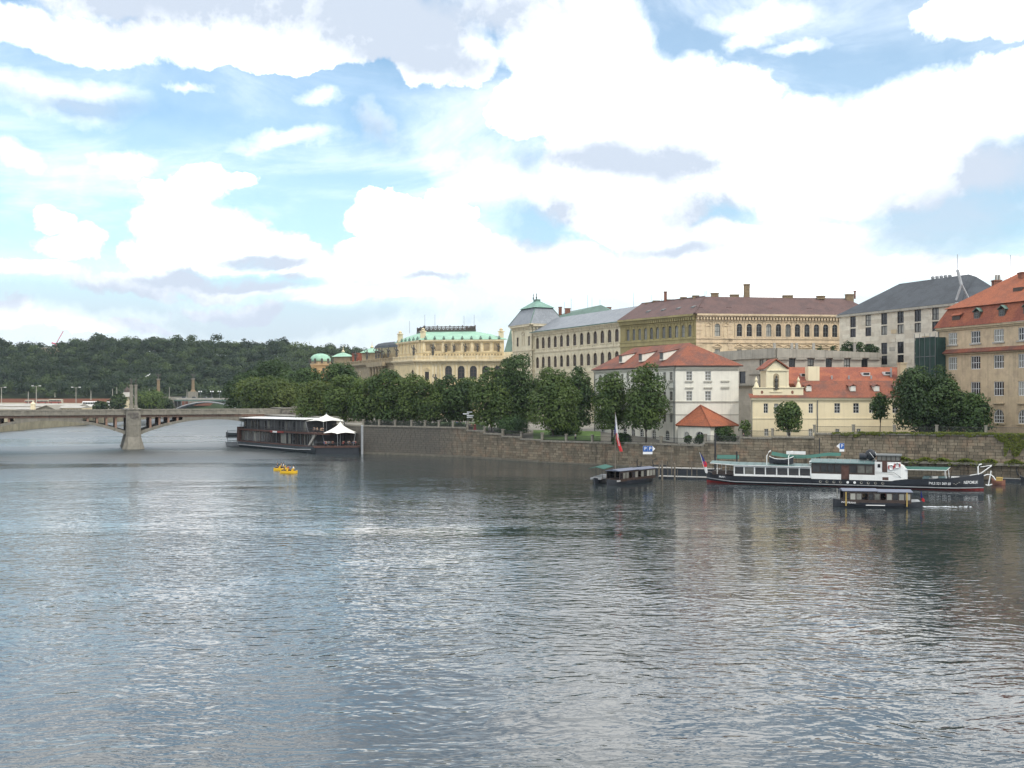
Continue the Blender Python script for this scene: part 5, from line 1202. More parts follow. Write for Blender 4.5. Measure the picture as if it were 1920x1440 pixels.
bb_(MB().box(x0, x1, 3.4, WD - 3.4, 9.385, 9.45), 'roadway', 'asphalt')
bb_(MB().box(SP - 1.8, SP + 24, -1.2, WD + 2, -1, 9.1), 'abutment', 'bridge_stone'); bb_(MB().box(SP + 1.02, SP + 4.4, -1.3, 1.0, 9.103, 11.3), 'abutment_block', 'bridge_stone')
bb_(MB().box(SP + 4.42, SP + 24, -.1, .3, 9.103, 10.4), 'parapet', 'bridge_stone')
for i, (dx, dy) in enumerate(((-.62, -.6), (.62, -.6), (.3, 16.6))):
    X, Y = bw(dx, dy); pl = thing('bridge_pylon', ('left of the two stone pylons with a statue on the bridge pier', 'right of the two stone pylons with a statue on the bridge pier', 'far pylon on the bridge pier, mostly hidden behind the near two')[i], 'pylon', (X, Y, 10.76), BROT, 'pylons on the bridge pier')
    MB().box(-.42, .42, -.42, .42, 0, .9).build('plinth', 'granite', pl, local=True); MB().box(-.33, .33, -.33, .33, .902, 6.1).build('shaft', 'bridge_stone', pl, local=True); MB().box(-.42, .42, -.42, .42, 6.102, 6.4).build('capital', 'granite', pl, local=True)
    o = link('statue', sm, pl, (0, 0, 6.402)); o.scale = (.62, .62, .62); o.rotation_euler = (0, 0, i * 2)
cw = thing('parked_car', 'small white car on the bridge ramp above the restaurant boat', 'car', (*P2(534, 292), 9.4))
MB().box(-2, 2, -.85, .85, .3, .95).build('body', 'sign_white', cw, local=True); MB().hexa([(-1.3, -.75, .951), (1.3, -.75, .951), (1.3, .75, .951), (-1.3, .75, .951), (-.9, -.65, 1.45), (.7, -.65, 1.45), (.7, .65, 1.45), (-.9, .65, 1.45)]).build('cabin', 'glass_dark', cw, local=True)
for a in (-1.25, 1.25):
    for b in (-.86, .66): mb = MB(); mb.tube([(a, b, .32), (a, b + .2, .32)], .32, 10); mb.build('wheel', 'black_iron', cw, local=True)

# ================================================================== FAR LEFT BANK
mb = MB(); LB = [P2(-500, 300), P2(-120, 362), P2(0, 393), P2(70, 432), P2(155, 483), P2(235, 560), P2(300, 640), P2(345, 760)]
for i in range(len(LB) - 1):
    a, b = LB[i], LB[i + 1]; za = 3.4
    mb.poly([(a.x, a.y, -1), (b.x, b.y, -1), (b.x, b.y, za), (a.x, a.y, za)])
mb.build('quay_wall', 'quay', kind='structure')
mb = MB()
for i in range(len(LB) - 1):
    a, b = LB[i], LB[i + 1]; r = [(0, 3.4), (8, 3.45), (14, 6.0), (60, 6.8), (150, 8.6), (420, 9.5)]
    dv = Vector((-.35, .94))
    for (d0, z0), (d1, z1) in zip(r, r[1:]): mb.poly([lift(a + dv * d0, z0), lift(b + dv * d0, z0), lift(b + dv * d1, z1), lift(a + dv * d1, z1)])
mb.build('left_bank', 'quay', kind='structure')
ws = [((38, 47), 'flat white houseboat'), ((50, 72), 'long white covered boat')]
for (a, b), nm in ws:
    D = 432 if a < 48 else 440; p, q = P2(a, D), P2(b, D); bt = thing('moored_boat', nm + ' moored at the far left quay under the bridge', 'boat', ((p.x + q.x) / 2, D - 6, 0)); L_ = q.x - p.x
    MB().hexa([(-L_ / 2, -1.2, -.2), (L_ / 2, -1.2, -.2), (L_ / 2, 1.2, -.2), (-L_ / 2, 1.2, -.2), (-L_ / 2 - .3, -1.4, 1.2), (L_ / 2 + .3, -1.4, 1.2), (L_ / 2 + .3, 1.4, 1.2), (-L_ / 2 - .3, 1.4, 1.2)]).build('hull', 'quay', bt, local=True); MB().hexa([(-L_ / 2 + .3, -1.2, 1.202), (L_ / 2 - .6, -1.2, 1.202), (L_ / 2 - .6, 1.2, 1.202), (-L_ / 2 + .3, 1.2, 1.202), (-L_ / 2 + .8, -1, 1.9), (L_ / 2 - .9, -1, 2.6), (L_ / 2 - .9, 1, 2.6), (-L_ / 2 + .8, 1, 1.9)]).build('cabin', 'boat_white', bt, local=True)
def lowhall(nm, lab, x0, x1, Da, Db, yr0, yr1, ye, yb, wm, rm, nwin=0, wx=(0, 0), wy=(0, 0)):
    A, B = P2(x0, Da), P2(x1, Db); F = Fac(A, B); bk = Vector((-F.n.x, -F.n.y)); t = thing(nm, lab, 'building', (A.x, A.y, 5)); Dm = (Da + Db) / 2
    ze, zr, zb = ZA(ye, Dm), ZA(yr0, Dm), 4.5
    ops = []
    if nwin: ops = windows(F, t, [(F.s_at(wx[0] + (wx[1] - wx[0]) * (k + .5) / nwin), ZA(wy[1], Dm), 1.0, (wy[1] - wy[0]) * Dm / F_PX, False) for k in range(nwin)], 'frame_brown', 'glass_dark', '', None, 1, 1, .1)
    wall_open(F, zb, ze, ops, t, wm); body(t, [A + bk * .4, B + bk * .4, B + bk * 12, A + bk * 12], zb, ze, wm)
    MB().add([lift(A - bk * .6, ze), lift(B - bk * .6, ze), lift(B + bk * 6, zr), lift(A + bk * 6, zr), lift(B + bk * 12.6, ze), lift(A + bk * 12.6, ze)], [(0, 1, 2, 3), (3, 2, 4, 5), (0, 3, 5), (1, 4, 2), (0, 5, 4, 1)]).build('roof', rm, t); return t
lowhall('long_hall', 'long pale roofed hall low behind the bridge parapet, farther one', -60, 148, 505, 505, 757, 757, 762, 770, 'concert_stone', 'frame_stone')
lowhall('long_hall', 'long pale roofed hall low behind the bridge parapet, left front one', -60, 66, 478, 478, 763.5, 763.5, 767.5, 775, 'quay', 'frame_stone')
lowhall('long_hall', 'low hall with a row of small dark windows right of the gable behind the bridge', 98, 153, 478, 478, 761.5, 761.5, 765, 775, 'concert_trim', 'frame_stone', 9, (102, 153), (767, 770.5))
g = thing('gabled_hall', 'grey gabled hall front between the two low halls behind the bridge', 'building', (P2(85, 470).x, 470, 5)); a, b, c = P2(68, 472), P2(102, 472), P2(88, 472)
MB().slab([(a.x, 472, 5), (b.x, 472, 5), (b.x, 472, ZA(768, 472)), (c.x, 472, ZA(761, 472)), (a.x, 472, ZA(768, 472))], (0, 14, 0)).build('wall', 'granite', g)
MB().slab([(a.x - .8, 471.2, ZA(768.6, 472)), (c.x, 471.2, ZA(760.5, 472)), (c.x, 487, ZA(760.5, 472)), (a.x - .8, 487, ZA(768.6, 472))], (0, 0, .3)).build('roof', 'granite', g); MB().slab([(b.x + .8, 471.2, ZA(768.6, 472)), (c.x, 471.2, ZA(760.5, 472)), (c.x, 487, ZA(760.5, 472)), (b.x + .8, 487, ZA(768.6, 472))], (0, 0, .3)).build('roof', 'granite', g)
p = P2(62, 470); cl = thing('yellow_turret', 'small cream turret on the hall left of the gable', 'turret', (p.x, 470, 5)); MB().box(p.x - .8, p.x + .8, 469.2, 470.8, 5, ZA(758, 470)).build('wall', 'yellow_light', cl); MB().lathe([(1.2, 0), (.8, .6), (.1, 1.3)], (p.x, 470, ZA(758, 470) + .002), 8).build('roof', 'yellow_light', cl)
# retaining wall of reddish stone along the foot of the hill
A, B = P2(-150, 660), P2(400, 690); F = Fac(A, B); rw = MB(); F.fbox(rw, 0, F.L, -1, 0, 7, ZA(747.5, 670)); tag(rw.build('retaining_wall', 'brick'), 'long reddish retaining wall along the foot of the wooded hill', 'wall')
# trams, coaches, van
def bus(nm, lab, cat, px0, px1, D, y0, y1, mat, mat2, nwin, grp=None):
    p, q = P2(px0, D), P2(px1, D); L_ = q.x - p.x; zb, zt = ZA(y1, D), ZA(y0, D); H_ = zt - zb; t = thing(nm, lab, cat, ((p.x + q.x) / 2, D, zb), 0, grp)
    e = .25; MB().add([(-L_/2, -1.25, .35), (L_/2, -1.25, .35), (L_/2, 1.25, .35), (-L_/2, 1.25, .35), (-L_/2, -1.25, H_ - e), (L_/2, -1.25, H_ - e), (L_/2, 1.25, H_ - e), (-L_/2, 1.25, H_ - e), (-L_/2 + e, -1.0, H_), (L_/2 - e, -1.0, H_), (L_/2 - e, 1.0, H_), (-L_/2 + e, 1.0, H_)],
        [(3, 2, 1, 0), (0, 1, 5, 4), (1, 2, 6, 5), (2, 3, 7, 6), (3, 0, 4, 7), (4, 5, 9, 8), (5, 6, 10, 9), (6, 7, 11, 10), (7, 4, 8, 11), (8, 9, 10, 11)]).build('body', mat, t, local=True)
    for k in range(nwin): a0 = -L_/2 + .3 + (L_ - .6) * k / nwin; a1 = -L_/2 + .3 + (L_ - .6) * (k + 1) / nwin - .15; MB().box(a0, a1, -1.28, -1.252, H_ * .50, H_ * .82).build('window', 'glass_dark', t, local=True)
    if mat2: MB().box(-L_/2 + .05, L_/2 - .05, -1.275, -1.252, .4, H_ * .45).build('stripe', mat2, t, local=True)
    for a in (-L_/2 + 1.6, L_/2 - 1.8): mb = MB(); mb.tube([(a, -1.3, .45), (a, -1.0, .45)], .45, 10); mb.build('wheel', 'black_iron', t, local=True)
bus('coach', 'white touring coach with dark window band on the far left bank', 'coach', 156, 182, 560, 752.5, 763, 'sign_white', None, 5); bus('coach', 'white coach half hidden by trees left of the kiosk', 'coach', 201, 222, 560, 753, 763, 'sign_white', None, 4)
bus('coach', 'dark windowed white coach right of the bridge pylons behind the trees', 'coach', 252, 266, 560, 755.5, 765.5, 'boat_grey', None, 4)
bus('tram', 'red and cream tram car, leftmost of the line along the hill foot', 'tram', 48, 63, 640, 750, 757, 'tram_cream', 'tram_red', 5, 'tram cars'); bus('tram', 'red and cream tram car, second in the line along the hill foot', 'tram', 70, 92, 640, 749.6, 757, 'tram_cream', 'tram_red', 8, 'tram cars'); bus('tram', 'red and cream tram car, rightmost of the line along the hill foot', 'tram', 93, 117, 640, 748.6, 757, 'tram_cream', 'tram_red', 8, 'tram cars')
# lamps and poles
def lamp(px, D, y0, y1, arms, lab, i):
    p = P2(px, D); H_ = (y1 - y0) * D / F_PX; t = thing('street_lamp' if arms else 'pole', lab, 'lamp' if arms else 'pole', (p.x, p.y, ZA(y1, D)), 0, 'street lamps on the far bank' if arms else 'catenary poles on the far bank')
    mb = MB(); mb.tube([(0, 0, 0), (0, 0, H_)], .22, 6, .12); mb.build('mast', 'frame_stone', t, local=True)
    if arms:
        mb = MB(); mb.tube([(-1.9, 0, H_ + .1), (0, 0, H_ - .1), (1.9, 0, H_ + .1)], .07, 5); mb.build('arm', 'frame_stone', t, local=True)
        for s_ in (-1, 1): MB().box(s_ * 1.9 - .5, s_ * 1.9 + .5, -.25, .25, H_, H_ + .3).build('lamp_head', 'sign_white', t, local=True)
for i, a in enumerate(((2.7, 520, 726.5, 758), (68, 520, 724, 758), (142.5, 520, 726.5, 758))): lamp(*a, True, 'double armed street lamp behind the halls, %s' % ('at the left picture edge', 'above the red tram', 'right of the trams, near the coach')[i], i)
for i, a in enumerate(((53, 560, 734, 758), (103, 600, 736, 745), (170.5, 580, 732, 750), (211, 560, 729, 752), (219, 560, 726, 746), (280, 560, 729, 742), (317.5, 600, 726, 752), (350.5, 630, 730, 748))): lamp(*a, False, 'thin grey pole on the far bank, %s' % ('at the left end of the tram line', 'short one above the last tram', 'above the white coach', 'left of the kiosk roof', 'just right of the pole by the kiosk', 'between the pylons and the bronze column', 'at the left end of the steel bridge', 'with a lamp on the steel bridge')[i], i)
# kiosk with curved roof
p = P2(238, 520); ks = thing('kiosk_house', 'small yellow pavilion with grey bell roof left of the bridge pylons', 'pavilion', (p.x, p.y, 6)); MB().box(p.x - 2.6, p.x + 2.6, 518, 523, 6, ZA(744, 520)).build('wall', 'yellow_plaster', ks)
MB().lathe([(4.2, 0), (3.4, .5), (2.7, 1.5), (2.2, 2.1), (1.9, 2.3)], (p.x, 520.5, ZA(744, 520) + .002), 8).build('roof', 'frame_stone', ks); MB().lathe([(1.7, 0), (1.5, 1.3), (.7, 2.2), (.15, 2.7), (.08, 4.4)], (p.x, 520.5, ZA(744, 520) + 2.31), 8).build('turret_roof', 'frame_brown', ks)
# steel arch bridge
DS = 640.0; xa, xb = P2(326, DS).x, P2(449, DS).x; sb = thing('steel_bridge', 'green steel arch bridge far upstream with lamps along its parapet', 'bridge', (xa, DS, 0)); zdk = ZA(749.5, DS); zd0 = ZA(752, DS)
MB().box(P2(305, DS).x, P2(640, DS).x, DS, DS + 14, zd0, zdk).build('deck', 'copper_dull', sb); MB().box(P2(312, DS).x, P2(640, DS).x, DS - .2, DS, zdk, zdk + 1.1).build('parapet', 'frame_stone', sb)
for k in (0, 1):
    X0, X1 = xa + (xb - xa + 3) * k, xb + (xb - xa + 3) * k; N = 18; mb = MB(); hb = MB()
    zA_ = lambda t: ZA(768.5, DS) + (ZA(754, DS) - ZA(768.5, DS)) * (1 - (2 * t - 1) ** 2)
    for yy in (DS, DS + 6, DS + 12): mb.tube([(X0 + (X1 - X0) * i / N, yy, zA_(i / N)) for i in range(N + 1)], .45, 4)
    for i in range(N + 1): hb.box(X0 + (X1 - X0) * i / N - .12, X0 + (X1 - X0) * i / N + .12, DS, DS + .3, zA_(i / N), zd0)
    mb.build('steel_arch', 'boat_grey', sb); hb.build('spandrel_bar', 'frame_grey', sb)
MB().box(P2(305, DS).x, P2(326, DS).x, DS - 3, DS + 16, 0, ZA(744, DS)).build('stone_pier', 'granite', sb)
for i, (px, D, y0, y1, g) in enumerate(((297, 640, 709.5, 738.5, 'left'), (362, 680, 709, 731.5, 'right'))):
    p = P2(px, D); c = thing('victory_column', 'tall ochre column topped by a bronze winged statue, the %s one by the steel bridge' % g, 'column', (p.x, p.y, 9), 0, 'columns at the steel bridge'); zb = ZA(y1, D) - 9; zt = ZA(y0, D) - 9
    MB().box(-2.6, 2.6, -2.6, 2.6, 0, zb - 1).build('pedestal', 'granite', c, local=True); MB().lathe([(1.9, 0), (1.4, 1), (1.1, 1.4), (.95, zt - zb)], (0, 0, zb - 1), 10).build('shaft', 'old_brick', c, local=True); MB().lathe([(1.3, 0), (1.5, .5), (1.5, .8)], (0, 0, zt - .99), 10).build('capital', 'granite', c, local=True)
    o = link('statue', sm, c, (0, 0, zt - .18)); o.scale = (1.2, 1.2, 1.2)
    mb = MB(); mb.poly([(0, .1, zt + 1.6), (1.9, .3, zt + 3.6), (1.2, .3, zt + 1.6)]); mb.poly([(0, .1, zt + 1.6), (-1.9, .3, zt + 3.6), (-1.2, .3, zt + 1.6)]); mb.build('wing', 'bronze', c, local=True)
for i, px in enumerate((375, 397, 411, 428)):
    p = P2(px, DS); t = thing('bridge_lamp', 'globe lamp on the far steel bridge, %s' % ('first from the left', 'second from the left', 'third from the left', 'nearest the dark trees')[i], 'lamp', (p.x, p.y + .3, zdk), 0, 'lamps on the steel bridge'); mb = MB(); mb.tube([(0, 0, 0), (0, 0, 4.6)], .14, 6); mb.build('mast', 'frame_grey', t, local=True); MB().lathe([(.05, 0), (.4, .2), (.45, .5), (.3, .85), (.05, .95)], (-.7, 0, 4.7), 8).lathe([(.05, 0), (.4, .2), (.45, .5), (.3, .85), (.05, .95)], (.7, 0, 4.7), 8).build('globe', 'sign_white', t, local=True)
for i, (px, w, m_) in enumerate(((345, 7, 'sign_white'), (384, 6, 'sign_white'), (395, 6, 'frame_grey'), (364, 6, 'cloth_dark'))):
    p = P2(px, DS + 5); L_ = w * .34; t = thing('car', 'tiny %s car crossing the far steel bridge, %s' % (('white', 'white', 'grey', 'black')[i], ('leftmost', 'above the arch crown', 'right of the arch crown', 'left of the arch crown')[i]), 'car', (p.x, p.y, zdk), 0, 'cars on the steel bridge'); MB().box(-2.1, 2.1, -.8, .8, .3, 1.1).build('body', m_, t, local=True); MB().hexa([(-1.3, -.75, 1.101), (1.3, -.75, 1.101), (1.3, .75, 1.101), (-1.3, .75, 1.101), (-.9, -.65, 1.9), (.8, -.65, 1.9), (.8, .65, 1.9), (-.9, .65, 1.9)]).build('cabin', 'glass_dark', t, local=True)
# villa and crane on the ridge
p = P2(95, 850); vl = thing('hilltop_villa', 'beige building among the trees on top of the wooded hill', 'building', (p.x, p.y, 45)); MB().box(P2(72, 850).x, P2(120, 850).x, 850, 862, 44, ZA(652, 850)).build('wall', 'tan_trim', vl); MB().box(P2(70, 850).x, P2(122, 850).x, 849, 863, ZA(652, 850) + .002, ZA(651, 850)).build('roof', 'frame_stone', vl)
mb = MB(); pr_ = random.Random(2)
for k in range(8): x = P2(76 + k * 5.6, 850).x; MB().box(x - .6, x + .6, 849.9, 849.995, ZA(657, 850), ZA(654.5, 850)).build('window', 'glass_dark', vl)
p = P2(105, 960); cr_ = thing('tower_crane', 'thin pink construction crane jib sticking out above the hill trees', 'crane', (p.x, p.y, 45)); mb = MB(); mb.tube([lift(p, 45), lift(p, ZA(645, 960))], .9, 4); mb.build('mast', 'pink_paint', cr_); mb = MB(); q = P2(118.5, 960); mb.tube([lift(p, ZA(645, 960)), lift(q, ZA(621, 960))], .35, 4); mb.build('jib', 'pink_paint', cr_); q = P2(97, 960); mb = MB(); mb.tube([lift(p, ZA(645, 960)), lift(q, ZA(643, 960))], .7, 4); mb.build('counter_jib', 'pink_paint', cr_)
# ================================================================== HILL AND WOOD
rx = [-700, -300, 0, 38, 60, 100, 135, 190, 250, 300, 380, 470, 560, 620, 700, 800, 1000]
ry = [644, 642, 639, 651, 643, 649, 638, 633, 636, 634, 638, 642, 645, 650, 657, 664, 675]
def ridge(px): return ZA(np.interp(px, rx, ry), 870) - 12.5
def hillz(x, y):
    px = CX + F_PX * x / max(y, 1); rz = ridge(px); t = min(1, max(0, (y - 694) / 165.0)); t = t * t * (3 - 2 * t) * .35 + t * .65
    return 8.8 + (rz - 8.8) * t
xs = np.linspace(-800, 160, 90); ys = np.concatenate([[688.0], np.linspace(690, 880, 24), [950, 1100, 1400, 2200, 3600]])
mb = MB(); vs = [(x * (1 if y < 1500 else 3), y, -1.5 if y < 689 else hillz(x, min(y, 890)) + (1.2 * math.sin(x * .05) * math.cos(y * .07) if 700 < y < 900 else 0)) for y in ys for x in xs]
nx = len(xs); mb.add(vs, [(j * nx + i, j * nx + i + 1, (j + 1) * nx + i + 1, (j + 1) * nx + i) for j in range(len(ys) - 1) for i in range(nx - 1)])
mb.build('hill', 'soil', kind='structure', smooth=True)
rs = np.random.RandomState(11); V, T = [], []
ridge_spots = []
y = 697.0
while y < 885:
    x = -(960 + 330) / F_PX * y
    while x < (720 - 960) / F_PX * y:
        X, Y = x + rs.uniform(-2.6, 2.6), y + rs.uniform(-2.6, 2.6); w = rs.uniform(8.5, 14); h = w * rs.uniform(.8, 1.15) * (1.25 if rs.rand() < .12 else 1)
        gz = hillz(X, Y); px = CX + F_PX * X / Y
        back = Y > 858
        if back and len(ridge_spots) < 60 and -20 < px < 620 and rs.rand() < .5: ridge_spots.append((X, Y, gz, w, h)); h *= .55
        if Y > 840 and 66 < px < 124: x += 8.2; continue
        base = rs.beta(.8, 2.0) * (.9 if rs.rand() < .8 else .2) + (.25 if px > 520 and Y > 760 else 0)
        nl = 8
        for k in range(nl):
            a = rs.uniform(0, 6.28); rr = w * .26 * math.sqrt(rs.rand()); lz = h * (.62 + .28 * rs.rand()) if k else h * .85; r_ = w * rs.uniform(.2, .3)
            if k == 0: rr = 0; r_ = w * .3
            n = 34; d = rs.normal(0, 1, (n, 3)); d[:, 2] = np.abs(d[:, 2]) * .9 - .25; d[:, 1] -= .35; d /= np.linalg.norm(d, axis=1)[:, None]
            p = np.array([X + rr * math.cos(a), Y + rr * math.sin(a), gz + lz - r_ * .3]) + d * r_ * rs.uniform(.8, 1.12, (n, 1))
            v, tt = leaves(p, d + (0, 0, .25), 1.35, rs.randint(1 << 30), np.clip(base + rs.normal(0, .12) + rs.normal(0, .08, n), 0, 1), .4); V.append(v); T.append(tt)
        x += 8.2
    y += 8.0
tag(link('forest', leafmesh('forest', np.concatenate(V), np.concatenate(T), 'leaf_hill')), kind='stuff')
protos = []
for k in range(4):
    pts, nr, tn = crown_pts(10, 11, 50 + k, (0, .8, 0, .1)[k], 16, 1.0, 1.3, .34); v, tt = leaves(pts, nr, 1.3, k, tn * (.5, .25, .9, .6)[k]); protos.append(leafmesh('crown', v, tt, 'leaf_hill'))
trm = MB().tube([(0, 0, -4), (0, 0, 5)], .35, 6, .2).mesh('trunk', 'bark')
for i, (X, Y, gz, w, h) in enumerate(ridge_spots):
    k = rs.randint(4); t = thing('hill_tree', 'one of the treetops standing against the sky along the ridge of the wooded hill', 'tree', (X, Y, gz), 0, 'trees on the ridge of the far hill')
    c = link('crown', protos[k], t, (0, 0, -1.2)); s_ = w / 10; c.scale = (s_, s_, h / 11 * (1.2 if k == 1 else 1.0)); c.rotation_euler = (0, 0, rs.uniform(0, 6.28)); link('trunk', trm, t)

# ================================================================== TREES NEAR THE RIVER
TR = [ # px, D, ytop, ybot, halfw, gz, leaf, point, label
 (462, 335, 704, 772, 33, 5, 'leaf_dark', 0, 'dark round tree at the far left of the bank, beyond the bridge end'),
 (508, 350, 686, 764, 40, 5, 'leaf_dark', 0, 'tall dark tree rising behind the yellow-green one beyond the bridge'),
 (503, 312, 715, 772, 47, 5, 'leaf_lime', 0, 'broad yellow-green linden beyond the bridge, above the restaurant boat roof'),
 (570, 325, 699, 776, 38, 5, 'leaf_dark', 0, 'dark tree between the two yellow-green lindens near the bridge end'),
 (596, 268, 719, 794, 36, 6.5, 'leaf_lime', 0, 'yellow-green linden above the white tents, first of the riverside row'),
 (640, 300, 685, 762, 34, 6.5, 'leaf_dark', 0, 'dark taller tree behind the row, in front of the domed building'),
 (645, 262, 706, 786, 29, 6.5, 'leaf_mid', 0, 'second linden of the riverside row, behind the tent tops'),
 (688, 256, 712, 785, 29, 6.5, 'leaf_mid', 0, 'third linden of the riverside row, at the left end of the open wall'),
 (727, 252, 699, 786, 33, 6.5, 'leaf_mid', .2, 'fourth linden of the riverside row, tall one before the portico'),
 (768, 250, 702, 787, 31, 6.5, 'leaf_mid', 0, 'fifth linden of the riverside row, below the pedimented hall window'),
 (806, 247, 712, 788, 29, 6.5, 'leaf_mid', 0, 'sixth linden of the riverside row, lower crown before the hall'),
 (842, 247, 709, 787, 29, 6.5, 'leaf_dark', 0, 'seventh linden of the riverside row, dark one under the arched windows'),
 (875, 250, 711, 786, 27, 6.5, 'leaf_mid', 0, 'last linden of the low riverside row, beside the signpost'),
 (921, 236, 690, 799, 35, 5.8, 'leaf_mid', 0, 'bushy green tree left of the tallest tree, hanging down to the railing'),
 (968, 240, 670, 800, 50, 5.6, 'leaf_dark', 0, 'tallest broad dark green tree left of the cream tower'),
 (1037, 222, 696, 803, 45, 5, 'leaf_mid', .45, 'bright green pointed linden standing before the cream palace'),
 (1085, 236, 686, 796, 30, 5, 'leaf_dark', .5, 'dark pointed tree between the bright linden and the white house'),
 (1147, 208, 703, 806, 36, 4.6, 'leaf_mid', .55, 'left of the two pointed lindens before the white house'),
 (1211, 203, 684, 808, 43, 4.6, 'leaf_mid', .55, 'right and taller of the two pointed lindens before the white house'),
 (1479, 189, 755, 812, 25, 6.4, 'leaf_mid', .1, 'small round tree in front of the yellow gabled house'),
 (1650, 187, 738, 787, 16, 7.2, 'leaf_dark', .4, 'thin young tree with narrow crown before the yellow house'),
 (1738, 182, 690, 832, 62, 7.2, 'leaf_dark', 0, 'huge dark spreading tree overhanging the wall before the tan building'),
 (1816, 180, 741, 820, 37, 7.2, 'leaf_dark', 0, 'lower dark tree right of the huge spreading one, reaching over the railing'),
 (1397, 194, 788, 822, 10, 5.6, 'leaf_mid', 0, 'small bushy tree in the gap between pavilion and yellow house'),
]
for i, (px, D, y0, y1, hw, gz, lf, pt, lab) in enumerate(TR):
    big = hw > 55
    make_tree(px, D, y0, y1 + (5 if 255 < px * 1 and px < 1100 and hw > 25 else 0), hw * (1.16 if px < 900 else 1.06), gz, lab, lf, pt, seed=100 + i * 7, lsize=.62 if D > 290 else (.5 if D > 215 else .45), nl=70 if big else 38, trunk=.34 if big else (.1 if hw < 20 else .22), dens=1.2, lobe=.17 if big else .255, flat=.85)
for i, (px, D, y0, y1, hw, lf, lab) in enumerate(((94 * 2, 500, 755, 771, 14, 'leaf_hill', 'low dark shrub tree right of the white coach'), (222, 500, 741, 771, 17, 'leaf_hill', 'dark tree hiding the kiosk base left of the pylons'), (281, 520, 738, 770, 30, 'leaf_mid', 'wide green tree right of the bridge pylons'), (312, 540, 748, 770, 13, 'leaf_hill', 'small dark tree at the stone pier of the steel bridge'), (270, 560, 742, 770, 20, 'leaf_hill', 'dark tree behind the wide green tree by the pylons'))):
    make_tree(px, D, y0, y1, hw, 4.5, lab, lf, 0, seed=600 + i, lsize=1.0, group='trees on the far bank')
# bushes behind railings
BU = [(1165, 206, 817, 832, 16, 'leaf_bush', 'low shrub at the left corner of the white house'), (1290, 196.5, 818, 832, 7, 'leaf_bush', 'small round bush before the arched pavilion window'), (1312, 195.5, 816, 832, 9, 'leaf_bush', 'round bush before the larger pavilion window'),
      (1345, 198.5, 803, 829, 13, 'leaf_bush', 'tall ivy covered bush under the pavilion eave'), (1362, 198, 802, 828, 13, 'leaf_dark', 'dark bush right of the ivy bush under the pavilion eave'), (1376, 193, 815, 829, 6, 'leaf_bush', 'small potted bush at the right end of the pavilion railing'),
      (960, 229, 790, 812, 26, 'leaf_bush', 'shrubs below the tallest tree behind the railing'), (1060, 224, 800, 816, 24, 'leaf_dark', 'dark shrubs behind the lawn under the bright linden'), (1842, 181, 806, 815, 5, 'leaf_moss', 'yellow-green bush tuft on the railing right of the dark trees')]
for i, (px, D, y0, y1, hw, lf, lab) in enumerate(BU):
    p = P2(px, D); zb = ZA(y1, D); r = thing('bush', lab, 'bush', (p.x, p.y, zb), 0, 'bushes behind the railing'); w = 2 * hw * D / F_PX; h = ZA(y0, D) - zb
    pts, nr, tn = crown_pts(w, h, 700 + i, 0, 14, 1.0, .3, .36); v, tt = leaves(pts, nr, .34, i, tn); link('foliage', leafmesh('foliage', v, tt, lf), r); MB().tube([(0, 0, -.6), (0, 0, h * .5)], .08, 5).build('stem', 'bark', r, local=True)
# clipped hedge behind the left railing
for (pa, pb, Da, Db, lab) in ((684, 776, 253.5, 246, 'long dark clipped hedge behind the railing, left half under the lindens'), (778, 868, 246, 238.5, 'long dark clipped hedge behind the railing, right half ending at the signpost')):
    a, b = P2(pa, Da), P2(pb, Db); F = Fac(a, b); h = thing('hedge', lab, 'hedge', (a.x, a.y, 6.5), 0, 'hedges behind the railing'); n = int(F.L * 150); rs_ = np.random.RandomState(int(pa)); aa = rs_.uniform(0, F.L, n); dd = rs_.uniform(-.5, .5, n); zz_ = 6.5 + rs_.uniform(.05, 1.25, n) + .1 * np.sin(aa * 2)
    p = np.array([F.pt(x, y, z) for x, y, z in zip(aa, dd, zz_)]); v, tt = leaves(p, np.column_stack([F.n.x * np.ones(n), F.n.y * np.ones(n), rs_.uniform(0, 1, n)]), .3, 5, rs_.uniform(0, .6, n), .6); v -= np.array([a.x, a.y, 6.5]); link('foliage', leafmesh('foliage', v, tt, 'leaf_dark'), h)
# ivy and moss hanging on the right part of the wall
rs = np.random.RandomState(5)
def creeper(nm, lst):
    V, T = [], []
    for (i, s0, s1, zt, zl, dens) in lst:
        F = seg(i); n = int((s1 - s0) * dens); a = rs.uniform(s0, s1, n); ln = zl * (.35 + .65 * np.abs(np.sin(a * 1.3 + 1) * np.cos(a * .57))) * rs.uniform(0, 1, n) ** .8
        d = rs.uniform(.05, .3, n); z = zt - ln + rs.uniform(0, .12, n)
        p = np.array([F.pt(x, dd, zz) for x, dd, zz in zip(a, d, z)]); nr = np.tile(np.array([F.n.x, F.n.y, .6]), (n, 1)); v, tt = leaves(p, nr, .26, rs.randint(99999), rs.uniform(.1, .9, n), .5); V.append(v); T.append(tt)
    o = link(nm, leafmesh(nm, np.concatenate(V), np.concatenate(T), 'leaf_moss')); tag(o, kind='stuff')
creeper('ivy', [(13, 3, seg(13).L, 7.7, .6, 60), (14, 0, 4.5, 7.85, 1.0, 130), (14, 4.5, seg(14).L, 7.9, .5, 60), (15, 0, 9, 8.0, .8, 150), (15, 9, seg(15).L, 8.0, 1.6, 300), (15, seg(15).L - 5, seg(15).L, 7, 3.6, 260), (16, 0, 8, 8, 5, 420)])
F15 = seg(14)
lg = MB()
for i in (14, 15, 16): F = seg(i); F.fbox(lg, 2 if i == 14 else 0, F.L, .06, .9, 2.6, 3.0)
o = lg.build('wall_ledge', 'granite', wall)
V, T = [], []
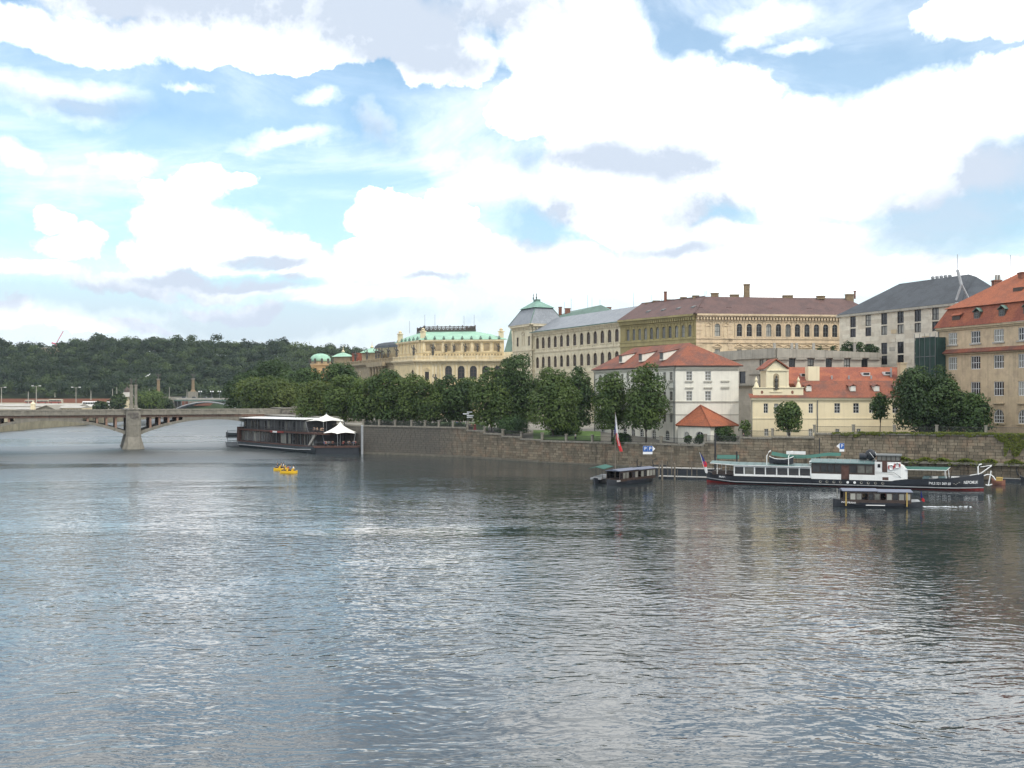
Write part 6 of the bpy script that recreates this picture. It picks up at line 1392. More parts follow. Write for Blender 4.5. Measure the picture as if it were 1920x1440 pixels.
for (i, s0, s1) in ((14, 5, seg(14).L), (15, 0, 9.5), (15, 10.5, seg(15).L)):
    F = seg(i); n = int((s1 - s0) * 190); a = rs.uniform(s0, s1, n); d = rs.uniform(0, 1.0, n); z = 3.05 + rs.uniform(0, .35, n) + .25 * np.sin(a * 1.7) - (d > .88) * rs.uniform(0, .6, n)
    p = np.array([F.pt(x, dd, zz) for x, dd, zz in zip(a, d, z)]); v, tt = leaves(p, np.tile([0, -.3, 1.0], (n, 1)), .28, i, rs.uniform(0, .9, n), .6); V.append(v); T.append(tt)
tag(link('moss', leafmesh('moss', np.concatenate(V), np.concatenate(T), 'leaf_moss')), kind='stuff')

# ================================================================== PEOPLE
stand = [((0, 0, .93), .14, .8), ((0, 0, 1.15), .13, .8), ((0, 0, 1.38), .17, .7), ((0, 0, 1.5), .06), ((0, 0, 1.62), .095), ((0, -.01, 1.72), .085),
         ((.1, 0, .88), .09), ((.12, -.03, .48), .065), ((.12, .03, .08), .045), ((.12, -.12, .04), .035), ((-.1, 0, .88), .09), ((-.13, .05, .48), .065), ((-.13, .12, .08), .045), ((-.13, -.02, .04), .035),
         ((.2, 0, 1.4), .06), ((.26, .04, 1.12), .042), ((.27, -.08, .88), .03), ((.27, -.12, .8), .025), ((-.2, 0, 1.4), .06), ((-.26, -.02, 1.12), .042), ((-.27, -.12, .9), .03), ((-.27, -.16, .82), .025)]
se = [(0, 1), (1, 2), (2, 3), (3, 4), (4, 5), (0, 6), (6, 7), (7, 8), (8, 9), (0, 10), (10, 11), (11, 12), (12, 13), (2, 14), (14, 15), (15, 16), (16, 17), (2, 18), (18, 19), (19, 20), (20, 21)]
sit = list(stand)
for k, q in {7: (.12, -.42, .86), 8: (.12, -.5, .46), 9: (.12, -.62, .42), 11: (-.12, -.42, .86), 12: (-.12, -.5, .46), 13: (-.12, -.62, .42), 16: (.2, -.26, 1.08), 17: (.16, -.34, 1.08), 20: (-.2, -.26, 1.08), 21: (-.16, -.34, 1.08)}.items(): sit[k] = (q,) + tuple(stand[k][1:])
def sub(js, keep, grow):
    m_ = {k: i for i, k in enumerate(keep)}; return [((js[k][0]), js[k][1] + grow) + tuple(js[k][2:]) for k in keep], [(m_[a], m_[b]) for a, b in se if a in m_ and b in m_]
PM = {}
for nm, js in (('stand', stand), ('sit', sit)):
    PM[nm] = (skinmesh('body', js, se, 'skin'), skinmesh('trousers', *sub(js, [0, 6, 7, 8, 10, 11, 12], .014), 'cloth_dark'), {c: skinmesh('shirt', *sub(js, [0, 1, 2, 14, 15, 18, 19], .018), c) for c in ('cloth_white', 'cloth_red', 'cloth_blue', 'cloth_dark', 'cloth_tan')})
hairm = MB().lathe([(.05, -.1), (.105, -.02), (.105, .06), (.07, .12), (.01, .14)], (0, .015, 1.68), 8).mesh('hair', 'hair', True)
def person(x, y, z, rz, pose, shirt, label, grp):
    t = thing('person', label, 'person', (x, y, z), rz, grp); b, tr, sh_ = PM[pose]
    link('body', b, t); link('trousers', tr, t); link('shirt', sh_[shirt], t); link('hair', hairm, t); return t

# ================================================================== BOATS
def hull_mesh(L, W, zk, prof, n=26, zsp=None, stem=.12, flat_stern=False, y0=0.0):
    """prof(t) -> (half width factor, deck height); returns rings for a hull along +x from 0 to L, near side at y=-W/2"""
    rings = []
    for i in range(n + 1):
        t = i / n; hw, dz = prof(t); hw *= W / 2; x = L * t
        zz = .02 if zsp is None else zsp(t)
        rings.append([(x, -hw, dz), (x, -hw * .97, dz * .5), (x, -hw * .88, zz), (x, -hw * .6, zk), (x, hw * .6, zk), (x, hw * .88, zz), (x, hw * .97, dz * .5), (x, hw, dz)])
    return rings
def hull_build(rings, par, mat_up, mat_lo, zsplit_idx=2, name='hull'):
    up, lo = MB(), MB(); n = len(rings)
    for i in range(n - 1):
        a, b = rings[i], rings[i + 1]
        for k in range(7):
            tgt = lo if k in (2, 3, 4) else up; tgt.poly([a[k], a[k + 1], b[k + 1], b[k]])
        up.poly([a[0], b[0], b[7], a[7]])
    for r in (rings[0], rings[-1]):
        up.poly([r[0], r[1], r[2], r[5], r[6], r[7]]); lo.poly([r[2], r[3], r[4], r[5]])
    return up.build(name, mat_up, par, local=True), lo.build('keel', mat_lo, par, local=True)
def boat_root(name, label, pxa, Da, pxb, Db, W, cat='boat', grp=None):
    a, b = P2(pxa, Da), P2(pxb, Db); u = (b - a); L = u.length; rot = math.atan2(u.y, u.x); nrm = Vector((-u.y, u.x)) / L
    c = a + nrm * W / 2; return thing(name, label, cat, (c.x, c.y, 0), rot, grp), L
# --- steamer
ST, L = boat_root('steamer', 'long black and white river steamer with teal roof and white bow lettering', 1320, 166.5, 1847, 151.6, 5.6, 'ship')
W_ = 5.6
def sprof(t):
    hw = min(1, (t / .10) ** .55) if t < .10 else (1 if t < .86 else max(.06, 1 - ((t - .86) / .14) ** 1.8)); hw = max(hw, .12)
    dz = 1.18 + .55 * max(0, (.12 - t) / .12) ** 1.3 + (0 if t < .66 else .32 * min(1, (t - .66) / .03)) + .95 * max(0, (t - .72) / .28) ** 2
    return hw, dz
hull_build(hull_mesh(L, W_, -.5, sprof, 60, zsp=lambda t: .04 + .26 * max(0, (t - .72) / .28) + .3 * max(0, (.16 - t) / .16)), ST, 'hull_black', 'hull_red')
def sx_(px):   # station along the hull for a photo column, near side
    a, b = P2(1320, 166.5), P2(1847, 151.6); return Fac(a, b).s_at(px)
yn = -W_ / 2
mb = MB(); N = 60
for i in range(N):      # rubbing strake
    t0, t1 = i / N, (i + 1) / N; h0, h1 = sprof(t0)[0] * yn, sprof(t1)[0] * yn; z0 = .32 + .35 * max(0, (.12 - t0) / .12); z1 = .32 + .35 * max(0, (.12 - t1) / .12)
    mb.hexa([(L * t0, h0 - .07, z0), (L * t1, h1 - .07, z1), (L * t1, h1 + .05, z1), (L * t0, h0 + .05, z0), (L * t0, h0 - .07, z0 + .12), (L * t1, h1 - .07, z1 + .12), (L * t1, h1 + .05, z1 + .12), (L * t0, h0 + .05, z0 + .12)])
mb.build('rubbing_strake', 'boat_grey', ST, local=True)
xa, xb = sx_(1376.5), sx_(1521)
# aft saloon: seven big windows
MB().box(xa, xb, yn + .12, -yn - .12, 1.3, 1.62).build('saloon_sill', 'boat_white', ST, local=True)
MB().box(xa, xb, yn + .12, -yn - .12, 2.78, 2.95).build('saloon_head', 'boat_white', ST, local=True)
pp = [1376.5, 1395, 1414.5, 1435, 1456, 1477.5, 1498.5, 1520]
for p in pp: x = sx_(p); MB().box(x - .09, x + .09, yn + .10, yn + .26, 1.3, 2.95).build('window_post', 'boat_white', ST, local=True); MB().box(x - .09, x + .09, -yn - .26, -yn - .10, 1.3, 2.95).build('window_post', 'boat_white', ST, local=True)
for k in range(7):
    x0, x1 = sx_(pp[k]) + .1, sx_(pp[k + 1]) - .1; MB().box(x0, x1, yn + .2, yn + .22, 1.63, 2.77).build('window_pane', 'glass_curtain' if k == 1 else 'glass_dark', ST, local=True); MB().box(x0 + .2, x1 - .2, yn + .195, yn + .199, 1.95, 2.0).build('window_rail', 'boat_brown', ST, local=True)
MB().box(xa + .2, xb, -yn - .24, -yn - .22, 1.63, 2.77).build('window_pane', 'glass_dark', ST, local=True)
x00 = sx_(1330)
MB().add([(x00, yn + .6, 3.2), (xa, yn - .05, 2.98), (xb, yn - .05, 2.98), (xb, -yn + .05, 2.98), (xa, -yn + .05, 2.98), (x00, -yn - .6, 3.2), (x00, yn + .6, 3.32), (xa, yn - .05, 3.1), (xb, yn - .05, 3.1), (xb, -yn + .05, 3.1), (xa, -yn + .05, 3.1), (x00, -yn - .6, 3.32), (x00, 0, 3.55), (xa, 0, 3.42), (xb, 0, 3.38)],
    [(5, 4, 3, 2, 1, 0), (0, 1, 7, 6), (1, 2, 8, 7), (2, 3, 9, 8), (3, 4, 10, 9), (4, 5, 11, 10), (5, 0, 6, 12, 11), (6, 7, 13, 12), (7, 8, 14, 13), (11, 12, 13, 10), (10, 13, 14, 9), (8, 9, 14)]).build('saloon_roof', 'teal_roof', ST, local=True)
mb = MB(); mb.tube([(x00, yn + .58, 3.26), (xa, yn - .07, 3.04), (xb, yn - .07, 3.04)], .05, 5); mb.build('roof_edge', 'boat_white', ST, local=True)
for k in range(12): x = x00 + .8 + (xb - x00 - 1) * k / 12; mb = MB(); mb.tube([(x, yn + .1, 3.18), (x, 0, 3.47)], .03, 4); mb.build('roof_seam', 'frame_grey', ST, local=True)
for x in (x00 + 1.2, x00 + 2.6): 
    for yy in (yn + .5, -yn - .5): mb = MB(); mb.tube([(x, yy, 1.5), (x, yy, 3.1)], .05, 5); mb.build('stanchion', 'boat_white', ST, local=True)
MB().box(x00 + .3, xa - .3, yn + .9, -yn - .9, 1.35, 1.9).build('aft_bench', 'boat_brown', ST, local=True)
# main cabin
xc, xd = sx_(1521), sx_(1640)
MB().box(xc, sx_(1577), yn - .01, yn + .15, 1.18, 2.02).build('side_panel', 'boat_white', ST, local=True); MB().box(sx_(1592.5), sx_(1672), yn - .01, yn + .15, 1.18, 2.02).build('side_panel', 'boat_white', ST, local=True)
MB().add([(sx_(1672), yn - .01, 1.18), (sx_(1677), yn - .01, 1.3), (sx_(1697), yn - .01, 1.5), (sx_(1680), yn - .01, 1.65), (sx_(1672), yn - .01, 2.02)], [(0, 1, 2, 3, 4)]).build('side_panel', 'boat_white', ST, local=True)
MB().box(xc + .05, xd, yn + .16, -yn - .16, 1.2, 3.7).build('main_cabin', 'boat_brown', ST, local=True)
MB().box(sx_(1577) + .05, sx_(1592) - .05, yn + .12, yn + .158, 1.25, 3.4).build('door', 'deck_wood', ST, local=True)
for k, (a, b) in enumerate(((1524, 1537), (1539, 1550), (1552, 1563), (1565, 1575.5), (1594, 1606), (1608, 1621), (1623.5, 1635.5))):
    MB().box(sx_(a), sx_(b), yn + .10, yn + .155, 2.3, 3.45).build('cabin_window', 'glass_curtain' if k >= 5 else 'glass_dark', ST, local=True)
MB().add([(xc - .2, yn - .1, 3.7), (xd, yn - .1, 3.7), (xd, -yn + .1, 3.7), (xc - .2, -yn + .1, 3.7), (xc - .2, yn - .1, 3.84), (xd, yn - .1, 3.84), (xd, -yn + .1, 3.84), (xc - .2, -yn + .1, 3.84), (xc - .2, 0, 4.25), (xd, 0, 4.25)],
    [(3, 2, 1, 0), (0, 1, 5, 4), (1, 2, 6, 9, 5), (2, 3, 7, 6), (3, 0, 4, 8, 7), (4, 5, 9, 8), (7, 8, 9, 6)]).build('cabin_roof', 'teal_roof', ST, local=True)
for k in range(9): x = xc + .4 + (xd - xc - .8) * k / 8; mb = MB(); mb.tube([(x, yn - .05, 3.9), (x, 0, 4.28)], .035, 4); mb.build('roof_seam', 'boat_grey', ST, local=True)
MB().box(xc - .3, xc, yn + .05, yn + .4, 3.5, 4.0).build('lamp_box', 'boat_white', ST, local=True)
# wheelhouse block
xe, xf, xg_ = sx_(1643.5), sx_(1689), sx_(1694)
MB().box(xd + .002, xf, yn + .3, -yn - .3, 1.25, 4.05).build('bridge_house', 'boat_white', ST, local=True)
MB().add([(xf + .002, yn + .3, 1.3), (xg_ + .6, yn + .6, 1.5), (xg_ + .6, -yn - .6, 1.5), (xf + .002, -yn - .3, 1.3), (xf + .002, yn + .3, 3.6), (xg_ + .6, yn + .6, 3.0), (xg_ + .6, -yn - .6, 3.0), (xf + .002, -yn - .3, 3.6)], [(0, 3, 2, 1), (4, 5, 6, 7), (0, 1, 5, 4), (1, 2, 6, 5), (2, 3, 7, 6), (3, 0, 4, 7)]).build('fore_house', 'boat_white', ST, local=True)
MB().box(xe, xf, yn + .7, -yn - .7, 4.052, 4.3).build('wheelhouse_sill', 'boat_brown', ST, local=True)
for k in range(6): x = xe + .06 + (xf - xe - .12) * k / 5; MB().box(x - .06, x + .06, yn + .7, yn + .82, 4.3, 5.0).build('wheelhouse_post', 'boat_brown', ST, local=True); MB().box(x - .06, x + .06, -yn - .82, -yn - .7, 4.3, 5.0).build('wheelhouse_post', 'boat_brown', ST, local=True)
MB().box(xe + .1, xf - .1, yn + .76, -yn - .76, 4.3, 5.0).build('wheelhouse_glass', 'glass_curtain', ST, local=True)
MB().box(xe - .15, xf + .15, yn + .5, -yn - .5, 5.002, 5.14).build('wheelhouse_roof', 'frame_grey', ST, local=True)
MB().box(sx_(1654), sx_(1663.5), yn + .25, yn + .298, 2.5, 4.2).build('wheelhouse_door', 'deck_wood', ST, local=True)
MB().box(sx_(1645.5), sx_(1650.5), yn + .26, yn + .298, 3.2, 3.75).build('porthole_window', 'glass_dark', ST, local=True); MB().box(sx_(1654.5), sx_(1666), yn - .03, yn - .012, 1.3, 1.75).build('vent_grille', 'deck_wood', ST, local=True)
def ring(cx, cz, y, r, r2, n=20, mats=('boat_white', 'red_white')):
    for q in range(8):
        mb = MB(); 
        mb.tube([(cx + r * math.cos(2 * math.pi * (q + s_ / 3) / 8), y, cz + r * math.sin(2 * math.pi * (q + s_ / 3) / 8)) for s_ in range(4)], r2, 6); yield q, mb
for nm_px, z, yy in ((1671, 3.3, yn + .2), (1682.5, 3.6, yn + .2)):
    mb1, mb2 = MB(), MB()
    for q, m_ in ring(sx_(nm_px), z, yy, .38, .1): (mb1 if q in (0, 3, 4, 7) else mb2).add(m_.v, m_.f)
    o = mb2.build('lifebuoy', 'boat_white', ST, local=True); o2 = mb1.build('lifebuoy_band', 'red_white', o, local=True)
mb = MB(); mb.tube([(xd + .1, yn + .05, 2.5), (sx_(1676), yn + .05, 2.5), (sx_(1690), yn + .3, 1.7)], .03, 5); mb.tube([(xd + .1, yn + .05, 2.25), (sx_(1675), yn + .05, 2.25)], .025, 5); mb.build('handrail', 'frame_grey', ST, local=True)
mb = MB(); mb.lathe([(.75, -.35), (.85, -.2), (.85, .25), (.7, .4)], (0, 0, 0), 16); mb.v = [(sx_(1632) + a, -.6 + c, 5.05 + b) for a, b, c in mb.v]; mb.build('folded_funnel', 'hull_black', ST, local=True, smooth=True)
mb = MB(); mb.tube([(sx_(1610.5), -.6, 4.75), (sx_(1624.5), -.6, 4.75)], .52, 14); mb.build('funnel_base', 'hull_black', ST, local=True)
for dx_ in (0, .55): mb = MB(); mb.tube([(sx_(1630) + dx_ * 1.5, -1.5, 5.5 + dx_ * .1), (sx_(1640) + dx_, -1.5, 4.45)], .035, 5); mb.build('funnel_stay', 'boat_white', ST, local=True)
# foredeck canopy
xh, xi = sx_(1695.5), sx_(1783)
MB().slab([(xh, yn + .5, 2.95), (xi - .6, yn + .5, 2.98), (xi, .0, 3.3), (xh, 0, 3.25)], (0, 0, .06)).build('canopy', 'green_canvas', ST, local=True); MB().slab([(xh, -yn - .5, 2.95), (xi - .6, -yn - .5, 2.98), (xi, .0, 3.3), (xh, 0, 3.25)], (0, 0, .06)).build('canopy', 'green_canvas', ST, local=True)
mb = MB(); mb.tube([(xh, yn + .47, 2.96), (xi - .6, yn + .47, 2.99), (xi, 0, 3.3)], .05, 5); mb.build('canopy_edge', 'boat_white', ST, local=True)
for (x, yy, z1) in ((xi - .6, yn + .5, 3.0), (xi - .1, -.5, 3.25), (xi - .1, .8, 3.2), (xi - .6, -yn - .5, 3.0), (xh + .1, yn + .5, 2.95), (xh + .1, -yn - .5, 2.95)): mb = MB(); mb.tube([(x, yy, 1.4), (x - .15, yy, z1)], .05, 5); mb.build('canopy_post', 'boat_white', ST, local=True)
for k, (px, mm) in enumerate(((1740, 'teal_roof'), (1768, 'teal_roof'), (1752, 'canvas'), (1793, 'boat_white'))): x = sx_(px); MB().hexa([(x - .8, -1.4, 1.5), (x + .8, -1.4, 1.5), (x + .8, -.4, 1.5), (x - .8, -.4, 1.5), (x - .6, -1.3, 1.98), (x + .6, -1.3, 1.98), (x + .6, -.5, 1.98), (x - .6, -.5, 1.98)]).build('deck_chest', mm, ST, local=True)
# bow davit, anchor
xb0 = sx_(1836.5)
mb = MB(); mb.tube([(xb0, -.4, 2.2), (xb0 - .05, -.4, 3.5), (xb0 + .15, -.4, 3.85), (xb0 + .5, -.4, 3.95)], .12, 6); mb.build('bow_horn', 'boat_white', ST, local=True)
mb = MB(); mb.tube([(xb0 + .3, -.4, 2.5), (L + 1.1, -.3, 3.75)], .09, 6); mb.tube([(xb0 + .3, -.4, 3.5), (L + 1.1, -.3, 3.8)], .06, 6); mb.build('davit', 'boat_white', ST, local=True)
mb = MB(); mb.tube([(xb0 - 1.2, -.6, 2.2), (xb0, -.4, 2.45), (L - .3, -.3, 2.6)], .06, 5); mb.build('bow_rail', 'boat_white', ST, local=True)
mb = MB(); ax = L + .75
mb.tube([(ax + .25, -.6, 3.0), (ax - .15, -.6, .75)], .09, 6); mb.tube([(ax - .75, -.6, 2.2), (ax - .3, -.6, 2.42), (ax + .2, -.6, 2.4), (ax + .6, -.6, 2.05), (ax + .85, -.6, 1.6)], .09, 6); mb.tube([(ax - .5, -.6, .85), (ax - .1, -.6, .75), (ax + .4, -.6, .95)], .09, 6); mb.build('anchor', 'boat_white', ST, local=True)
# lifeboat on the saloon roof with davits
lb0, lb1 = sx_(1440), sx_(1486); lbL = lb1 - lb0
def lprof(t): e_ = abs(2 * t - 1); return max(.05, (1 - e_ ** 2.2)), .75 + .45 * e_ ** 2.5
rg = hull_mesh(lbL, 1.5, -.05, lprof, 16); rg = [[(x + lb0, y - 1.2, z * .95 + 3.4) for x, y, z in r] for r in rg]
LBT = thing('lifeboat', 'small dark lifeboat hanging in white davits on the steamer roof', 'boat', ST.location, ST.rotation_euler.z)
hull_build(rg, LBT, 'hull_black', 'hull_black')
mb = MB(); mb.tube([(r[0][0], r[0][1] - .03, r[0][2] + .02) for r in rg], .06, 5); mb.build('gunwale', 'boat_white', LBT, local=True)
for px, s_ in ((1437, 1), (1478, 1)): x = sx_(px); mb = MB(); mb.tube([(x - .05, -1.9, 3.1), (x - .05, -1.9, 4.6), (x + .3, -1.7, 5.3), (x + .5, -1.3, 5.4)], .08, 6); mb.build('davit', 'boat_white', ST, local=True)
for px in (1538, 1550.5, 1563.5, 1576, 1589.4, 1602.4, 1615, 1628, 1641.6, 1655):
    x = sx_(px); hw = sprof(x / L)[0] * yn * .985; mb = MB(); mb.tube([(x, hw - .05, .78), (x, hw + .1, .78)], .2, 14); o = mb.build('porthole', 'sign_white' if px in (1589.4, 1602.4) else 'frame_stone', ST, local=True)
    if px not in (1589.4, 1602.4): mb = MB(); mb.tube([(x + .03, hw - .06, .81), (x + .03, hw - .051, .81)], .14, 12); mb.build('porthole_glass', 'glass_dark', o, local=True)
def put_text(s, size, mat, par, x, y, z, tilt=0.0, yaw=0.0, cs_=1.0):
    me_ = text_mesh('lettering', s, size, mat); o = link('lettering', me_, par, (x, y, z)); o.scale = (cs_, 1, 1); o.rotation_euler = (R(90) + tilt, 0, yaw); return o
def hull_y(x): return sprof(x / L)[0] * yn
for s, px, z, sz in (('PVLS 321 069 60', 1762, 1.0, .56), ('NEPOMUK', 1821.5, 1.2, .64)):
    x = sx_(px); dxx = 1.0; yaw = math.atan2(hull_y(min(L, x + dxx)) - hull_y(x - dxx), 2 * dxx); put_text(s, sz, 'sign_white', ST, x, hull_y(x) - .16, z, 0, yaw, .80)
for k, (a, b) in enumerate(((1789, .98), (1792.5, .86), (1795.5, 1.04), (1799, 1.2))): x = sx_(a); MB().box(x - .1, x + .1, hull_y(x) - .1, hull_y(x) - .04, b, b + .07).build('bow_mark', 'frame_stone', ST, local=True)
x = sx_(1355); put_text('PRAHA', .42, 'sign_white', ST, x, hull_y(x) - .1, 1.05)
# stern ensign
fl = thing('stern_flag', 'small drooping tricolour flag at the stern of the black steamer', 'flag', (*P2(1322, 167), 1.6)); mb = MB(); mb.tube([(.1, 0, 0), (-.9, 0, 3.4)], .04, 5); mb.build('staff', 'boat_white', fl, local=True)
def cloth(pts, mat, par, nm):
    mb = MB(); n = len(pts) // 2
    vs = []
    for i in range(n):
        a, b = Vector(pts[i]), Vector(pts[-1 - i])
        for k in range(6): q = a.lerp(b, k / 5); vs.append((q.x, q.y + .10 * math.sin(k * 2.4 + i), q.z))
    mb.add(vs, [(i * 6 + k, i * 6 + k + 1, i * 6 + 7 + k, i * 6 + 6 + k) for i in range(n - 1) for k in range(5)]); return mb.build(nm, mat, par, local=True, smooth=True)
cloth([(-.9, 0, 3.35), (-.6, 0, 2.3), (-.3, 0, 1.4), (.15, 0, 1.3), (-.15, 0, 2.3), (-.8, 0, 3.3)], 'flag_blue', fl, 'blue_field'); cloth([(-.5, 0, 1.9), (-.4, 0, 1.2), (0, 0, .9), (.35, 0, 1.0), (.3, 0, 1.6), (.1, 0, 1.9)], 'flag_red', fl, 'red_stripe'); cloth([(-.1, 0, 1.0), (.1, 0, .1), (.25, 0, -.1), (.45, 0, 0), (.4, 0, .4), (.25, 0, 1.0)], 'flag_white', fl, 'white_stripe')

# --- tour boat passing in front
TB, TL = boat_root('tour_boat', 'small black covered tour boat under way in front of the steamer', 1565.5, 130.5, 1735, 128.9, 2.8)
def tprof(t): e_ = 2 * t - 1; return (max(.1, 1 - abs(e_) ** 3.2), .62 + (.42 * abs(min(e_, 0)) ** 3) + .22 * max(e_, 0) ** 3)
hull_build(hull_mesh(TL, 2.8, -.35, tprof, 26), TB, 'hull_black', 'hull_black')
def tourboat(par, L_, x0, x1, zr=1.95, nw=11, posts=True, roofm='blue_grey_roof', w=1.28):
    MB().box(x0, x1, -w, w, .55, 1.0).build('coaming', 'boat_brown', par, local=True)
    for sg in (-1, 1):
        for k in range(nw + 1): x = x0 + .05 + (x1 - x0 - .1) * k / nw; MB().box(x - .05, x + .05, sg * (w - .04) - .04, sg * (w - .04) + .04, 1.0, zr).build('window_post', 'boat_brown', par, local=True)
        MB().box(x0, x1, sg * (w - .04) - .035, sg * (w - .04) + .035, zr - .18, zr + .02).build('top_rail', 'boat_brown', par, local=True)
    for k in range(nw):
        if k in (3, 6): continue
        a = x0 + .12 + (x1 - x0 - .1) * k / nw; b = a + (x1 - x0) / nw - .14; MB().box(a, b, -w + .03, -w + .04, 1.02, zr - .2).build('window_pane', 'glass_dark' if k % 4 == 0 else 'glass_curtain', par, local=True)
    MB().box(x0 + .1, x1 - .1, .1, .5, .7, 1.1).build('bench', 'boat_brown', par, local=True); MB().box(x0 + .1, x1 - .1, w - .06, w - .05, 1.0, zr - .1).build('far_glass', 'glass_dark', par, local=True)
    xm = (x0 + x1) / 2
    for (a, b, dz) in ((x0 - .15, xm + .1, .08), (xm + .0, x1 + .2, 0)):
        MB().add([(a, -w - .12, zr + dz), (b, -w - .12, zr + dz), (b, w + .12, zr + dz), (a, w + .12, zr + dz), (a, -w - .12, zr + dz + .07), (b, -w - .12, zr + dz + .07), (b, w + .12, zr + dz + .07), (a, w + .12, zr + dz + .07), (a, 0, zr + dz + .3), (b, 0, zr + dz + .3)],
            [(3, 2, 1, 0), (0, 1, 5, 4), (2, 3, 7, 6), (1, 2, 6, 9, 5), (3, 0, 4, 8, 7), (4, 5, 9, 8), (8, 9, 6, 7)]).build('roof', roofm, par, local=True)
kx = TL / 169.5
tourboat(TB, TL, 16.5 * kx, 144 * kx, zr=2.0)
for px in (1586.5, 1701): x = (px - 1565.5) * kx; MB().box(x - .07, x + .07, -1.42, -1.3, .2, 2.0).build('yellow_post', 'post_yellow', TB, local=True)
MB().box((1624 - 1565.5) * kx, (1660 - 1565.5) * kx, -1.44, -1.36, .28, .38).build('side_fender', 'boat_white', TB, local=True)
put_text('PRAHA', .34, 'sign_white', TB, (1597 - 1565.5) * kx, -1.43, .62); put_text('PVS', .3, 'sign_white', TB, (1581.5 - 1565.5) * kx, -1.36, .66)
mb = MB(); mb.tube([(.55, 0, .9), (.5, 0, 2.3)], .05, 5); mb.build('bow_pole', 'frame_stone', TB, local=True); mb = MB(); mb.tube([(TL - .3, 0, .7), (TL - .2, 0, 2.1)], .03, 5); mb.build('flagstaff', 'boat_brown', TB, local=True)
cloth([(TL - .22, 0, 2.1), (TL - .28, 0, 1.6), (TL - .2, 0, 1.2), (TL + .05, 0, 1.2), (TL - .05, 0, 1.6), (TL - .15, 0, 2.1)], 'flag_blue', TB, 'blue_field'); cloth([(TL - .1, 0, 1.25), (TL - .1, 0, .95), (TL, 0, .7), (TL + .3, 0, .75), (TL + .25, 0, 1.0), (TL + .05, 0, 1.25)], 'flag_red', TB, 'red_stripe')
MB().hexa([(TL - 1.7, -.6, .72), (TL - .4, -.5, .78), (TL - .4, .5, .78), (TL - 1.7, .6, .72), (TL - 1.6, -.5, .95), (TL - .5, -.4, .98), (TL - .5, .4, .98), (TL - 1.6, .5, .95)]).build('stern_seat', 'boat_grey', TB, local=True)
cr_, sr_ = math.cos(TB.rotation_euler.z), math.sin(TB.rotation_euler.z)
def on_boat(par, x, y): c_, s_ = math.cos(par.rotation_euler.z), math.sin(par.rotation_euler.z); return par.location.x + x * c_ - y * s_, par.location.y + x * s_ + y * c_
for k, (px, c_) in enumerate(((1600, 'cloth_white'), (1612, 'cloth_blue'), (1622, 'cloth_tan'), (1634, 'cloth_dark'), (1650, 'cloth_white'), (1668, 'cloth_red'))):
    x, y = on_boat(TB, (px - 1565.5) * kx, -.2 + .3 * (k % 2)); person(x, y, .25, R(200 if k % 2 else -20), 'sit', c_, 'passenger in a %s top seated inside the tour boat' % ('white', 'blue', 'tan', 'dark', 'white', 'red')[k] + (', left half' if k == 0 else ', right half' if k == 4 else ''), 'passengers on the tour boat')
# wake: low foam ridges behind the tour boat
x, y = P2(1735, 130)
mb = MB(); rs2 = random.Random(3)
for k in range(46):
    t = rs2.random() ** 1.3; X = x + .2 + t * 6.2; Y = y + 1.0 + rs2.uniform(-.35, .35) * (1 + t * 1.5); w = rs2.uniform(.12, .4) * (1 - t * .5); mb.add([(X - w, Y - .03, .01), (X + w, Y - .03, .01), (X, Y + .06, .05), (X, Y - .1, .012)], [(0, 3, 2), (3, 1, 2), (0, 2, 1)])
tag(mb.build('wake_foam', 'foam'), kind='stuff')

# --- moored tour boats at the left pontoon
B1, L1 = boat_root('tour_boat', 'black covered tour boat moored at the left pontoon, seen at an angle', 1152.5, 160.5, 1236, 171, 2.8); hull_build(hull_mesh(L1, 2.8, -.35, tprof, 22), B1, 'hull_black', 'hull_black'); tourboat(B1, L1, L1 * .12, L1 * .93, zr=2.15, nw=12)
put_text('PRAHA', .34, 'sign_white', B1, L1 * .10, -1.28, .7)
B2, L2_ = boat_root('tour_boat', 'open black boat with small green canopy, leftmost at the pontoon', 1127.5, 164, 1160, 176, 2.3); hull_build(hull_mesh(L2_, 2.3, -.35, tprof, 18), B2, 'hull_black', 'hull_black')
MB().slab([(1.0, -1.3, 2.35), (L2_ * .62, -1.3, 2.35), (L2_ * .62, 0, 2.65), (1.0, 0, 2.65)], (0, 0, .06)).build('canopy', 'green_canvas', B2, local=True); MB().slab([(1.0, 1.3, 2.35), (L2_ * .62, 1.3, 2.35), (L2_ * .62, 0, 2.65), (1.0, 0, 2.65)], (0, 0, .06)).build('canopy', 'green_canvas', B2, local=True)
for x in (1.2, L2_ * .6):
    for yy in (-1.05, 1.05): mb = MB(); mb.tube([(x, yy, .6), (x, yy, 2.4)], .04, 5); mb.build('canopy_post', 'boat_brown', B2, local=True)
MB().box(.8, L2_ * .7, -.9, .9, .66, .95).build('bench', 'boat_grey', B2, local=True)
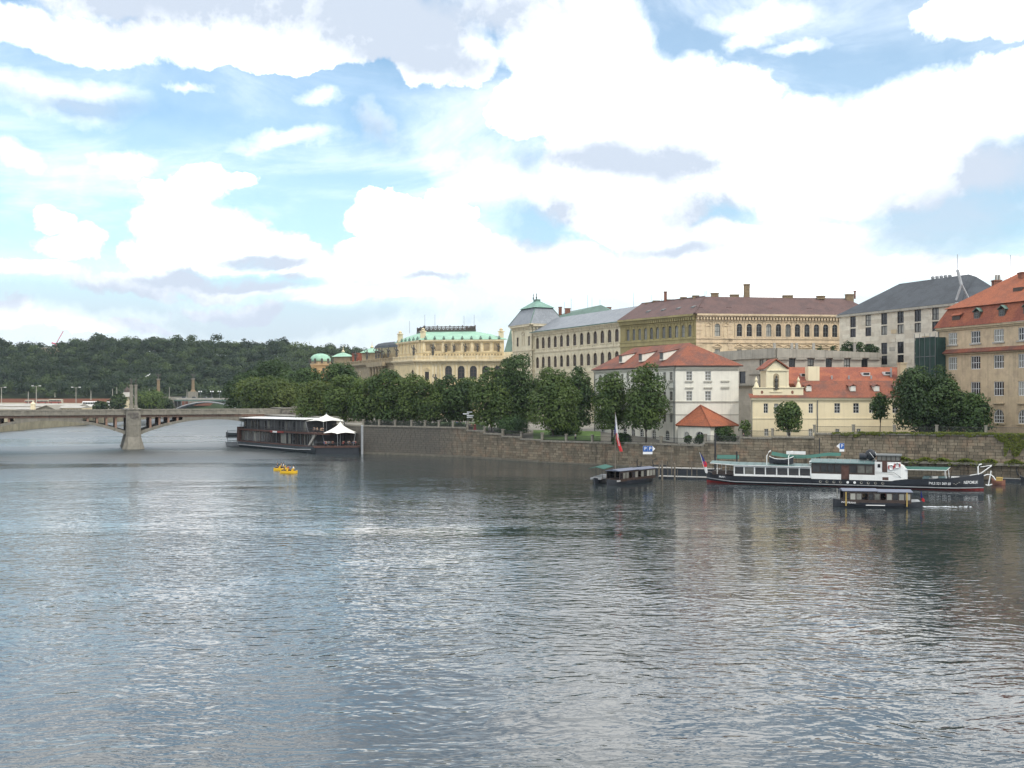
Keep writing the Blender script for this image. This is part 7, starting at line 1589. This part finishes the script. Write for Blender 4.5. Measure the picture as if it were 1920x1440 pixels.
# green canopied boat behind the steamer
B3, L3 = boat_root('canopy_boat', 'boat with long sagging green canopy moored behind the steamer', 1446, 176, 1576, 172, 3.4); hull_build(hull_mesh(L3, 3.4, -.4, tprof, 20), B3, 'hull_black', 'hull_black')
mb = MB(); n = 12; vs = []
for i in range(n + 1):
    t = i / n; z = 4.35 - .55 * math.sin(math.pi * min(1, t * 1.25)) * (1 if t < .8 else .3) - .05; 
    vs += [(L3 * t, -1.9 * (1 - .4 * t), z - .25), (L3 * t, 0, z + .25), (L3 * t, 1.9 * (1 - .4 * t), z - .25)]
mb.add(vs, [(i * 3 + k, i * 3 + k + 1, i * 3 + 4 + k, i * 3 + 3 + k) for i in range(n) for k in range(2)]); mb.build('canopy', 'green_canvas', B3, local=True)
for k in range(7):
    for yy in (-1.3, 1.3): x = .5 + (L3 - 1) * k / 6; mb = MB(); mb.tube([(x, yy, .7), (x, yy, 3.75)], .04, 5); mb.build('canopy_post', 'black_iron', B3, local=True)
MB().box(L3 * .22, L3 * .5, -1.5, -1.3, 4.2, 4.75).build('name_board', 'boat_white', B3, local=True)
MB().box(1, L3 - 2, -1.2, 1.2, .7, 1.6).build('cabin', 'boat_brown', B3, local=True)
# boat with green roof behind the steamer stern
B4, L4 = boat_root('canopy_boat', 'green roofed boat behind the stern of the steamer', 1342, 180, 1392, 179, 2.6); hull_build(hull_mesh(L4, 2.6, -.35, tprof, 16), B4, 'hull_black', 'hull_black'); MB().slab([(.2, -1.3, 3.1), (L4 - .6, -1.3, 3.1), (L4 - .6, 1.3, 3.6), (.2, 1.3, 3.6)], (0, 0, .07)).build('roof', 'green_canvas', B4, local=True)
for x in (.4, L4 - .9):
    for yy in (-1.1, 1.1): mb = MB(); mb.tube([(x, yy, .7), (x, yy, 3.2)], .04, 5); mb.build('roof_post', 'black_iron', B4, local=True)
# dark work boats by the wall
for (a, b, D, lab) in ((1191, 1206, 187, 'small dark boat with raised propeller arm by the wall, left'), (1208, 1262, 189, 'long dark work boat lying between the jetty and the wall')):
    t, l_ = boat_root('work_boat', lab, a, D, b, D, 2.0); hull_build(hull_mesh(l_, 2.0, -.3, tprof, 14), t, 'hull_black', 'hull_black'); MB().box(l_ * .3, l_ * .8, -.7, .7, .65, 1.3).build('deck_house', 'black_iron', t, local=True)
    mb = MB(); mb.tube([(l_ * .35, 0, 1.2), (l_ * .3, 0, 2.1), (l_ * .45, 0, 2.5)], .1, 5); mb.tube([(l_ * .8, 0, .8), (l_ * .85, 0, 2.0)], .08, 5); mb.build('derrick', 'black_iron', t, local=True)
# boats at the right edge
B6, L6 = boat_root('orange_boat', 'low red and yellow boat behind the steamer anchor', 1858, 163, 1884, 162, 2.2); hull_build(hull_mesh(L6, 2.2, -.3, tprof, 14), B6, 'brick', 'hull_red'); MB().box(L6 * .35, L6 * .8, -.8, .8, .6, 1.15).build('cover', 'post_yellow', B6, local=True)
B7, L7 = boat_root('gondola', 'black boat with upturned bow cut by the right picture edge', 1912, 168, 1975, 166, 2.0); hull_build(hull_mesh(L7, 2.0, -.3, tprof, 16), B7, 'hull_black', 'hull_black'); mb = MB(); mb.tube([(.4, 0, .8), (-.3, 0, 1.3), (-.5, 0, 2.1), (-.1, 0, 2.6)], .14, 6, .07); mb.build('prow', 'hull_black', B7, local=True)
# jetties
def jetty(lab, pts, z, w, pst, hand=False):
    a = P2(*pts[0]); b = P2(*pts[-1]); F = Fac(a, b); t = thing('jetty', lab, 'jetty', (a.x, a.y, 0)); nb = max(2, int(F.L / 1.2))
    for k in range(nb): mb = MB(); F.fbox(mb, F.L * k / nb + .02, F.L * (k + 1) / nb - .02, -w, 0, z - .1, z); mb.build('deck_board', 'jetty_deck', t)
    mb = MB(); F.fbox(mb, 0, F.L, -w + .1, -.08, -.2, z - .102); mb.build('float', 'hull_black', t)
    for k in range(pst + 1): a_ = F.L * k / pst; mb = MB(); mb.tube([F.pt(a_, -.1, z - .3), F.pt(a_, -.1, z + 1.2)], .05, 5); mb.build('rail_post', 'wood_post', t)
    if hand: mb = MB(); mb.tube([F.pt(0, -.1, z + 1.15), F.pt(F.L, -.1, z + 1.15)], .03, 5); mb.tube([F.pt(0, -.1, z + .6), F.pt(F.L, -.1, z + .6)], .02, 5); mb.build('handrail', 'iron_rail', t)
    return t
jetty('pale upper jetty walkway along the river wall left of the steamer', [(1222, 187), (1350, 183)], 1.05, 2.4, 9, True); jetty('low pontoon stretching from the moored tour boat to the steamer stern', [(1234, 176), (1325, 173)], .38, 1.6, 5); jetty('dark floating pontoon along the wall behind the steamer', [(1352, 182), (1700, 171)], .5, 1.8, 10, True); jetty('dark pontoon at the far right by the wall', [(1868, 170), (2000, 166)], .55, 1.6, 3)
def pole(px, D, y0, y1, r, mat, lab):
    p = P2(px, D); t = thing('mooring_pole', lab, 'pole', (p.x, p.y, 0), 0, 'mooring poles in the water'); mb = MB(); mb.tube([(0, 0, -1.5), (0, 0, ZA(y0, D))], r, 8); mb.build('shaft', mat, t, local=True); MB().lathe([(r * 1.15, 0), (r * 1.15, .12), (r * .3, .3)], (0, 0, ZA(y0, D) + .002), 8).build('cap', mat, t, local=True)
pole(1341, 176, 815, 893, .16, 'black_iron', 'tall black pole standing behind the stern of the steamer'); pole(1381.5, 176, 849, 880, .14, 'black_iron', 'black pole behind the steamer saloon roof'); pole(1536.5, 178, 824, 864, .09, 'black_iron', 'thin black pole behind the sagging green canopy'); pole(1241.5, 171, 866, 900, .17, 'wood_post', 'thick wooden pole beside the moored tour boat stern'); pole(1265, 172, 871, 894, .15, 'wood_post', 'wooden pole at the left part of the low pontoon'); pole(1259.5, 184, 849, 889, .11, 'wood_post', 'thin tall post at the upper jetty'); pole(1236, 180, 875, 890, .10, 'wood_post', 'short post between tour boat and upper jetty'); pole(1180, 190, 862, 876, .07, 'wood_post', 'thin stake before the wall, left of the dark boats'); pole(1187, 190, 862, 876, .07, 'wood_post', 'thin stake before the wall, nearest the dark boats'); pole(679, 246.5, 799, 852, .30, 'boat_grey', 'thick pale grey mooring pole at the end of the restaurant boat'); pole(1297, 182, 867, 885, .08, 'wood_post', 'slim post on the jetty halfway to the steamer')
# parking signs
def psign(px, D, ps, lab, arrow, pole_px, yt, yb):
    s_ = D / F_PX; p = P2(px, D); zt = ZA(yt, D); t = thing('mooring_sign', lab, 'sign', (p.x, p.y, 0), 0, 'blue mooring signs'); n = ps; w = 9.0 * s_; h = 11.0 * s_; zb = zt - h
    for k in range(n):
        MB().box(w * k + .01, w * (k + 1) - .02, -.06, 0, zb, zt).build('sign_board', 'sign_white', t, local=True); MB().box(w * k + .02, w * (k + 1) - .03, -.075, -.062, zb + .02, zt - .02).build('blue_panel', 'sign_blue', t, local=True)
        o = link('lettering', text_mesh('lettering', 'P', h * .8, 'sign_white'), t, (w * (k + .5), -.095, (zt + zb) / 2)); o.rotation_euler = (R(90), 0, 0)
    if arrow > 0: MB().slab([(w * n, -.06, zb + .05), (w * n + 5 * s_, -.06, (zb + zt) / 2), (w * n, -.06, zt - .05)], (0, .05, 0)).build('arrow_board', 'sign_white', t, local=True)
    else: MB().slab([(0, -.06, zb + .05), (-6 * s_, -.06, (zb + zt) / 2), (0, -.06, zt - .05)], (0, .05, 0)).build('arrow_board', 'sign_white', t, local=True)
    MB().box(.0, w * n - .02, -.06, 0, zb - h * .42, zb - .03).build('info_board', 'sign_white', t, local=True)
    x = (pole_px - px) * s_; mb = MB(); mb.tube([(x, .06, -.5 if n == 1 else .8), (x, .06, zt - .2)], .07, 6); mb.build('post', 'wood_post', t, local=True)
psign(1205.5, 186, 2, 'double blue P sign with arrow to the right on a pole by the jetty', 1, 1220.5, 836, 847); psign(1574, 176.5, 1, 'single blue P sign with arrow to the left above the green canopy', -1, 1575, 831, 842)
# tall flagpole
D = 163.5; p = P2(1153.5, D); fp_ = thing('flagpole', 'tall pole with drooping white, blue and red flag by the left pontoon', 'flag', (p.x, p.y, 0)); H_ = ZA(773, D); mb = MB(); mb.tube([(0, 0, -1), (0, 0, H_)], .11, 8, .06); mb.build('pole', 'wood_post', fp_, local=True)
s_ = D / F_PX
def fq(px, py): return ((px - 1153.5) * s_, -.15, ZA(py, D))
cloth([fq(1153.7, 777), fq(1153.7, 790), fq(1153.5, 803), fq(1155.5, 812), fq(1157, 822), fq(1160, 836), fq(1162.5, 836), fq(1160.5, 824), fq(1158.5, 812), fq(1157.5, 800), fq(1156, 788), fq(1154.2, 777)], 'flag_white', fp_, 'white_stripe')
cloth([fq(1153.5, 792), fq(1152.6, 804), fq(1151.8, 815), fq(1154.0, 813.5), fq(1154.5, 804), fq(1154.3, 792)], 'flag_blue', fp_, 'blue_field'); cloth([fq(1154.6, 812), fq(1155.5, 824), fq(1158, 835), fq(1162, 847), fq(1167.5, 846), fq(1163.5, 834), fq(1160, 823), fq(1157, 812)], 'flag_red', fp_, 'red_stripe')

# --- restaurant boat
RB, RL = boat_root('restaurant_boat', 'dark two storey restaurant boat with flat white roof and two white tents', 446, 281, 600, 246, 10.5, 'ship')
def rx_(px): return Fac(P2(446, 281), P2(600, 246)).s_at(px)
hw = 5.25
def rprof(t): return (1.0, 1.55 + .0 * t)
rg = hull_mesh(RL, 10.5, -.5, lambda t: (1 if t < .9 else 1 - (t - .9) * 3.5, 1.5 + (0 if t < .75 else (t - .75) * 1.6)), 30); hull_build(rg, RB, 'steel_hull', 'steel_hull')
mb = MB(); mb.tube([(RL * t, -hw - .05, .75 + (0 if t < .75 else (t - .75) * 1.6)) for t in (0, .4, .75, .9)], .12, 5); mb.build('rubbing_strake', 'boat_grey', RB, local=True)
MB().box(-1.0, RL * .93, -hw + .2, hw, 1.55, 1.8).build('lower_deck', 'deck_wood', RB, local=True)
MB().box(0, rx_(585), -hw + 1.1, hw - .3, 1.82, 4.7).build('lower_cabin', 'dark_cabin', RB, local=True)
MB().box(-1.2, rx_(600), -hw + .3, hw, 4.72, 5.1).build('upper_deck', 'deck_wood', RB, local=True)
MB().box(rx_(505), rx_(530), -hw + .2, -hw + .298, 4.6, 5.1).build('name_board', 'board_red', RB, local=True); MB().box(rx_(510), rx_(518), -hw + .15, -hw + .198, 4.6, 5.05).build('sign_panel', 'boat_white', RB, local=True)
MB().box(-1.2, -.02, -hw + .3, hw, 1.82, 5.6).build('stern_block', 'deck_wood', RB, local=True)
k = 0; x = .5
rsx = random.Random(12)
while x < rx_(585) - 1:
    w = rsx.choice((.7, .9, 1.1, 1.4)); MB().box(x, x + w, -hw + 1.02, -hw + 1.098, 2.0, 4.5).build('window_pane', rsx.choice(('glass_dark', 'glass_dark', 'glass_curtain', 'glass_dark')), RB, local=True)
    MB().box(x + w + .02, x + w + .14, -hw + .98, -hw + 1.098, 1.85, 4.65).build('window_post', rsx.choice(('frame_stone', 'frame_grey', 'frame_brown')), RB, local=True); x += w + .2
MB().box(.3, rx_(567) - .5, -hw + 1.6, hw - .5, 5.12, 7.8).build('upper_cabin', 'dark_cabin', RB, local=True)
x = .4
while x < rx_(565):
    MB().box(x, x + .1, -hw + .75, -hw + .85, 5.12, 7.85).build('roof_post', 'frame_grey', RB, local=True)
    if rsx.random() < .75: MB().box(x + .3, x + 1.6, -hw + 1.52, -hw + 1.598, 5.4, 7.5).build('window_pane', rsx.choice(('glass_dark', 'glass_curtain', 'glass_dark')), RB, local=True)
    x += 2.0
mb = MB(); mb.tube([(.2, -hw + .5, 6.1), (rx_(600), -hw + .5, 6.1)], .05, 5); mb.tube([(.2, -hw + .5, 5.6), (rx_(600), -hw + .5, 5.6)], .03, 5); mb.build('upper_railing', 'iron_rail', RB, local=True)
mb = MB()
for k in range(60): x = .3 + k * (rx_(600) - .5) / 60; mb.box(x - .02, x + .02, -hw + .48, -hw + .52, 5.1, 6.1)
mb.build('baluster', 'iron_rail', RB, local=True, kind='stuff')
MB().slab([(-.4, -hw + .1, 7.95), (rx_(569), -hw + .1, 8.2), (rx_(569), -hw + 4, 8.5), (-.4, -hw + 4, 8.25)], (0, 0, .14)).slab([(-.4, -hw + 4.02, 8.25), (rx_(569), -hw + 4.02, 8.5), (rx_(569), hw, 8.4), (-.4, hw, 8.2)], (0, 0, .14)).build('roof', 'boat_white', RB, local=True)
MB().box(1.5, rx_(569) - 1, 1.5, hw + .3, 8.75, 8.95).build('roof_ridge', 'frame_stone', RB, local=True)
# fore platform and tents
xr0 = rx_(596); PXW = Fac(P2(600, 246), P2(675, 247.5))
FPt = MB(); PXW.fbox(FPt, -1.5, PXW.L, -9.5, 0, 1.6, 1.95); FPt2 = MB(); PXW.fbox(FPt2, -1.0, PXW.L - .2, -9, -.4, -.5, 1.58)
def world_child(mb, name, mat, par, kind=None, smooth=False):
    o = mb.build(name, mat, None, smooth=smooth); o.parent = par; o.matrix_parent_inverse = par_inv[par.name]
    if kind: o['kind'] = kind
    return o
par_inv = {RB.name: (Matrix.Translation(RB.location) @ Matrix.Rotation(RB.rotation_euler.z, 4, 'Z')).inverted()}
world_child(FPt, 'fore_deck', 'deck_wood', RB); world_child(FPt2, 'fore_float', 'hull_black', RB)
mb = MB(); mb.tube([PXW.pt(-1, .0, 2.9), PXW.pt(PXW.L, 0, 2.9)], .05, 5)
for k in range(16): a = -1 + (PXW.L + 1) * k / 15; mb.tube([PXW.pt(a, 0, 1.9), PXW.pt(a, 0, 2.9)], .04, 5)
world_child(mb, 'fore_railing', 'iron_rail', RB)
def tent(ac, ax_, ay_, za, ze, rx, ry, nm):
    n = 6; vs = [(ac[0] + ax_, ac[1] + ay_, za)]; rr = 5
    corners = [(ac[0] + rx * math.cos(R(30 + 60 * k)), ac[1] + ry * math.sin(R(30 + 60 * k))) for k in range(n)]
    rings = 6; seg_ = 4
    for r in range(1, rings + 1):
        t = r / rings
        for k in range(n):
            a, b = corners[k], corners[(k + 1) % n]
            for s in range(seg_):
                u_ = s / seg_; ex = a[0] + (b[0] - a[0]) * u_; ey = a[1] + (b[1] - a[1]) * u_; scal = 1 - .16 * math.sin(math.pi * u_) * t; ex = ac[0] + (ex - ac[0]) * scal; ey = ac[1] + (ey - ac[1]) * scal
                z = za + (ze - za) * (t ** .62) + .45 * math.sin(math.pi * u_) * t * .6; vs.append((ac[0] + ax_ + (ex - ac[0] - ax_) * t, ac[1] + ay_ + (ey - ac[1] - ay_) * t, z))
    m_ = n * seg_; fs = [(0, 1 + k, 1 + (k + 1) % m_) for k in range(m_)] + [(1 + r * m_ + k, 1 + (r + 1) * m_ + k, 1 + (r + 1) * m_ + (k + 1) % m_, 1 + r * m_ + (k + 1) % m_) for r in range(rings - 1) for k in range(m_)]
    o = world_child(MB().add(vs, fs), nm, 'canvas', RB); 
    mb = MB(); 
    for q in corners: mb.tube([(q[0], q[1], ze), (ac[0] + (q[0] - ac[0]) * .85, ac[1] + (q[1] - ac[1]) * .85, ze - 3)], .06, 5)
    mb.tube([(ac[0] + ax_, ac[1] + ay_, ze - 3), (ac[0] + ax_, ac[1] + ay_, za + .3)], .1, 6); world_child(mb, nm + '_pole', 'boat_grey', RB)
c = P2(638, 250); tent((c.x, c.y), 0, 0, ZA(790.5, 250) , ZA(812, 248) - .1, 4.7, 4.2, 'tent')
c = P2(612, 255); tent((c.x, c.y), 0, 0, ZA(776.5, 255), ZA(789.5, 252) - .1, 5.6, 4.2, 'tent')
MB().box(rx_(588), rx_(600), -hw + .5, hw, 5.0, 5.1).build('upper_terrace', 'deck_wood', RB, local=True)
MB().hexa([(rx_(573) , -hw + .6, 1.9), (rx_(573) + .9, -hw + .6, 1.9), (rx_(573) + .9, -hw + 1.0, 1.9), (rx_(573), -hw + 1.0, 1.9), (rx_(573) + 3.4, -hw + .6, 5.0), (rx_(573) + 4.3, -hw + .6, 5.0), (rx_(573) + 4.3, -hw + 1.0, 5.0), (rx_(573) + 3.4, -hw + 1.0, 5.0)]).build('stair', 'frame_stone', RB, local=True)
rsp = random.Random(5)
for k in range(16):
    a = rsp.uniform(.5, PXW.L - .8); q = PXW.pt(a, -rsp.uniform(.6, 3.5), 1.5); cc_ = rsp.choice(('cloth_white', 'cloth_white', 'cloth_blue', 'cloth_tan', 'cloth_dark', 'cloth_red')); person(q[0], q[1], q[2], rsp.uniform(0, 6.28), 'sit', cc_, 'guest in a %s top seated under the lower white tent of the restaurant boat' % cc_[6:], 'guests under the lower tent')
for k in range(10):
    x, y = on_boat(RB, rx_(570) + rsp.uniform(0, 6.5), -hw + rsp.uniform(1.0, 3)); cc_ = rsp.choice(('cloth_white', 'cloth_tan', 'cloth_dark', 'cloth_blue')); person(x, y, 4.7, rsp.uniform(0, 6.28), 'sit', cc_, 'guest in a %s top under the rear white tent of the restaurant boat' % cc_[6:], 'guests under the upper tent')
# tables and parasol-height lamps
for k in range(4): q = PXW.pt(1.2 + 2.3 * k, -2, 1.96); t = thing('cafe_table', 'small round dark table under the lower white tent, %s' % ('leftmost by the stairs', 'second from the left', 'third from the left', 'rightmost by the pale pole')[k], 'table', q, 0, 'tables under the lower tent'); MB().lathe([(.3, 0), (.06, .05), (.06, .7)], (0, 0, 0), 8).build('leg', 'black_iron', t, local=True); MB().lathe([(.5, .702), (.5, .76)], (0, 0, 0), 12).build('table_top', 'deck_wood', t, local=True)
gt = thing('workboat', 'small pale work boat at the left end of the restaurant boat', 'boat', (*P2(437, 287), 0)); MB().hexa([(-1.5, -1.2, -.2), (1.8, -1.2, -.2), (1.8, 1.2, -.2), (-1.5, 1.2, -.2), (-1.8, -1.4, 1.1), (2.0, -1.4, 1.1), (2.0, 1.4, 1.1), (-1.8, 1.4, 1.1)]).build('hull', 'boat_grey', gt, local=True)
for k in range(4): MB().box(-1.3, 1.4, -1.0, 1.0, 1.5 + k * .9, 1.6 + k * .9).build('shelf', 'teal_roof', gt, local=True)
for a in (-1.3, 1.4): MB().box(a - .06, a + .06, -1.0, -.9, 1.1, 4.4).build('post', 'frame_grey', gt, local=True)
# dark barge beyond the bridge
bg = boat_root('barge', 'dark low barge seen under the right arch beyond the bridge', 421, 345, 460, 345, 4.0); hull_build(hull_mesh(bg[1], 4.0, -.4, lambda t: (max(.2, min(1, t * 6)), 1.5 + .8 * max(0, .3 - t)), 14), bg[0], 'hull_black', 'hull_black')

# --- pedal boats
def pedal(px, D, L_, rz, lab, seats):
    p = P2(px, D); t = thing('pedal_boat', lab, 'pedal boat', (p.x, p.y, 0), rz, 'yellow pedal boats')
    for sg in (-1, 1):
        rg = hull_mesh(L_, .62, -.12, lambda q: (max(.15, 1 - abs(2 * q - 1) ** 3), .38 + .12 * abs(2 * q - 1) ** 2), 12); rg = [[(x - L_ / 2, y + sg * .5, z) for x, y, z in r] for r in rg]; a, b = hull_build(rg, t, 'yellow_plastic', 'yellow_plastic', name='float')
    MB().box(-L_ * .42, L_ * .42, -.5, .5, .3, .42).build('deck', 'yellow_plastic', t, local=True)
    for k, xx in enumerate((-.3, .6)): MB().hexa([(xx - .05, -.62, .42), (xx + .3, -.62, .42), (xx + .3, .62, .42), (xx - .05, .62, .42), (xx + .22, -.62, .95), (xx + .34, -.62, .95), (xx + .34, .62, .95), (xx + .22, .62, .95)]).build('seat', 'yellow_plastic', t, local=True)
    for j, (dx_, dy_, c_, w_) in enumerate(seats):
        c0, s0 = math.cos(rz), math.sin(rz); person(p.x + dx_ * c0 - dy_ * s0, p.y + dx_ * s0 + dy_ * c0, -.28, rz - R(90), 'sit', c_, w_, 'people on the pedal boats')
pedal(526, 194, 2.5, R(5), 'yellow pedal boat on the open river, the farther left one', [(-.55, -.1, 'cloth_dark', 'person in dark top sitting at the left end of the farther pedal boat'), (.1, .2, 'cloth_tan', 'person in tan top in the middle of the farther pedal boat'), (.6, -.2, 'cloth_white', 'person in white top at the right of the farther pedal boat')])
pedal(541.5, 187, 3.0, R(-3), 'yellow pedal boat on the open river, the nearer right one', [(-.8, -.2, 'cloth_dark', 'person in dark top at the left end of the nearer pedal boat'), (-.2, .2, 'cloth_red', 'person in red top on the nearer pedal boat'), (.3, -.2, 'cloth_blue', 'person in blue top on the nearer pedal boat'), (.85, .1, 'cloth_white', 'person in white top at the right end of the nearer pedal boat')])

# --- promenade visitors, signpost
def gr(px, D): return P2(px, D)
PP = [(850, 240, 'cloth_white', 'walker in white behind the railing, first left of the signpost'), (857, 241, 'cloth_blue', 'walker in blue beside the walker in white left of the signpost'), (864, 243, 'cloth_dark', 'walker in dark clothes on the path left of the signpost'), (875, 238, 'cloth_white', 'visitor in white directly under the signpost'), (881, 238.5, 'cloth_white', 'visitor in white between signpost and the person in red'), (884.5, 237, 'cloth_tan', 'visitor in tan top beside the person in red'), (890.5, 235.5, 'cloth_red', 'person in a long red dress at the railing right of the signpost'), (947, 228, 'cloth_white', 'walker in white on the ramp below the tallest tree'), (757, 248, 'cloth_dark', 'walker in dark clothes under the lindens'), (815, 246, 'cloth_dark', 'dark clothed walker under the sixth linden'), (1079, 214.5, 'cloth_white', 'visitor in white on the lawn edge'), (700, 255, 'cloth_tan', 'walker in tan under the third linden'), (1394, 191, 'cloth_dark', 'person in dark clothes in the gap by the yellow house')]
for k, (px, D, c_, lab) in enumerate(PP):
    p = P2(px, D); zg = 6.6 if px < 880 else (6.1 if px < 900 else (5.4 if px < 1000 else (4.6 if px < 1100 else 5.6))); t = person(p.x, p.y, zg, rsp.uniform(0, 6.28), 'stand', c_, lab, 'people on the promenade')
    if px == 890.5: MB().lathe([(.42, .15), (.3, .7), (.2, 1.05), (.22, 1.3)], (0, 0, 0), 12).build('skirt', 'cloth_red', t, local=True)
p = P2(877.5, 237); sp = thing('signpost', 'post with several white finger boards on the promenade', 'signpost', (p.x, p.y, 6.6)); mb = MB(); mb.tube([(0, 0, -.3), (0, 0, 4.0)], .07, 6); mb.build('post', 'frame_grey', sp, local=True)
for k, (z, w, sg) in enumerate(((3.7, 1.0, 1), (3.3, 1.2, -1), (2.9, 1.3, 1), (2.5, 1.1, 1))): MB().box(-.25 if sg > 0 else -w, w if sg > 0 else .25, -.12, -.08, z, z + .25).build('finger_board', 'sign_white', sp, local=True)
# gull
p = P2(277.5, 240); gl = thing('gull', 'white gull flying with raised wings before the wooded hill', 'bird', (p.x, p.y, ZA(704, 240))); MB().lathe([(.01, -.25), (.07, -.1), (.08, .05), (.02, .25)], (0, 0, 0), 8).build('body', 'boat_white', gl, local=True)
MB().poly([(-.05, 0, 0), (-.6, .1, -.35), (-.7, .1, -.3), (-.1, 0, .12)]).poly([(.05, 0, 0), (.35, .1, .4), (.6, .1, .45), (.1, 0, -.1)]).build('wing', 'boat_white', gl, local=True)
# thin summer haze over the river valley
hz = bpy.data.materials.new('air_haze'); hz.use_nodes = True; nt_ = hz.node_tree; nt_.nodes.clear()
pv_ = nt_.nodes.new('ShaderNodeVolumePrincipled'); pv_.inputs['Color'].default_value = (0.80, 0.88, 1.0, 1); pv_.inputs['Density'].default_value = 0.00007; pv_.inputs['Anisotropy'].default_value = 0.3
on_ = nt_.nodes.new('ShaderNodeOutputMaterial'); nt_.links.new(pv_.outputs[0], on_.inputs['Volume'])
M['air_haze'] = hz
tag(MB().box(-2800, 2800, -80, 3700, -2.5, 95).build('haze', 'air_haze'), kind='stuff')
print('objects', len(bpy.data.objects))
